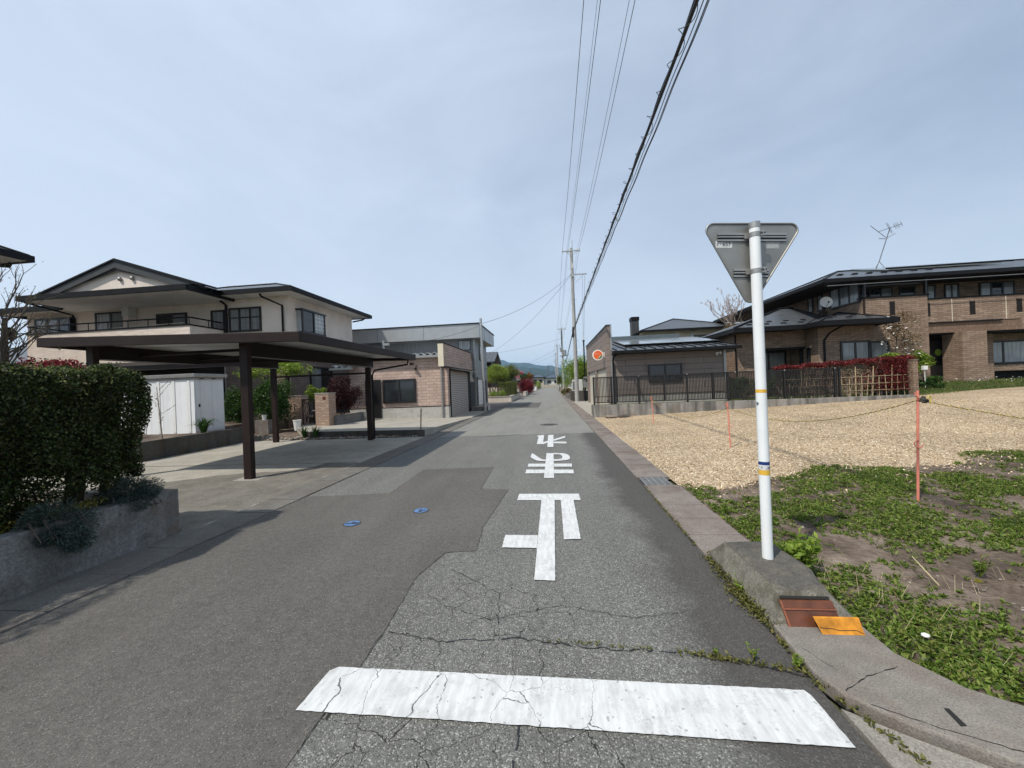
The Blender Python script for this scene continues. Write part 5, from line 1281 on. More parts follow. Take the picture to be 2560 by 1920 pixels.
def shop_garage():
    e = empty('shop_garage', (5.8, 25, 0), 'low taupe garage with parapet and round orange sign on the right of the road', 'garage')
    m = MB(); m.mat('taupe_siding').box(3.05, 8.55, 20.0, 26.2, .96, 3.15); m.mat('base_concrete').box(3.03, 8.57, 19.98, 26.2, -.02, .93); m.mat('dark_trim').box(3.02, 8.58, 19.97, 26.2, .93, .96)
    m.build('wall', e)
    window(e, '-y', 4.84, 6.48, 1.56, 2.42, 20, 2, 'pane_dark', .07, .08)
    B('taupe_siding').box(4.72, 6.6, 19.96, 19.999, 2.425, 2.53).build('lintel_trim', e)
    # road-side front: parapet over two shutter bays
    m = MB(); m.mat('taupe_siding').box(2.86, 3.045, 20.0, 31.6, 2.38, 4.48); m.box(2.86, 3.045, 20.0, 20.6, .0, 2.379).box(2.86, 3.045, 25.2, 25.9, 0, 2.379).box(2.86, 3.045, 30.8, 31.6, 0, 2.379)
    m.mat('dark_grey_board').box(2.83, 3.10, 19.97, 31.65, 4.481, 4.55).box(2.84, 2.859, 25.15, 25.95, .62, .68).box(2.84, 2.859, 20.0, 20.65, .62, .68); m.mat('base_concrete').box(2.845, 2.859, 20.0, 20.62, 0, .61).box(2.845, 2.859, 25.18, 25.92, 0, .61)
    m.build('parapet', e)
    for y0, y1 in ((20.6, 25.2), (25.9, 30.8)): B('cream_shutter').box(2.98, 3.03, y0, y1, .0, 2.37).build('roller_shutter', e)
    m = B('grey_alu').box(3.02, 3.10, 19.93, 19.98, .0, 4.5); m.build('corner_trim', e)
    B('grey_alu').box(8.47, 8.58, 19.94, 19.979, .1, 3.1).build('corner_trim', e)
    # roof: metal, low pitch, with pale panels and snow bar
    zr = lambda y: 3.16 + (y - 19.4) * .165
    m = B('seam_roof').prism([(3.05, 19.4), (8.98, 19.4), (8.98, 26.2), (3.05, 26.2)], [zr(19.4) - .06, zr(19.4) - .06, zr(26.2) - .06, zr(26.2) - .06], [zr(19.4), zr(19.4), zr(26.2), zr(26.2)])
    m.mat('dark_trim')
    for x in np.arange(3.2, 9.0, .47): m.prism([(x, 19.38), (x + .035, 19.38), (x + .035, 26.1), (x, 26.1)], [zr(19.38)] * 2 + [zr(26.1)] * 2, [zr(19.38) + .045] * 2 + [zr(26.1) + .045] * 2)
    m.build('roof', e)
    B('dark_trim').box(3.05, 9.05, 19.28, 19.40, 3.0, 3.14).build('eave_gutter', e)
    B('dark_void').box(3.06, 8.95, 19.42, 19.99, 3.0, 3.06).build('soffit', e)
    m = B('dark_trim')
    m.tube([(3.9, 20.9, zr(20.9) + .13), (8.9, 20.9, zr(20.9) + .13)], .04, 6)
    for x in np.arange(4.0, 8.9, .95): m.box(x - .05, x + .05, 20.83, 20.97, zr(20.9), zr(20.9) + .16)
    m.build('snow_bar', e)
    m = B('solar_glass')
    for k in range(3):
        x0 = 4.0 + k * 1.66; m.prism([(x0, 21.3), (x0 + 1.62, 21.3), (x0 + 1.62, 25.4), (x0, 25.4)], [zr(21.3) + .08] * 2 + [zr(25.4) + .08] * 2, [zr(21.3) + .12] * 2 + [zr(25.4) + .12] * 2)
    m.build('roof_panel', e)
    B('blue_grey_panel').box(3.05, 8.4, 26.2, 26.3, 3.9, 4.6).build('rear_parapet', e)
    B('dark_trim').tube([(3.25, 19.36, 3.02), (3.1, 19.6, 2.85), (3.12, 19.9, 2.7), (3.12, 19.9, .1)], .045, 8).build('downpipe', e)
    m = B('white_paint').blob((8.30, 19.88, 2.86), (.06, .06, .07), 1, 0, 8, 6).blob((8.12, 19.88, 2.78), (.06, .06, .06), 1, 0, 8, 6).box(8.1, 8.32, 19.93, 19.98, 2.82, 2.9); m.build('flood_lamp', e)
shop_garage()
def round_sign():
    # projecting round sign on the parapet, facing the camera
    cx, cy, cz, r = 2.60, 20.95, 3.09, .285
    e = empty('round_sign', (2.86, cy, cz - .3), 'round orange and white sign with green leaf and pale lettering on the parapet', 'sign')
    def dsc(m, c, rr, y0, y1, n=36):
        vs = [(c[0] + rr * math.cos(2 * math.pi * k / n), y0, c[1] + rr * math.sin(2 * math.pi * k / n)) for k in range(n)] + [(c[0] + rr * math.cos(2 * math.pi * k / n), y1, c[1] + rr * math.sin(2 * math.pi * k / n)) for k in range(n)]
        return m.add(vs, [tuple(range(n)), tuple(range(2 * n - 1, n - 1, -1))] + [(k, n + k, n + (k + 1) % n, (k + 1) % n) for k in range(n)])
    cx2 = 2.5
    dsc(B('sign_cream'), (cx2, cz), r, cy, cy + .14).build('case', e)
    dsc(B('sign_orange'), (cx2, cz), r * .80, cy - .006, cy - .0005).build('face', e)
    n = 14; arc = [(cx2 + r * .8 * math.cos(a), cz + r * .8 * math.sin(a)) for a in np.linspace(-1.5, -.05, n)]
    def inner(k): 
        P0, P1, C = arc[-1], arc[0], (cx2 + r * k * math.cos(-.75), cz + r * k * math.sin(-.75))
        return [((1 - u) ** 2 * P0[0] + 2 * u * (1 - u) * C[0] + u * u * P1[0], (1 - u) ** 2 * P0[1] + 2 * u * (1 - u) * C[1] + u * u * P1[1]) for u in np.linspace(0, 1, n)[1:-1]]
    B('sign_cream').extrude([(x, cy - .008, z) for x, z in arc + inner(.16)], (0, .0015, 0)).build('leaf_edge', e)
    B('sign_green').extrude([(x, cy - .011, z) for x, z in arc + inner(.36)], (0, .0015, 0)).build('leaf', e)
    m = B('sign_cream'); s = .052; x0 = cx2 - .165; z0 = cz + .02
    strokes = [[(0, 1), (.9, 1), (.75, .6), (.5, .45)], [(.5, .7), (.3, .0)], [(1.9, 1), (1.4, .55)], [(1.7, .75), (1.7, 0)], [(2.2, .9), (2.95, .9)], [(2.6, .9), (2.6, .1)], [(2.15, .1), (3.0, .1)], [(3.25, .75), (3.9, .75), (3.75, .45)], [(3.55, .5), (3.4, .05)], [(4.2, .5), (5.0, .5)], ]
    for st in strokes:
        for a, b in zip(st, st[1:]): m.beam((x0 + a[0] * s * 1.22, cy - .009, z0 + a[1] * s * 1.3), (x0 + b[0] * s * 1.22, cy - .009, z0 + b[1] * s * 1.3), .006, .011, (0, 1, 0))
    m.build('lettering', e)
    B('off_white').box(cx2 + r - .02, 2.86, cy + .04, cy + .1, cz - .14, cz + .14).build('bracket', e)
round_sign()

# pole-side equipment between pole and shop garage
m = B('dark_trim').tube([(2.78, 33, 0), (2.8, 33, 5.15)], .06, 10); m.box(2.7, 2.9, 32.95, 33.05, 5.1, 5.2); m.mat('off_white').tube([(2.8, 32.95, 5.2), (2.85, 32.9, 5.5)], .03, 6)
tag(m.build('service_mast'), 'black service mast standing between the pole and the shop garage', 'mast')
m = MB(); m.mat('grey_alu').box(2.62, 2.97, 32.75, 32.93, 1.2, 1.75).box(2.66, 2.95, 32.75, 32.93, 1.76, 2.1); m.mat('dark_void').box(2.70, 2.80, 32.735, 32.75, 1.8, 2.0).box(2.84, 2.93, 32.735, 32.75, 1.66, 1.95)
tag(m.build('meter_box'), 'grey meter box mounted on the black mast', 'meter box')
m = B('dark_wall_concrete').box(1.68, 3.2, 35.0, 35.2, 0, .88); m.box(1.68, 1.9, 35.21, 38, 0, .88); tag(m.build('side_wall'), 'dark block wall behind the near utility pole', 'wall')
def ac():
    e = empty('outdoor_unit', (2.3, 35.5, .88), 'white air conditioner outdoor unit on the wall behind the near pole', 'outdoor unit')
    B('off_white').box(1.82, 2.75, 35.25, 35.6, .88, 1.9).build('case', e, bevel=.02)
    m = B('dark_grey_board')
    for k in range(12): z = 1.0 + k * .065; m.box(1.86, 2.1, 35.238, 35.25, z, z + .035)
    m.build('grille', e)
ac()
tree('roadside_tree', 'bright green spreading tree behind the near utility pole', 'tree', (3.2, 44, 0), (3.0, 44, 2.75), (2.15, 1.6, 2.15), 'fresh_leaf', 16000, .12, 3, tr=.07, clumps=44)
tree('roadside_tree', 'small dark round tree under the transformer pole', 'tree', (1.35, 74, 0), (1.4, 74, 2.2), (.75, .8, 1.1), 'olive_leaf', 3000, .12, 1, tr=.05, clumps=16)
shrub('potted_shrub', 'low reddish brown shrub at the right kerb before the dark wall', 'shrub', (1.55, 44, 0), (1.75, 44, .6), (.45, .8, .5), 'dry_leaf', 1500, .1, 10)
shrub('potted_shrub', 'low yellow green shrub at the right kerb past the near pole', 'shrub', (1.5, 50, 0), (1.55, 50, .55), (.5, .9, .5), 'moss', 1500, .1, 10)
for k, (x, y, w, h, lb) in enumerate([(1.75, 39.5, .5, .55, 'grey block at the right kerb behind the near pole'), (1.6, 42, .4, .4, 'grey block at the right kerb beside the reddish shrub'), (1.55, 57, .4, .5, 'pale block at the right kerb past the yellow shrub')]):
    tag(B('grey_block').box(x - w / 2, x + w / 2, y, y + .6, 0, h).build('kerb_block', bevel=.02), lb, 'block', 'blocks along the right kerb')
far_house('right_house', 'dark roofed house behind the bright green roadside tree', 5.5, 12, 56, 66, 4.2, 6.0, 'off_white', 'slate_roof')

# hip-roofed house behind the shop garage
def behind_house():
    e = empty('cream_back_house', (11.5, 35, 0), 'cream house with hipped slate roof and tall chimney behind the shop garage', 'house')
    B('ivory').box(7.9, 14.6, 32.6, 40, 0, 5.55).build('wall', e)
    hip(e, 7.3, 15.2, 32.0, 41, 5.45, (11.1, 36.0, 7.0), (11.2, 37.0, 7.0), .17)
    m = B('dark_grey_board').box(6.66, 7.22, 32.2, 33.0, 4.4, 6.75); m.mat('dark_trim').box(6.62, 7.26, 32.16, 33.04, 6.5, 6.8); m.build('chimney', e)
    m = B('dark_trim').prism([(6.6, 31.9), (7.3, 31.9), (7.3, 33.2), (6.6, 33.2)], [5.2, 5.5, 5.5, 5.2], [5.3, 5.62, 5.62, 5.3]); m.build('side_roof', e)
    window(e, '-y', 11.6, 14.2, 3.9, 5.1, 32.6, 2, 'pane_bright', .05)
    B('off_white').box(11.3, 11.55, 32.45, 32.6, 3.5, 5.4).build('downpipe', e)
behind_house()
def magnolia():
    e = empty('magnolia_tree', (13.2, 29.5, .5), 'bare grey magnolia with pale buds above the brick house roof', 'tree')
    m = B('pale_bark'); rg = random.Random(12); tips = []
    m.tube([(13.2, 29.5, .5), (13.22, 29.5, 4.6)], [.12, .07], 8)
    for k in range(13):
        a = k * 2.4; d = Vector((math.cos(a) * .6, math.sin(a) * .6, 1.0)); tips += branchy(m, Vector((13.22, 29.5, 4.5 + .09 * k)), d, rg.uniform(.85, 1.2), .035, 3, rg, .55, .28, 2, .010)
    m.tube([(13.2, 29.5, 4.5), (13.25, 29.5, 6.6)], [.06, .015], 6); m.build('trunk', e)
    pts = [];
    for t_ in tips:
        for k in range(4): pts.append(t_ + Vector((rg.uniform(-.05, .05), rg.uniform(-.05, .05), rg.uniform(-.12, .06))))
    leaves('bud', pts, .12, 'magnolia_bud', e, aspect=.35, dirs=np.tile([[0, 0, 1.0]], (len(pts), 1)))
magnolia()
shrub('rusty_shrub', 'rusty brown clipped shrub under the magnolia behind the brick house', 'shrub', (13.3, 29, 3.9), (13.2, 29, 5.0), (.95, .8, .5), 'dry_leaf', 3200, .08, 24)

# ------------------------------------------------------------------ brown brick house on the right
def brick_house():
    e = empty('brick_house', (20, 24, .9), 'large brown brick house with dark tiled roofs and long balcony on the right', 'house')
    W = 'brown_brick'
    # single storey wing
    m = B(W).box(9.9, 11.05, 22.0, 28.5, .5, 3.98).box(11.051, 13.5, 23.4, 28.5, .5, 3.98).box(13.5, 15.9, 21.0, 28.5, .5, 3.98)
    m.box(11.06, 13.49, 22.05, 22.3, 3.1, 3.98); m.mat('dark_trim').box(11.06, 13.49, 22.0, 22.35, 2.98, 3.09)
    m.build('wing_wall', e)
    # main block
    m = B(W).box(15.92, 42, 23.0, 32, .8, 6.3); m.box(15.85, 18.75, 21.2, 22.99, .8, 5.32)
    m.build('main_wall', e)
    m = B(W).box(18.76, 34, 21.4, 21.65, 3.95, 5.12).box(23.0, 34, 21.36, 21.66, 3.42, 3.949); m.mat('soldier_brick').box(18.76, 22.99, 21.34, 21.66, 3.42, 3.90)
    m.mat('dark_trim').box(18.76, 22.1, 21.25, 21.66, 3.901, 3.96).box(18.755, 34, 21.37, 21.7, 5.121, 5.19).box(15.8, 18.8, 21.15, 21.6, 5.321, 5.40).box(18.76, 34, 21.40, 22.98, 3.35, 3.415)
    m.mat('ivory').box(20.0, 20.03, 21.393, 21.4, 3.97, 5.1).box(22.4, 22.43, 21.393, 21.4, 3.97, 5.1); m.build('balcony_wall', e)
    B('brown_alu').tube([(15.84, 21.19, 5.3), (15.84, 21.19, 3.6)], .045, 6).build('downpipe', e)
    m = B(W).box(20.05, 21.12, 21.0, 22.0, .8, 3.41); m.box(20.4, 22.6, 22.2, 22.985, .8, 3.34); m.build('porch_wall', e); B('brown_alu_dark').box(18.76, 20.399, 22.3, 22.98, .8, 3.34).build('porch_recess', e)
    # door under the balcony
    d = B('window_trim').box(19.35, 20.3, 22.2, 22.3, .98, 3.1).build('entrance_door', e)
    m = B('maple_green') if 0 else B('fresh_leaf'); m.blob((20.02, 22.17, 2.48), (.17, .03, .17), 4, .1, 14, 8); w = m.build('wreath', e)
    B('galvanised').box(19.42, 19.46, 22.15, 22.2, 1.2, 2.4).build('handle', d)
    B('pale_concrete').box(18.8, 22.3, 21.3, 22.6, .9, .98).build('porch_step', e)
    # windows upper floor
    window(e, '-y', 18.95, 19.75, 5.2, 6.16, 23, 1, 'pane_dark', .07); window(e, '-y', 20.28, 20.72, 5.2, 6.16, 23, 1, 'pane_bright', .07)
    window(e, '-y', 21.15, 21.86, 5.2, 6.15, 23, 2, 'pane_bright', .07); window(e, '-y', 22.83, 24.5, 5.2, 6.13, 23, 3, ['pane_bright', 'pane_dark', 'pane_curtain'], .07)
    window(e, '-y', 26, 27.6, 5.2, 6.13, 23, 2, ['pane_curtain', 'pane_dark'], .07)
    m = B('dark_grey_board').box(16.0, 18.7, 21.35, 21.42, 5.95, 6.02); m.build('balcony_rail', e)
    window(e, '-y', 16.9, 18.6, 5.4, 6.16, 22.99, 3, ['pane_dark', 'pane_dark', 'pane_curtain'], .06)
    # corner glazing and narrow windows on the road side
    window(e, '-x', 21.4, 23.5, 5.2, 6.3, 15.84, 3, ['pane_curtain', 'pane_curtain', 'pane_bright'], .08, name='corner_window')
    m = B('window_trim').box(15.86, 15.95, 21.18, 21.3, 5.4, 6.3).box(18.66, 18.75, 21.18, 21.3, 5.4, 6.3).box(15.86, 18.75, 21.18, 21.3, 6.2, 6.3); m.build('corner_post', e)
    window(e, '-x', 25.05, 25.5, 5.35, 6.25, 15.92, 1, 'pane_bright', .06); window(e, '-x', 24.2, 24.65, 5.3, 6.25, 15.92, 1, 'pane_bright', .06)
    window(e, '-x', 28.2, 28.6, 5.6, 6.2, 15.92, 1, 'pane_dark', .06)
    # slit openings with lattice
    for x, y, z0, z1 in ((17.02, 21.2, 4.42, 5.1), (18.77 + .02, 21.4, 4.28, 4.92), (20.81, 21.4, 4.27, 4.92), (22.87, 21.4, 4.28, 4.92)):
        o = B('dark_void').box(x, x + .24, y - .012, y - .002, z0, z1).build('slit_opening', e)
        m = B('brown_alu')
        for k in range(6):
            z = z0 + (z1 - z0) * k / 6; m.beam((x, y - .016, z), (x + .24, y - .016, z + (z1 - z0) / 4.5), .008, .012, (0, 1, 0)).beam((x + .24, y - .016, z), (x, y - .016, z + (z1 - z0) / 4.5), .008, .012, (0, 1, 0))
        m.build('lattice', o)
    # ground floor windows
    window(e, '-y', 14.72, 16.9, 1.4, 3.2, 21.0 if 0 else 20.998, 2, 'pane_curtain', .1, name='window') if 0 else window(e, '-y', 14.5, 15.88, 2.15, 3.2, 21.0, 2, 'pane_curtain', .09)
    window(e, '-y', 16.0, 16.9, 2.15, 3.15, 21.2, 1, 'pane_curtain', .08)
    window(e, '-y', 11.4, 13.3, .8, 3.0, 23.4, 2, 'pane_curtain', .1); window(e, '-x', 21.6, 21.85, 2.0, 3.0, 13.5, 1, 'pane_dark', .05); window(e, '-x', 22.2, 22.45, 2.0, 3.0, 13.5, 1, 'pane_dark', .05)
    window(e, '-y', 22.45, 25.2, 1.75, 2.98, 23.0 if 0 else 22.995, 2, 'pane_bright', .09)
    m = B(W).box(22.36, 27, 22.3, 22.98, 1.4, 1.70); m.mat('dark_void').box(22.36, 27, 22.75, 22.985, .85, 1.39); m.build('window_ledge', e)
    window(e, '-y', 29, 32, 1.4, 3.1, 23.0, 2, 'pane_dark', .09)
    # roofs
    hip(e, 13.8, 44, 20.9, 34, 6.18, (18.4, 26.6, 8.05), (38, 26.6, 8.05), .16, soffit='brown_alu_dark')
    m = B('solar_glass').extrude([(19.3, 24.0, 7.40), (25.0, 24.0, 7.40), (25.0, 26.3, 8.10), (19.0, 26.3, 8.10)], (0, 0, -.06)); m.build('solar_panel', e)
    B('dark_trim').tube([(19.0, 23.8, 7.40), (25.4, 23.8, 7.40)], .05, 6).build('snow_bar', e)
    m = B('grey_alu').beam((13.9, 20.8, 6.0), (44, 20.8, 6.0), .03, .02); m.build('eave_rail', e)
    # wing roofs
    x0, x1, y0 = 9.55, 15.92, 21.15; z = 3.92; zt = 4.14
    m = B('slate_roof')
    P = dict(a=(9.55, 21.1, zt), b=(13.0, 21.1, zt), c=(15.92, 21.1, zt), d=(9.55, 29, zt), r=(13.5, 24.9, 5.75), r2=(15.92, 24.9, 5.75), q=(12.95, 19.95, zt), s=(16.3, 19.95, zt), t=(15.45, 22.3, 4.95), u=(14.2, 22.9, 4.95))
    r1, r2, V, Wp, T = (13.6, 24.3, 5.52), (14.2, 24.3, 5.52), (15.3, 23.5, 4.88), (15.92, 23.7, 4.88), (15.5, 22.5, 4.86)
    m.face([P['a'], P['b'], V, r2, r1]).face([P['d'], P['a'], r1, (13.6, 26.6, 5.5)]).face([r1, r2, (14.2, 26.6, 5.5), (13.6, 26.6, 5.5)])
    m.face([r2, V, Wp, (15.92, 27, 4.86), (14.2, 26.6, 5.5)]).face([P['d'], (13.6, 26.6, 5.5), (14.2, 26.6, 5.5), (15.92, 27, 4.86), (15.92, 29, zt)])
    m.face([P['q'], P['s'], T]).face([P['s'], (16.3, 21.19, 4.42), (15.92, 21.9, 4.72), T]).face([T, (15.92, 21.9, 4.72), Wp]).face([P['q'], T, Wp, V, P['b']])
    m.build('wing_roof', e)
    m = B('dark_trim').box(9.46, 12.94, 21.0, 21.1, z, zt + .02).box(9.46, 9.55, 21.1, 29, z, zt + .02).box(12.86, 16.38, 19.86, 19.95, z, zt + .02).box(12.86, 12.95, 19.951, 21.0, z, zt + .02).box(16.29, 16.38, 19.951, 21.19, z, zt + .02)
    m.tube([(9.5, 21.05, zt + .03), (13.6, 24.3, 5.55)], .045, 6).tube([(13.5, 24.3, 5.56), (14.3, 24.3, 5.56)], .06, 6).tube([(14.2, 24.3, 5.55), (15.3, 23.5, 4.90), (13.0, 21.1, zt + .02)], .02, 5).tube([(14.2, 24.3, 5.55), (15.9, 25.2, 4.95)], .03, 5).tube([(12.95, 19.95, zt + .02), (15.5, 22.5, 4.88)], .04, 6).tube([(16.3, 19.95, zt + .02), (15.5, 22.5, 4.88)], .04, 6)
    m.build('eave_gutter', e)
    B('brown_alu_dark').box(9.56, 12.9, 21.11, 22.6, 3.95, 3.99).box(12.96, 16.28, 19.96, 21.0, 3.95, 3.99).build('soffit', e)
    # snow guards in two staggered rows
    m = B('dark_trim')
    def guard(x, y, zz): m.add([(x - .14, y, zz), (x + .14, y, zz), (x + .1, y + .03, zz + .07), (x - .1, y + .03, zz + .07), (x - .14, y + .16, zz + .05), (x + .14, y + .16, zz + .05)], [(0, 1, 2, 3), (3, 2, 5, 4), (0, 3, 4), (1, 5, 2)])
    for k in range(5): x = 10.5 + k * .85; guard(x, 21.5, zt + .18); guard(x + .35, 21.9, zt + .35)
    for k in range(3): x = 13.7 + k * .9; guard(x, 20.4, zt + .18); guard(x + .4, 20.7, zt + .29) if k < 2 else None
    for k in range(7): x = 15.0 + k * .7; guard(x, 21.5, 6.62); guard(x + .35, 21.9, 6.76)
    m.build('snow_guard', e)
    B('dark_trim').tube([(14.0, 20.0, 3.92), (13.75, 20.6, 3.6), (13.75, 20.95, 3.3), (13.75, 20.95, .6)], .045, 8).build('downpipe', e)
    B('dark_trim').tube([(9.95, 21.95, 3.9), (9.95, 21.95, .5)], .045, 8).build('downpipe', e)
brick_house()
def dish():
    c = Vector((14.81, 22.3, 5.45)); e = empty('satellite_dish', (14.85, 22.6, 4.75), 'white round satellite dish on the low roof of the brick house', 'satellite dish')
    m = B('white_paint'); n = 24; rr = .29; ax = Vector((-.25, -1, .15)).normalized(); u = ax.cross(Vector((0, 0, 1))).normalized(); w = u.cross(ax)
    rings = [c - ax * .06] + [c + (u * math.cos(2 * math.pi * k / n) + w * math.sin(2 * math.pi * k / n)) * rr * s + ax * (.07 * s * s - .06) for s in (.5, 1) for k in range(n)]
    m.add([tuple(p) for p in rings], [(0, 1 + k, 1 + (k + 1) % n) for k in range(n)] + [(1 + k, 1 + n + k, 1 + n + (k + 1) % n, 1 + (k + 1) % n) for k in range(n)])
    m.build('reflector', e, smooth=True)
    B('dark_trim').tube([c + Vector((0, 0, -.25)), c + ax * .3 + Vector((0, 0, -.12))], .012, 5).blob(c + ax * .32 + Vector((0, 0, -.1)), (.04, .04, .05), 2, 0, 8, 6).build('receiver', e)
    B('brown_alu').tube([(14.85, 22.6, 4.75), (14.83, 22.42, 5.3)], .04, 8).box(14.7, 15.0, 22.5, 22.7, 4.78, 5.0).build('mount', e)
dish()
def antenna():
    e = empty('tv_antenna', (19.9, 25.5, 7.8), 'leaning metal television antenna on the ridge of the brick house', 'antenna')
    a = Vector((19.9, 25.5, 7.8)); b = Vector((20.0, 25.5, 8.25)); t_ = Vector((20.66, 25.5, 10.2)); m = B('wire_grey')
    m.tube([b, t_], .022, 6)
    for dx, dy in ((-.28, -.1), (.2, -.1), (0, .25)): m.tube([b, (20.0 + dx, 25.5 + dy, 7.85)], .016, 5)
    m.build('mast', e)
    m = B('wire_grey'); p = Vector((20.0, 25.5, 10.05)); q = Vector((21.34, 25.5, 10.44)); m.tube([p, q], .016, 5)
    for s, l in ((.45, .38), (.5, .36), (.7, .2), (.78, .2), (.86, .2), (.98, .18)):
        k = p.lerp(q, s); m.tube([k + Vector((-l, -l * .8, l * .55)) , k + Vector((l, l * .8, -l * .55))], .010, 4)
    m.tube([(19.52, 25.4, 10.42), (20.42, 25.5, 9.68)], .016, 5).tube([(20.44, 25.5, 9.62), (20.92, 25.45, 9.88)], .014, 5).tube([(20.0, 25.45, 9.62), (20.4, 25.5, 9.6)], .02, 5)
    m.build('element', e)
antenna()
# photinia hedge on its bamboo lattice
def photinia():
    e = empty('photinia_hedge', (13.2, 19.1, .5), 'red leaved photinia hedge with bare stems behind the bamboo lattice', 'hedge')
    m = B('pale_bark'); rg = random.Random(21); tips = []
    for k in range(13):
        x = 10.6 + k * .42; 
        for j in range(2): tips += branchy(m, Vector((x + rg.uniform(-.1, .1), 19.1, .5)), Vector((rg.uniform(-.25, .25), rg.uniform(-.1, .1), 1)), rg.uniform(.5, .7), .022, 2, rg, .45, .15, 2, .007)
    m.build('stem', e)
    n = 9000; x = RNG.uniform(10.35, 15.95, n); top = np.interp(x, [10.3, 15.9], [2.03, 2.28]); u = np.abs(RNG.normal(0, .09, n)); z = top - u + .05 * np.sin(x * 6)
    p = np.stack([x, RNG.normal(19.08, .2, n), z], 1)
    n2 = 11000; x2 = 16.0 - np.abs(RNG.normal(0, .75, n2)); p2 = np.stack([x2, RNG.normal(18.95, .16, n2), RNG.uniform(.75, 2.25, n2)], 1); p2 = p2[p2[:, 0] > 13.6]
    n3 = 2600; p3 = np.stack([RNG.uniform(10.4, 15, n3), RNG.normal(19.15, .12, n3), RNG.uniform(.6, 1.9, n3)], 1); p3 = p3[np.sin(p3[:, 0] * 3.1) + np.sin(p3[:, 2] * 5 + p3[:, 0]) > -.2]
    q = np.stack([RNG.uniform(10.4, 15.9, 6500), RNG.normal(19.35, .08, 6500), RNG.uniform(.5, 2.0, 6500)], 1); leaves('inner_foliage', q, .075, 'shrub_leaf', e, aspect=.45)
    leaves('foliage', np.concatenate([p, p2, p3]), .075, 'photinia_red', e, aspect=.4)
photinia()
def lattice():
    e = empty('bamboo_lattice', (13.2, 18.75, .5), 'pale bamboo lattice fence in front of the red photinia hedge', 'fence'); y = 18.75
    rg = random.Random(2)
    for k in range(22):
        x = 10.5 + k * .25; m = B('bamboo').tube([(x + rg.uniform(-.05, .05), y, .5), (x + rg.uniform(-.08, .08), y, .57 + (1.2 if k % 3 == 0 else .8) + .15 * rg.random())], .015 if k % 3 else .02, 6); m.build('upright', e)
    for z in (.78, 1.08, 1.40): B('bamboo').tube([(10.4, y - .03, z), (15.9, y - .03, z + .04)], .012, 6).build('rail', e)
lattice()
m = B('brown_brick').box(15.66, 15.84, 18.45, 18.75, .4, 2.06); m.mat('taupe_siding').box(15.64, 15.86, 18.43, 18.77, 2.06, 2.09); tag(m.build('brick_post'), 'brown brick garden post at the end of the red hedge', 'post')
shrub('garden_shrub', 'dark garden shrub behind the black fence beside the shop garage', 'shrub', (9.0, 19.3, .5), (9.1, 19.4, 1.15), (.75, .4, .55), 'shrub_leaf', 3800, .06, 22, group='shrubs behind the black fence')
shrub('garden_shrub', 'dark garden shrub behind the black fence, left of the red hedge', 'shrub', (10.1, 19.4, .5), (10.1, 19.5, 1.05), (.5, .4, .5), 'shrub_leaf', 2400, .06, 18, group='shrubs behind the black fence')
tree('camellia_tree', 'thin brown twiggy tree with pale blossoms against the brick wall', 'tree', (16.4, 20.4, .8), (16.9, 20.3, 3.55), (1.0, .5, 1.15), 'dry_leaf', 1500, .075, 2, 'bark', .045, 22)
leaves('blossom', blob_points(60, (16.4, 20.1, 3.2), (1.2, .4, 1.3), 16), .12, 'white_petal', bpy.data.objects['camellia_tree'])
shrub('golden_shrub', 'yellow green flat shrub above the red hedge', 'shrub', (15.7, 20.0, .8), (15.75, 19.9, 2.3), (.8, .4, .2), 'fresh_leaf', 900, .09, 9)
shrub('door_shrub', 'green leafy shrub beside the entrance of the brick house', 'shrub', (17.6, 20.2, .8), (17.3, 20.2, 2.0), (.6, .4, .7), 'fresh_leaf', 1500, .12, 12)
shrub('door_shrub', 'low dark rounded shrub at the foot of the entrance door', 'shrub', (17.6, 20.1, .7), (17.5, 20.0, 1.0), (.75, .5, .35), 'shrub_leaf', 3000, .07, 20)
m = B('white_paint').box(17.15, 17.33, 19.7, 19.82, 1.62, 1.8); m.tube([(17.24, 19.76, .8), (17.24, 19.76, 1.62)], .015, 6); tag(m.build('garden_lamp'), 'small white garden lamp in front of the entrance door', 'lamp')
# grass of the bank
n = 26000; x = 15.7 + RNG.uniform(0, 9, n); y = 18.7 + RNG.uniform(0, 2.6, n); z = np.interp(y, [18.6, 19.1, 19.8, 20.6, 21.3], [.42, .5, .68, .86, .93])
P = np.stack([x, y, z + .05], 1); d = np.stack([RNG.normal(0, .3, n), RNG.normal(0, .3, n), np.ones(n)], 1)
v, f = leaf_arrays(P, .17, .09, 0, .1, dirs=d); tag(np_mesh('bank_grass', v, f, 'grass_blade'), 'bright green grass on the bank before the brick house', 'grass', kind='stuff')
v, f = leaf_arrays(np.stack([RNG.uniform(19, 25, 90), RNG.uniform(19.2, 20.8, 90), RNG.uniform(.95, 1.15, 90)], 1), .06, .9); tag(np_mesh('bank_flowers', v, f, 'white_petal'), 'small white flowers scattered in the bank grass', 'flowers', kind='stuff')

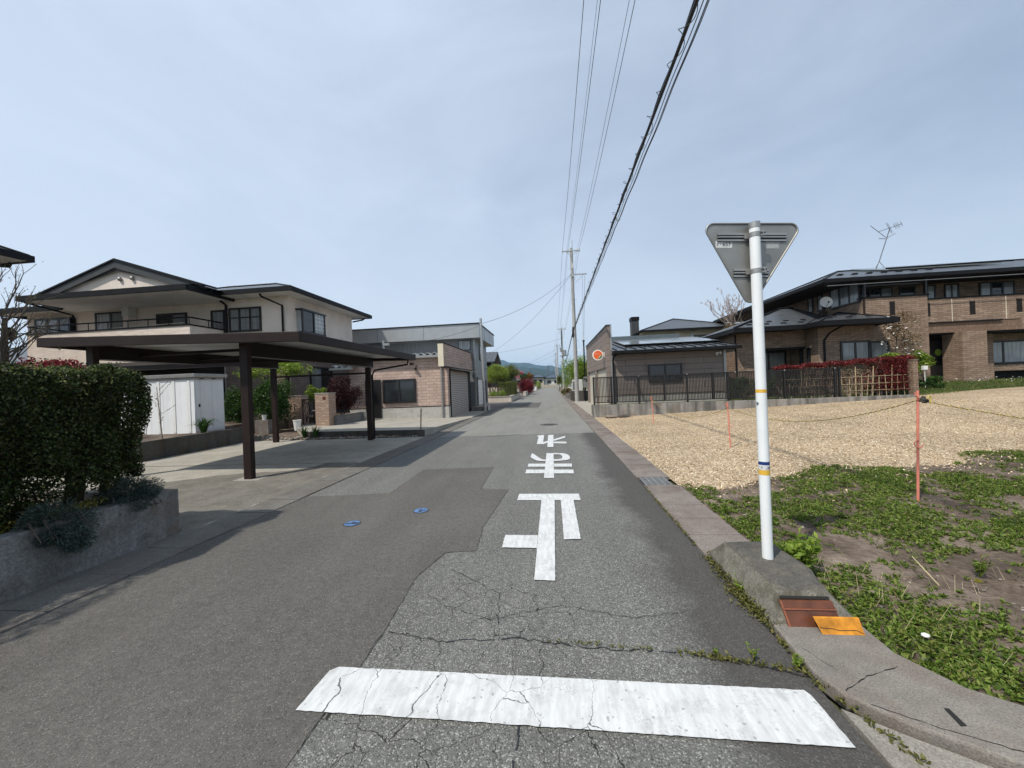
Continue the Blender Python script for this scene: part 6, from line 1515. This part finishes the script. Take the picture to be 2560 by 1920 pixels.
# ------------------------------------------------------------------ lot: chips, weeds, stakes, rope
def scatter(n, x0, x1, y0, y1, ok=None):
    x = RNG.uniform(x0, x1, n); y = RNG.uniform(y0, y1, n)
    if ok is not None: k = ok(x, y); x, y = x[k], y[k]
    return x, y
def ey(x): return 6.25 + .28 * (x - 2) + .25 * np.sin(x * 1.7) + .12 * np.sin(x * 4.1 + 1)
x, y = scatter(120000, 1.95, 16, 6.0, 18.1, lambda x, y: (y > ey(x) - RNG.exponential(.12, len(x))) & (x < y * 1.12 + .5) & (RNG.uniform(0, 1, len(x)) < np.clip(8.5 / y, .25, 1)))
P = np.stack([x, y, lot_z(x, y) + .010], 1); d = np.stack([RNG.normal(0, 1, len(x)), RNG.normal(0, 1, len(x)), RNG.normal(0, .2, len(x))], 1)
v, f = leaf_arrays(P, .036, .36, 1.2, .15, .6, dirs=d); tag(np_mesh('wood_chips', v, f, 'chip'), 'pale tan wood chips covering the vacant lot', 'wood chips', kind='stuff')
x, y = scatter(5000, 2.0, 9, 5.2, 8.5, lambda x, y: (y < ey(x)) & (RNG.uniform(0, 1, len(x)) < np.exp((y - ey(x)) * 2.2)))
P = np.stack([x, y, lot_z(x, y) + .02], 1); v, f = leaf_arrays(P, .045, .4, 1.2, .15, .6); tag(np_mesh('scattered_chips', v, f, 'chip'), 'loose wood chips strewn over the bare soil', 'wood chips', kind='stuff')

def weed_density(x, y):
    x = np.asarray(x); y = np.asarray(y)
    a = np.sin(x * 1.9 + 1.3 * np.sin(y * 1.4)) + np.sin(y * 2.3 + x * .8 + 1) * .9 + 1.0 * np.sin(x * 5.1 - y * 3.7 + np.sin(y * 6)) + 1.1 * np.sin(x * 9.7 + 1.5 * np.sin(y * 7.1)) * np.sin(y * 11.3 + x * 3.1)
    a = a - 2.2 * np.exp(-np.maximum(0, ey(x) - y) / .45) * ((x > 2.35) & (x < 4.6)) - 1.1 * np.clip((x - 5.4) / 1.5, 0, 1)
    edge = np.exp(-np.maximum(0, x - 1.95 - np.maximum(0, 2.6 - y) * .6) / .55) * 2.2
    near = np.clip((3.9 - y) * 1.1, 0, 1.7)
    mid = 1.9 * np.exp(-((x - 4.9) / 1.4) ** 2 - ((y - 5.9) / .8) ** 2)
    far = 1.3 * np.clip((x - 3.5) / 2.5, 0, 1) * (np.sin(x * 3.3 + y * 2.1) * .5 + .5)
    return a + edge + near + mid + far - .42
def weeds():
    cx, cy = scatter(52000, 1.95, 9.5, 1.6, 8.3, lambda x, y: (y < ey(x) + .1) & (x < y * 1.12 + .9) & (weed_density(x, y) > RNG.normal(.5, .9, len(x))) & (y > np.interp(x, [1.9, 2.05, 2.35, 2.95, 5], [2.5, 2.22, 2.03, 1.86, 1.68])))
    V = []; F_ = []; b = 0
    Vs = []
    for i in range(len(cx)):
        k = RNG.integers(5, 11); s = RNG.uniform(.6, 1.5) * (1.25 if RNG.uniform() < .2 else 1)
        a = RNG.uniform(0, 2 * np.pi, k); el = RNG.uniform(.25, 1.0, k)
        dirs = np.stack([np.cos(a) * np.cos(el), np.sin(a) * np.cos(el), np.sin(el)], 1)
        Ls = .036 * s * RNG.uniform(.6, 1.3, k)
        base = np.array([cx[i], cy[i], float(lot_z(cx[i], cy[i])) + .004])
        Vs.append((base + dirs * Ls[:, None] * .6, dirs, Ls))
    P = np.concatenate([q[0] for q in Vs]); D = np.concatenate([q[1] for q in Vs]); Ls = np.concatenate([q[2] for q in Vs])
    v, f = leaf_arrays(P, Ls[:, None].ravel() if 0 else .036, .36, .8, .35, .5, dirs=D)
    tag(np_mesh('ground_weeds', v, f, 'weed_leaf'), 'low green weeds spreading over the bare soil of the lot', 'weeds', kind='stuff')
    # grassy tufts
    n = 26000; x, y = scatter(n, 1.95, 9, 1.7, 7.6, lambda x, y: (y < ey(x)) & (weed_density(x, y) > RNG.normal(.2, .8, len(x))) & (x < y * 1.12 + .9) & (y > np.interp(x, [1.9, 2.05, 2.35, 2.95, 5], [2.5, 2.22, 2.03, 1.86, 1.68])))
    P = np.stack([x, y, lot_z(x, y) + .02], 1); d = np.stack([RNG.normal(0, .6, len(x)), RNG.normal(0, .6, len(x)), np.ones(len(x))], 1)
    v, f = leaf_arrays(P, .065, .09, 0, .3, dirs=d); tag(np_mesh('grass_tufts', v, f, 'grass_blade'), 'thin grass blades among the weeds of the lot', 'grass', kind='stuff')
    # moss and weeds in the joint along the kerb hump and the crack
    pts = []
    for (x0, y0, x1, y1, nn, sp) in ((1.385, 3.75, 1.36, 3.15, 420, .03), (1.36, 3.15, 1.43, 2.7, 1300, .035), (1.39, 2.75, 1.36, 2.2, 260, .015), (.7, 2.46, 1.36, 2.33, 240, .012), (1.37, 4.0, 1.385, 6.2, 300, .012), (1.40, 2.15, 1.55, 1.7, 120, .012), (-.1, 2.53, .6, 2.47, 70, .008)):
        s = RNG.uniform(0, 1, nn); pts.append(np.stack([x0 + (x1 - x0) * s + RNG.normal(0, sp, nn), y0 + (y1 - y0) * s + RNG.normal(0, sp, nn), .012 + np.abs(RNG.normal(0, sp * .8, nn))], 1))
    v, f = leaf_arrays(np.concatenate(pts), .024, .5, .5); tag(np_mesh('kerb_moss', v, f, 'moss'), 'yellowish moss and tiny weeds in the kerb joint', 'moss', kind='stuff')
    x, y = scatter(700, 1.95, 6, 2.1, 6.5); P = np.stack([x, y, lot_z(x, y) + .01], 1)
    v, f = leaf_arrays(P, .04, .3, 1); tag(np_mesh('dry_litter', v, f, 'dry_leaf'), 'dry brown leaf litter on the soil', 'litter', kind='stuff')
weeds()
m = B('stone'); rg = random.Random(44)
for k in range(1500):
    x = rg.uniform(1.97, 8); y = rg.uniform(1.9, 7.3)
    if y > ey(x) + .3 or y < np.interp(x, [1.9, 2.05, 2.35, 2.95, 5], [2.5, 2.25, 2.07, 1.9, 1.75]): continue
    s = rg.uniform(.004, .014) * (2 if rg.random() < .06 else 1); m.blob((x, y, float(lot_z(x, y)) + s * .4), (s * rg.uniform(.8, 1.6), s, s * .7), k, .25, 5, 3)
tag(m.build('soil_clods'), 'small clods and pebbles on the bare soil', 'clods', kind='stuff')
m = B('dead_straw'); P = []
for k in range(46):
    x = rg.uniform(2.1, 3.6); y = rg.uniform(2.15, 3.6); z = float(lot_z(x, y)); h = rg.uniform(.06, .17); a = rg.uniform(0, 6.28)
    if y < np.interp(x, [1.9, 2.05, 2.35, 2.95, 5], [2.5, 2.25, 2.07, 1.9, 1.75]): continue
    m.tube([(x, y, z), (x + math.cos(a) * h * .4, y + math.sin(a) * h * .4, z + h)], [.0016, .001], 4)
tag(m.build('dry_grass_stalks'), 'thin dry grass stalks standing among the near weeds', 'grass stalks', kind='stuff')
def leafy_weed(label, c, n, L, mat='weed_leaf', group='single leafy weeds'):
    e = empty('leafy_weed', c, label, 'weed', group); rg = random.Random(int(c[0] * 50 + c[1] * 31)); P = []; D = []; m = B('weed_leaf')
    for k in range(n):
        a = rg.uniform(0, 6.28); t_ = rg.uniform(.1, .6); h = L * rg.uniform(.5, 1.0)
        tip = Vector(c) + Vector((math.cos(a) * h * t_, math.sin(a) * h * t_, h)); m.tube([c, tip], [.004, .002], 4)
        for j in range(7):
            s = rg.uniform(.3, 1.05); p = Vector(c).lerp(tip, s); b = rg.uniform(0, 6.28); dd = Vector((math.cos(b), math.sin(b), .55)); P.append(p + dd * L * .11); D.append(dd)
    m.build('stem', e); leaves('foliage', P, L * .27, mat, e, aspect=.32, dirs=np.array(D), bend=.4)
leafy_weed('bright leafy weed growing at the right foot of the white sign post', (2.0, 3.45, .01), 44, .31, 'fresh_leaf')
leafy_weed('small leafy weed at the road edge beside the kerb hump', (1.385, 3.12, .005), 9, .13, 'fresh_leaf')
leafy_weed('small weed at the right end of the road crack, touching the kerb', (1.33, 2.36, .005), 9, .085, 'fresh_leaf')
leafy_weed('tiny weed rooted in the road crack, left of the kerb weed', (1.13, 2.42, .005), 7, .075, 'fresh_leaf')
leafy_weed('tiny weed rooted in the road crack, farthest from the kerb', (.92, 2.445, .005), 6, .06, 'fresh_leaf')
leafy_weed('leafy weed standing alone on the pale soil to the right', (3.35, 3.45, .005), 14, .16, 'weed_leaf')
leafy_weed('leafy weed on the lot edge beyond the gutter drain', (2.05, 4.9, .005), 14, .17, 'weed_leaf')
m = B('dead_straw').tube([(2.92, 3.30, .01), (2.86, 3.45, .17)], .004, 5); tag(m.build('dry_stalk'), 'pale dry stalk sticking out of the weeds', 'stalk')
v, f = leaf_arrays(np.array([[3.08, 3.2, .10], [3.1, 3.21, .11], [3.09, 3.19, .105], [3.075, 3.205, .1], [3.1, 3.2, .1]]), .04, .7); tag(np_mesh('dandelion', v, f, 'golden_leaf'), 'single yellow dandelion flower among the weeds', 'flower')
for k, (x, y, lb) in enumerate([(2.23, 2.62, 'white pebble among the weeds near the orange reflector'), (2.75, 2.3, 'white pebble on dark soil near the kerb curve')]):
    tag(B('white_paint').blob((x, y, .05), (.022, .018, .012), k, .15, 8, 6).build('pebble', smooth=True), lb, 'pebble')

# kerb hump carrying the sign post
def hump():
    e = empty('kerb_hump', (1.68, 3.2, 0), 'stained concrete kerb block carrying the white sign post', 'kerb block')
    base = [(1.385, 2.705), (1.93, 2.705), (2.0, 3.15), (1.95, 3.78), (1.40, 3.78)]; top = [(1.475, 2.80), (1.76, 2.80), (1.86, 3.1), (1.84, 3.58), (1.47, 3.56)]
    V = []; N = 5
    def ring(poly, z, k):
        out = []
        for i in range(5):
            p, q = poly[i], poly[(i + 1) % 5]
            for j in range(6): s = j / 6; out.append((p[0] + (q[0] - p[0]) * s, p[1] + (q[1] - p[1]) * s, z))
        return out
    rings = [ring(base, -.02, 0), ring(base, .05, 0), ring([((a[0] * .35 + b[0] * .65), (a[1] * .35 + b[1] * .65)) for a, b in zip(base, top)], .17, 0), ring([((a[0] * .12 + b[0] * .88), (a[1] * .12 + b[1] * .88)) for a, b in zip(base, top)], .225, 0), ring([((1.66 + (a[0] - 1.66) * .9), (3.17 + (a[1] - 3.17) * .93)) for a in top], .24, 0)]
    n = 30; rg = random.Random(6); vs = [(p[0] + rg.uniform(-.006, .006), p[1] + rg.uniform(-.006, .006), p[2] + rg.uniform(-.005, .005)) for r in rings for p in r]
    m = B('hump_concrete').add(vs, [(r * n + k, r * n + (k + 1) % n, (r + 1) * n + (k + 1) % n, (r + 1) * n + k) for r in range(len(rings) - 2) for k in range(n)] + [])
    m.mat('hump_top').add(vs, [tuple(range((len(rings) - 1) * n, len(rings) * n))] + [((len(rings) - 2) * n + k, (len(rings) - 2) * n + (k + 1) % n, (len(rings) - 1) * n + (k + 1) % n, (len(rings) - 1) * n + k) for k in range(n)])
    m.build('body', e)
    m = B('dark_void').extrude([(1.468, 2.762, .192), (1.775, 2.762, .192), (1.775, 2.770, .200), (1.468, 2.770, .200)], (0, -.012, 0)); m.build('recess_line', e)
    return e
hump()
def reflectors():
    e = empty('brown_reflector', (1.62, 2.72, .03), 'brown plastic reflector plate leaning in the end of the kerb block', 'reflector')
    m = B('brown_reflector').extrude([(1.465, 2.675, .055), (1.80, 2.675, .055), (1.785, 2.755, .185), (1.455, 2.755, .185)], (0, -.012, -.004)); m.build('plate', e, bevel=.003)
    m = B('rust_edge').extrude([(1.468, 2.661, .052), (1.478, 2.661, .052), (1.466, 2.742, .182), (1.457, 2.742, .182)], (0, -.004, 0)).extrude([(1.462, 2.713, .142), (1.788, 2.713, .142), (1.788, 2.715, .146), (1.462, 2.715, .146)], (0, -.006, 0)); m.build('rim', e)
    e = empty('orange_reflector', (1.76, 2.66, .055), 'bright orange reflector plate fallen against the brown plate', 'reflector')
    B('orange_reflector').extrude([(1.625, 2.605, .058), (1.872, 2.605, .058), (1.872, 2.652, .136), (1.603, 2.652, .136)], (0, -.010, -.004)).build('plate', e, bevel=.002)
    m = B('ink')
    for a, b in (((1.622, .086), (1.70, .082)), ((1.70, .082), (1.73, .075)), ((1.73, .075), (1.83, .077)), ((1.83, .077), (1.868, .062))): 
        yy = lambda z: 2.5935 + (z - .054) * .603
        m.beam((a[0], yy(a[1]), a[1]), (b[0], yy(b[1]), b[1]), .002, .003)
    m.build('crack', e)
reflectors()

# ------------------------------------------------------------------ stop sign seen from behind
def text_mesh(s, size, name='txt'):
    c = bpy.data.curves.new(name, 'FONT'); c.body = s; c.size = size; c.extrude = .0004
    o = bpy.data.objects.new(name, c); COL.objects.link(o); bpy.context.view_layer.update()
    dg = bpy.context.evaluated_depsgraph_get(); me = bpy.data.meshes.new_from_object(o.evaluated_get(dg)); bpy.data.objects.remove(o); return me
def stop_sign():
    bx_, by = 1.652, 3.25
    e = empty('stop_sign', (bx_, by, .235), 'white post with triangular traffic sign seen from its grey back', 'traffic sign')
    m = B('white_pole').tube([(bx_, by, .22), (bx_, by, 2.865)], .0385, 24, cap=False); m.build('post', e, smooth=True)
    B('grey_alu').tube([(bx_, by, 2.865), (bx_, by, 2.91)], [.0415, .0415], 20).build('cap', e)
    for z0, z1, mt in ((1.556, 1.582, 'yellow_tape'), (.985, 1.010, 'navy'), (.945, .984, 'label_white'), (.905, .944, 'yellow_tape')):
        B(mt).tube([(bx_, by, z0), (bx_, by, z1)], .0392, 24, cap=False).build('tape_band', e)
    # small print on the label band: short dark strokes wrapped on the post
    m = B('ink_grey')
    for a, z, w, h in ((-2.42, .966, .008, .016), (-1.62, .952, .007, .004), (-1.36, .962, .009, .014), (-1.06, .963, .010, .022), (-.62, .962, .005, .014)):
        c = Vector((bx_ + .0396 * math.cos(a), by + .0396 * math.sin(a), z)); t_ = Vector((-math.sin(a), math.cos(a), 0)) * w / 2
        m.face([c - t_ - Vector((0, 0, h / 2)), c + t_ - Vector((0, 0, h / 2)), c + t_ + Vector((0, 0, h / 2)), c - t_ + Vector((0, 0, h / 2))])
        if h > .012: m.face([c - t_ * 1.3 + Vector((0, 0, -.001)), c + t_ * 1.3 + Vector((0, 0, -.001)), c + t_ * 1.3 + Vector((0, 0, .001)), c - t_ * 1.3 + Vector((0, 0, .001))])
    m.build('label_print', e)
    B('blue_grey_panel').face([(bx_ - .041, by - .006, 1.455), (bx_ - .037, by - .018, 1.46), (bx_ - .032, by - .025, 1.475), (bx_ - .041, by - .004, 1.485)]).build('torn_sticker', e)
    # panel: rounded triangle, point down, tilted a little clockwise
    cx, cz, yb = 1.648, 2.695, 3.31; S = .800; hgt = S * math.sqrt(3) / 2; rr = .055; roll = math.radians(3.4); psi = math.radians(3)
    NV = Vector((math.sin(psi), -math.cos(psi), 0)); EV = lambda d: tuple(NV * -d)
    corners = [(-S / 2, hgt / 3), (S / 2, hgt / 3), (0, -2 * hgt / 3)]
    def outline(inset=0, r=rr):
        out = []
        C = [(c[0] * (1 - inset), c[1] * (1 - inset)) for c in corners]
        for i in range(3):
            p = Vector(C[i]); a = (Vector(C[i - 1]) - p).normalized(); b = (Vector(C[(i + 1) % 3]) - p).normalized()
            d = (a + b).normalized(); cc = p + d * (r / math.sin(math.radians(30)))
            s0 = cc + 0 * d; n0 = (p + a * (r / math.tan(math.radians(30))) - cc); n1 = (p + b * (r / math.tan(math.radians(30))) - cc)
            t0 = math.atan2(n0.y, n0.x); t1 = math.atan2(n1.y, n1.x); dt = (t1 - t0 + math.pi) % (2 * math.pi) - math.pi
            for k in range(9): t_ = t0 + dt * k / 8; out.append((cc.x + r * math.cos(t_), cc.y + r * math.sin(t_)))
        return out
    def rot(x, z): return (cx + x * math.cos(-roll) - z * math.sin(-roll), cz + x * math.sin(-roll) + z * math.cos(-roll))
    def W(x, z, y):
        a, b = rot(x, z); a -= cx
        return (cx + a * math.cos(psi) + NV.x * (yb - y), yb + a * math.sin(psi) + NV.y * (yb - y), b)
    ol = outline()
    B('sign_alu').extrude([W(x, z, yb) for x, z in ol[::-1]], EV(.003)).build('panel', e)
    # turned rim
    m = B('sign_alu'); n = len(ol); P = [Vector(W(x, z, yb - .004)) for x, z in ol]; m.tube(P + [P[0]], .007, 6, cap=False); m.build('rim', e, smooth=True)
    # front face (red, faces away from the camera)
    B('sign_orange').extrude([W(x, z, yb + .0035) for x, z in outline(.02)[::-1]], EV(.001)).build('front_face', e)
    for z, h_w, off in ((.118, .270, -.045), (-.172, .137, -.045)):
        m = B('grey_alu')
        for dz, hh, dp in ((.026, .018, .014), (.0, .010, .02), (-.024, .016, .012)):
            q = [W(off + s * h_w + .045, z + dz + t_ * hh / 2, yb) for s, t_ in ((-1, -1), (1, -1), (1, 1), (-1, 1))]; m.extrude(q, EV(-dp))
        q = [W(off + s * h_w + .045, z + t_ * .035, yb - .0005) for s, t_ in ((-1, -1), (1, -1), (1, 1), (-1, 1))]; m.mat('dark_grey_board').extrude(q, EV(-.004)); m.build('rail', e)
        zc = rot(0, z)[1]; m = B('grey_alu').tube([(bx_ - .0, by, zc - .017), (bx_, by, zc + .017)], .0425, 20).box(bx_ + .028, bx_ + .062, by - .036, by - .018, zc - .019, zc + .023).box(bx_ - .062, bx_ + .062, by + .028, yb - .001, zc - .014, zc + .014)
        m.mat('ink').blob((bx_ + .034, by - .038, zc + .003), (.008, .006, .008), 1, 0, 8, 6).blob((bx_ + .056, by - .037, zc + .003), (.006, .004, .007), 2, 0, 8, 6); m.build('clamp', e)
    # stickers
    def sticker(x0, x1, z0, z1, mat, name): 
        q = [W(x0, z0, yb - .0012), W(x1, z0, yb - .0012), W(x1, z1, yb - .0012), W(x0, z1, yb - .0012)]; return B(mat).extrude(q, EV(.0008)).build(name, e)
    s1 = sticker(-.282, -.150, .036, .092, 'label_white', 'number_sticker'); s2 = sticker(.118, .220, .030, .085, 'label_faint', 'faint_sticker')
    me = text_mesh('657', .045); me.materials.append(MATS['ink'])
    o = bpy.data.objects.new('sticker_number', me); COL.objects.link(o); o.parent = s1
    o.location = Vector(W(-.228, .0485, yb - .0022)) - world_loc(s1); o.rotation_euler = (math.pi / 2, roll, psi)
    m = B('ink'); q = [W(-.243 + dx, .064 + dz, yb - .0016) for dx, dz in ((-.003, -.003), (.003, -.003), (.003, .003), (-.003, .003))]; m.face(q)
    m.mat('ink_grey').face([W(-.266 + dx, .064 + dz, yb - .0016) for dx, dz in ((-.005, -.012), (.006, -.012), (.005, .012), (-.004, .012))]); m.build('sticker_mark', s1)
    m = B('label_white')
    for k in range(5): m.face([W(.128, .038 + k * .010, yb - .0016), W(.128 + (.05 + .012 * ((k * 7) % 4)), .038 + k * .010, yb - .0016), W(.128 + (.05 + .012 * ((k * 7) % 4)), .0405 + k * .010, yb - .0016), W(.128, .0405 + k * .010, yb - .0016)])
    m.build('sticker_print', s2)
stop_sign()

def stake(label, x, y, h, lean=.02):
    z = float(lot_z(x, y)); e = empty('marker_stake', (x, y, z), label, 'stake', 'pink orange marker stakes on the lot')
    B('pink_orange_rod').tube([(x, y, z - .05), (x + lean, y, z + h)], .0145, 10).build('rod', e)
    n = 14; P = [(x + .02 - .05 * math.sin(2 * math.pi * k / n * .8), y - .02, z + h * .52 + .05 * math.cos(2 * math.pi * k / n * .8)) for k in range(n)]
    B('pink_orange_rod').tube(P, .006, 6).build('rope_hook', e)
    B('pink_orange_rod').tube([(x + lean, y - .02, z + h - .12), (x + lean - .06, y - .04, z + h - .06), (x + lean - .07, y - .04, z + h - .02)], .008, 6).build('rope_hook', e)
    return Vector((x + lean, y, z + h - .12))
s1 = stake('pink orange marker stake nearest the camera, with knotted rope', 4.58, 5.41, 1.41, .05)
s2 = stake('pink orange marker stake behind the sign post, middle one of the lot', 4.10, 9.49, 1.06, -.03)
s3 = stake('thin pink orange marker stake nearest the concrete wall', 3.74, 14.9, 1.02, -.05)
def rope(label, pts):
    e = empty('marker_rope', tuple(pts[0]), label, 'rope', 'striped ropes between the stakes')
    for off, mat in ((0, 'rope_yellow'), (math.pi, 'rope_black')):
        P = []; L = 0
        for i in range(len(pts) - 1):
            a, b = pts[i], pts[i + 1]; n = max(2, int((b - a).length / .012))
            for k in range(n):
                p = a.lerp(b, k / n); t_ = (L + (b - a).length * k / n) / .085 * 2 * math.pi; P.append(p + Vector((math.cos(t_ + off) * .0045, math.cos(t_ + off) * .002, math.sin(t_ + off) * .0045)))
            L += (b - a).length
        B(mat).tube(P, .0036, 5).build('strand', e)
rope('yellow and black rope sagging from the near stake towards the middle stake', sag_pts(s1, s2, .30, 14))
rope('yellow and black rope running from the near stake out of view to the right', sag_pts(s1, (7.4, 4.3, .75), .08, 14))
rope('pale rope sagging from the middle stake towards the stake by the wall', sag_pts(s2, s3, .42, 14))
m = MB(); m.mat('rope_black').blob(s1 + Vector((.04, -.02, .0)), (.05, .035, .04), 5, .35, 8, 6); m.mat('rope_yellow').tube([s1 + Vector((.06, -.03, -.03)), s1 + Vector((.1, -.03, .05)), s1 + Vector((.13, -.02, .04)), s1 + Vector((.12, -.02, -.05))], .008, 5)
tag(m.build('rope_knot'), 'tangled black and yellow rope knot on the near stake', 'knot')
m = B('stone').blob((2.6, 17.75, .08), (.3, .16, .07), 3, .2, 9, 5); tag(m.build('flat_stone'), 'flat grey stone at the foot of the concrete wall', 'stone')
m = B('dark_wall_concrete').blob((3.15, 17.7, .08), (.28, .12, .07), 5, .25, 9, 5); tag(m.build('flat_stone'), 'dark flat stone beside the grey one at the foot of the wall', 'stone')
# bare tree and red maple by the left edge
def bare_tree():
    e = empty('bare_tree', (-18.1, 11.0, .5), 'bare leaning garden tree at the left edge in front of the cream house', 'tree')
    m = B('bark'); rg = random.Random(31); tips = []
    m.tube([(-18.2, 11.0, .5), (-18.15, 11.0, 2.4), (-18.05, 11.0, 4.6)], [.15, .12, .06], 8)
    for k in range(17):
        z = 2.3 + k * .15; a = rg.uniform(0, 6.28); d = Vector((abs(math.cos(a)) * .9 if k % 3 else -math.cos(a), math.sin(a) * .5, .55 + rg.uniform(0, .5))); tips += branchy(m, Vector((-18.12, 11.0, z)), d, rg.uniform(.55, .95), .032, 2, rg, .5, .1, 3, .006)
    m.build('trunk', e); leaves('leaf_bud', [t_ + Vector((rg.uniform(-.1, .1),) * 3) for t_ in tips for _ in range(2)], .05, 'olive_leaf', e)
bare_tree()
tree('red_maple', 'small deep red maple showing above the clipped hedge', 'tree', (-13.5, 9.7, .5), (-13.9, 9.4, 2.55), (.95, .6, .42), 'red_leaf', 3800, .07, 2, tr=.03, clumps=26)

# ------------------------------------------------------------------ air
m = MB(); hm = bpy.data.materials.new('haze_air'); hm.use_nodes = True; MATS['haze_air'] = hm
hm.node_tree.nodes.remove(hm.node_tree.nodes['Principled BSDF']); pv = hm.node_tree.nodes.new('ShaderNodeVolumePrincipled')
pv.inputs['Color'].default_value = (.50, .74, 1.0, 1); pv.inputs['Density'].default_value = HAZE; pv.inputs['Anisotropy'].default_value = .2
hm.node_tree.links.new(pv.outputs[0], hm.node_tree.nodes['Material Output'].inputs['Volume'])
o = m.mat('haze_air').box(-9200, 9200, -3200, 12200, -1.1, 520).build('haze'); tag(o, kind='stuff')

# ------------------------------------------------------------------ light, sky, view
SUN_DIR = Vector((-.48, -.53, 1.0)).normalized()
sun = bpy.data.lights.new('sun', 'SUN'); sun.energy = 3.9; sun.angle = math.radians(1.2); sun.color = (1, .94, .84)
so = bpy.data.objects.new('sun', sun); so.rotation_euler = SUN_DIR.to_track_quat('Z', 'Y').to_euler(); so.location = (0, 0, 30); COL.objects.link(so)
w = bpy.data.worlds.new('World'); scene.world = w; w.use_nodes = True; t = w.node_tree; nd = t.nodes; lk = t.links
bg = nd['Background']; bg.inputs[1].default_value = .10
sky = nd.new('ShaderNodeTexSky'); sky.sky_type = 'NISHITA'; sky.sun_disc = False
sky.sun_elevation = math.asin(SUN_DIR.z); sky.sun_rotation = math.atan2(SUN_DIR.x, SUN_DIR.y)
sky.air_density = 1.0; sky.dust_density = 1.2; sky.ozone_density = 1.5
# thin high cloud over the blue
tc = nd.new('ShaderNodeTexCoord'); mp = nd.new('ShaderNodeMapping'); mp.inputs['Scale'].default_value = (1.2, 1.0, 2.6); mp.inputs['Rotation'].default_value = (0, .25, .5)
lk.new(tc.outputs['Generated'], mp.inputs[0])
n1 = nd.new('ShaderNodeTexNoise'); n1.inputs['Scale'].default_value = 1.7; n1.inputs['Detail'].default_value = 9; n1.inputs['Roughness'].default_value = .58; n1.inputs['Distortion'].default_value = .5
lk.new(mp.outputs[0], n1.inputs['Vector'])
cr = nd.new('ShaderNodeValToRGB'); cr.color_ramp.elements[0].position = .33; cr.color_ramp.elements[0].color = (.76, .76, .76, 1); cr.color_ramp.elements[1].position = .70; cr.color_ramp.elements[1].color = (1, 1, 1, 1)
lk.new(n1.outputs['Fac'], cr.inputs[0])
mx = nd.new('ShaderNodeMix'); mx.data_type = 'RGBA'; # cirrus bank thicker to the left of the road, and the pale band of haze above the horizon
sx = nd.new('ShaderNodeSeparateXYZ'); nv = nd.new('ShaderNodeVectorMath'); nv.operation = 'NORMALIZE'; lk.new(tc.outputs['Generated'], nv.inputs[0]); lk.new(nv.outputs[0], sx.inputs[0])
def mth(op, a, b, clamp=False):
    n = nd.new('ShaderNodeMath'); n.operation = op; n.use_clamp = clamp
    for i, q in enumerate((a, b)):
        if isinstance(q, bpy.types.NodeSocket): lk.new(q, n.inputs[i])
        else: n.inputs[i].default_value = q
    return n.outputs[0]
bank = mth('MULTIPLY', sx.outputs[0], -.30)
fac = mth('ADD', mth('SUBTRACT', cr.outputs[0], .12), bank, True)
lk.new(fac, mx.inputs[0]); lk.new(sky.outputs[0], mx.inputs[6]); mx.inputs[7].default_value = (6.1, 7.15, 8.7, 1)
hz = mth('POWER', mth('SUBTRACT', 1.0, mth('MULTIPLY', sx.outputs[2], 2.2), True), 2.0)
m2 = nd.new('ShaderNodeMix'); m2.data_type = 'RGBA'; lk.new(mth('MULTIPLY', hz, .85), m2.inputs[0]); lk.new(mx.outputs[2], m2.inputs[6]); m2.inputs[7].default_value = (8.3, 8.9, 9.6, 1)
lk.new(m2.outputs[2], bg.inputs[0])
scene.view_settings.view_transform = 'Standard'; scene.view_settings.look = 'None'; scene.view_settings.exposure = .1; scene.view_settings.gamma = 1
scene.render.engine = 'CYCLES'; scene.cycles.volume_bounces = 2
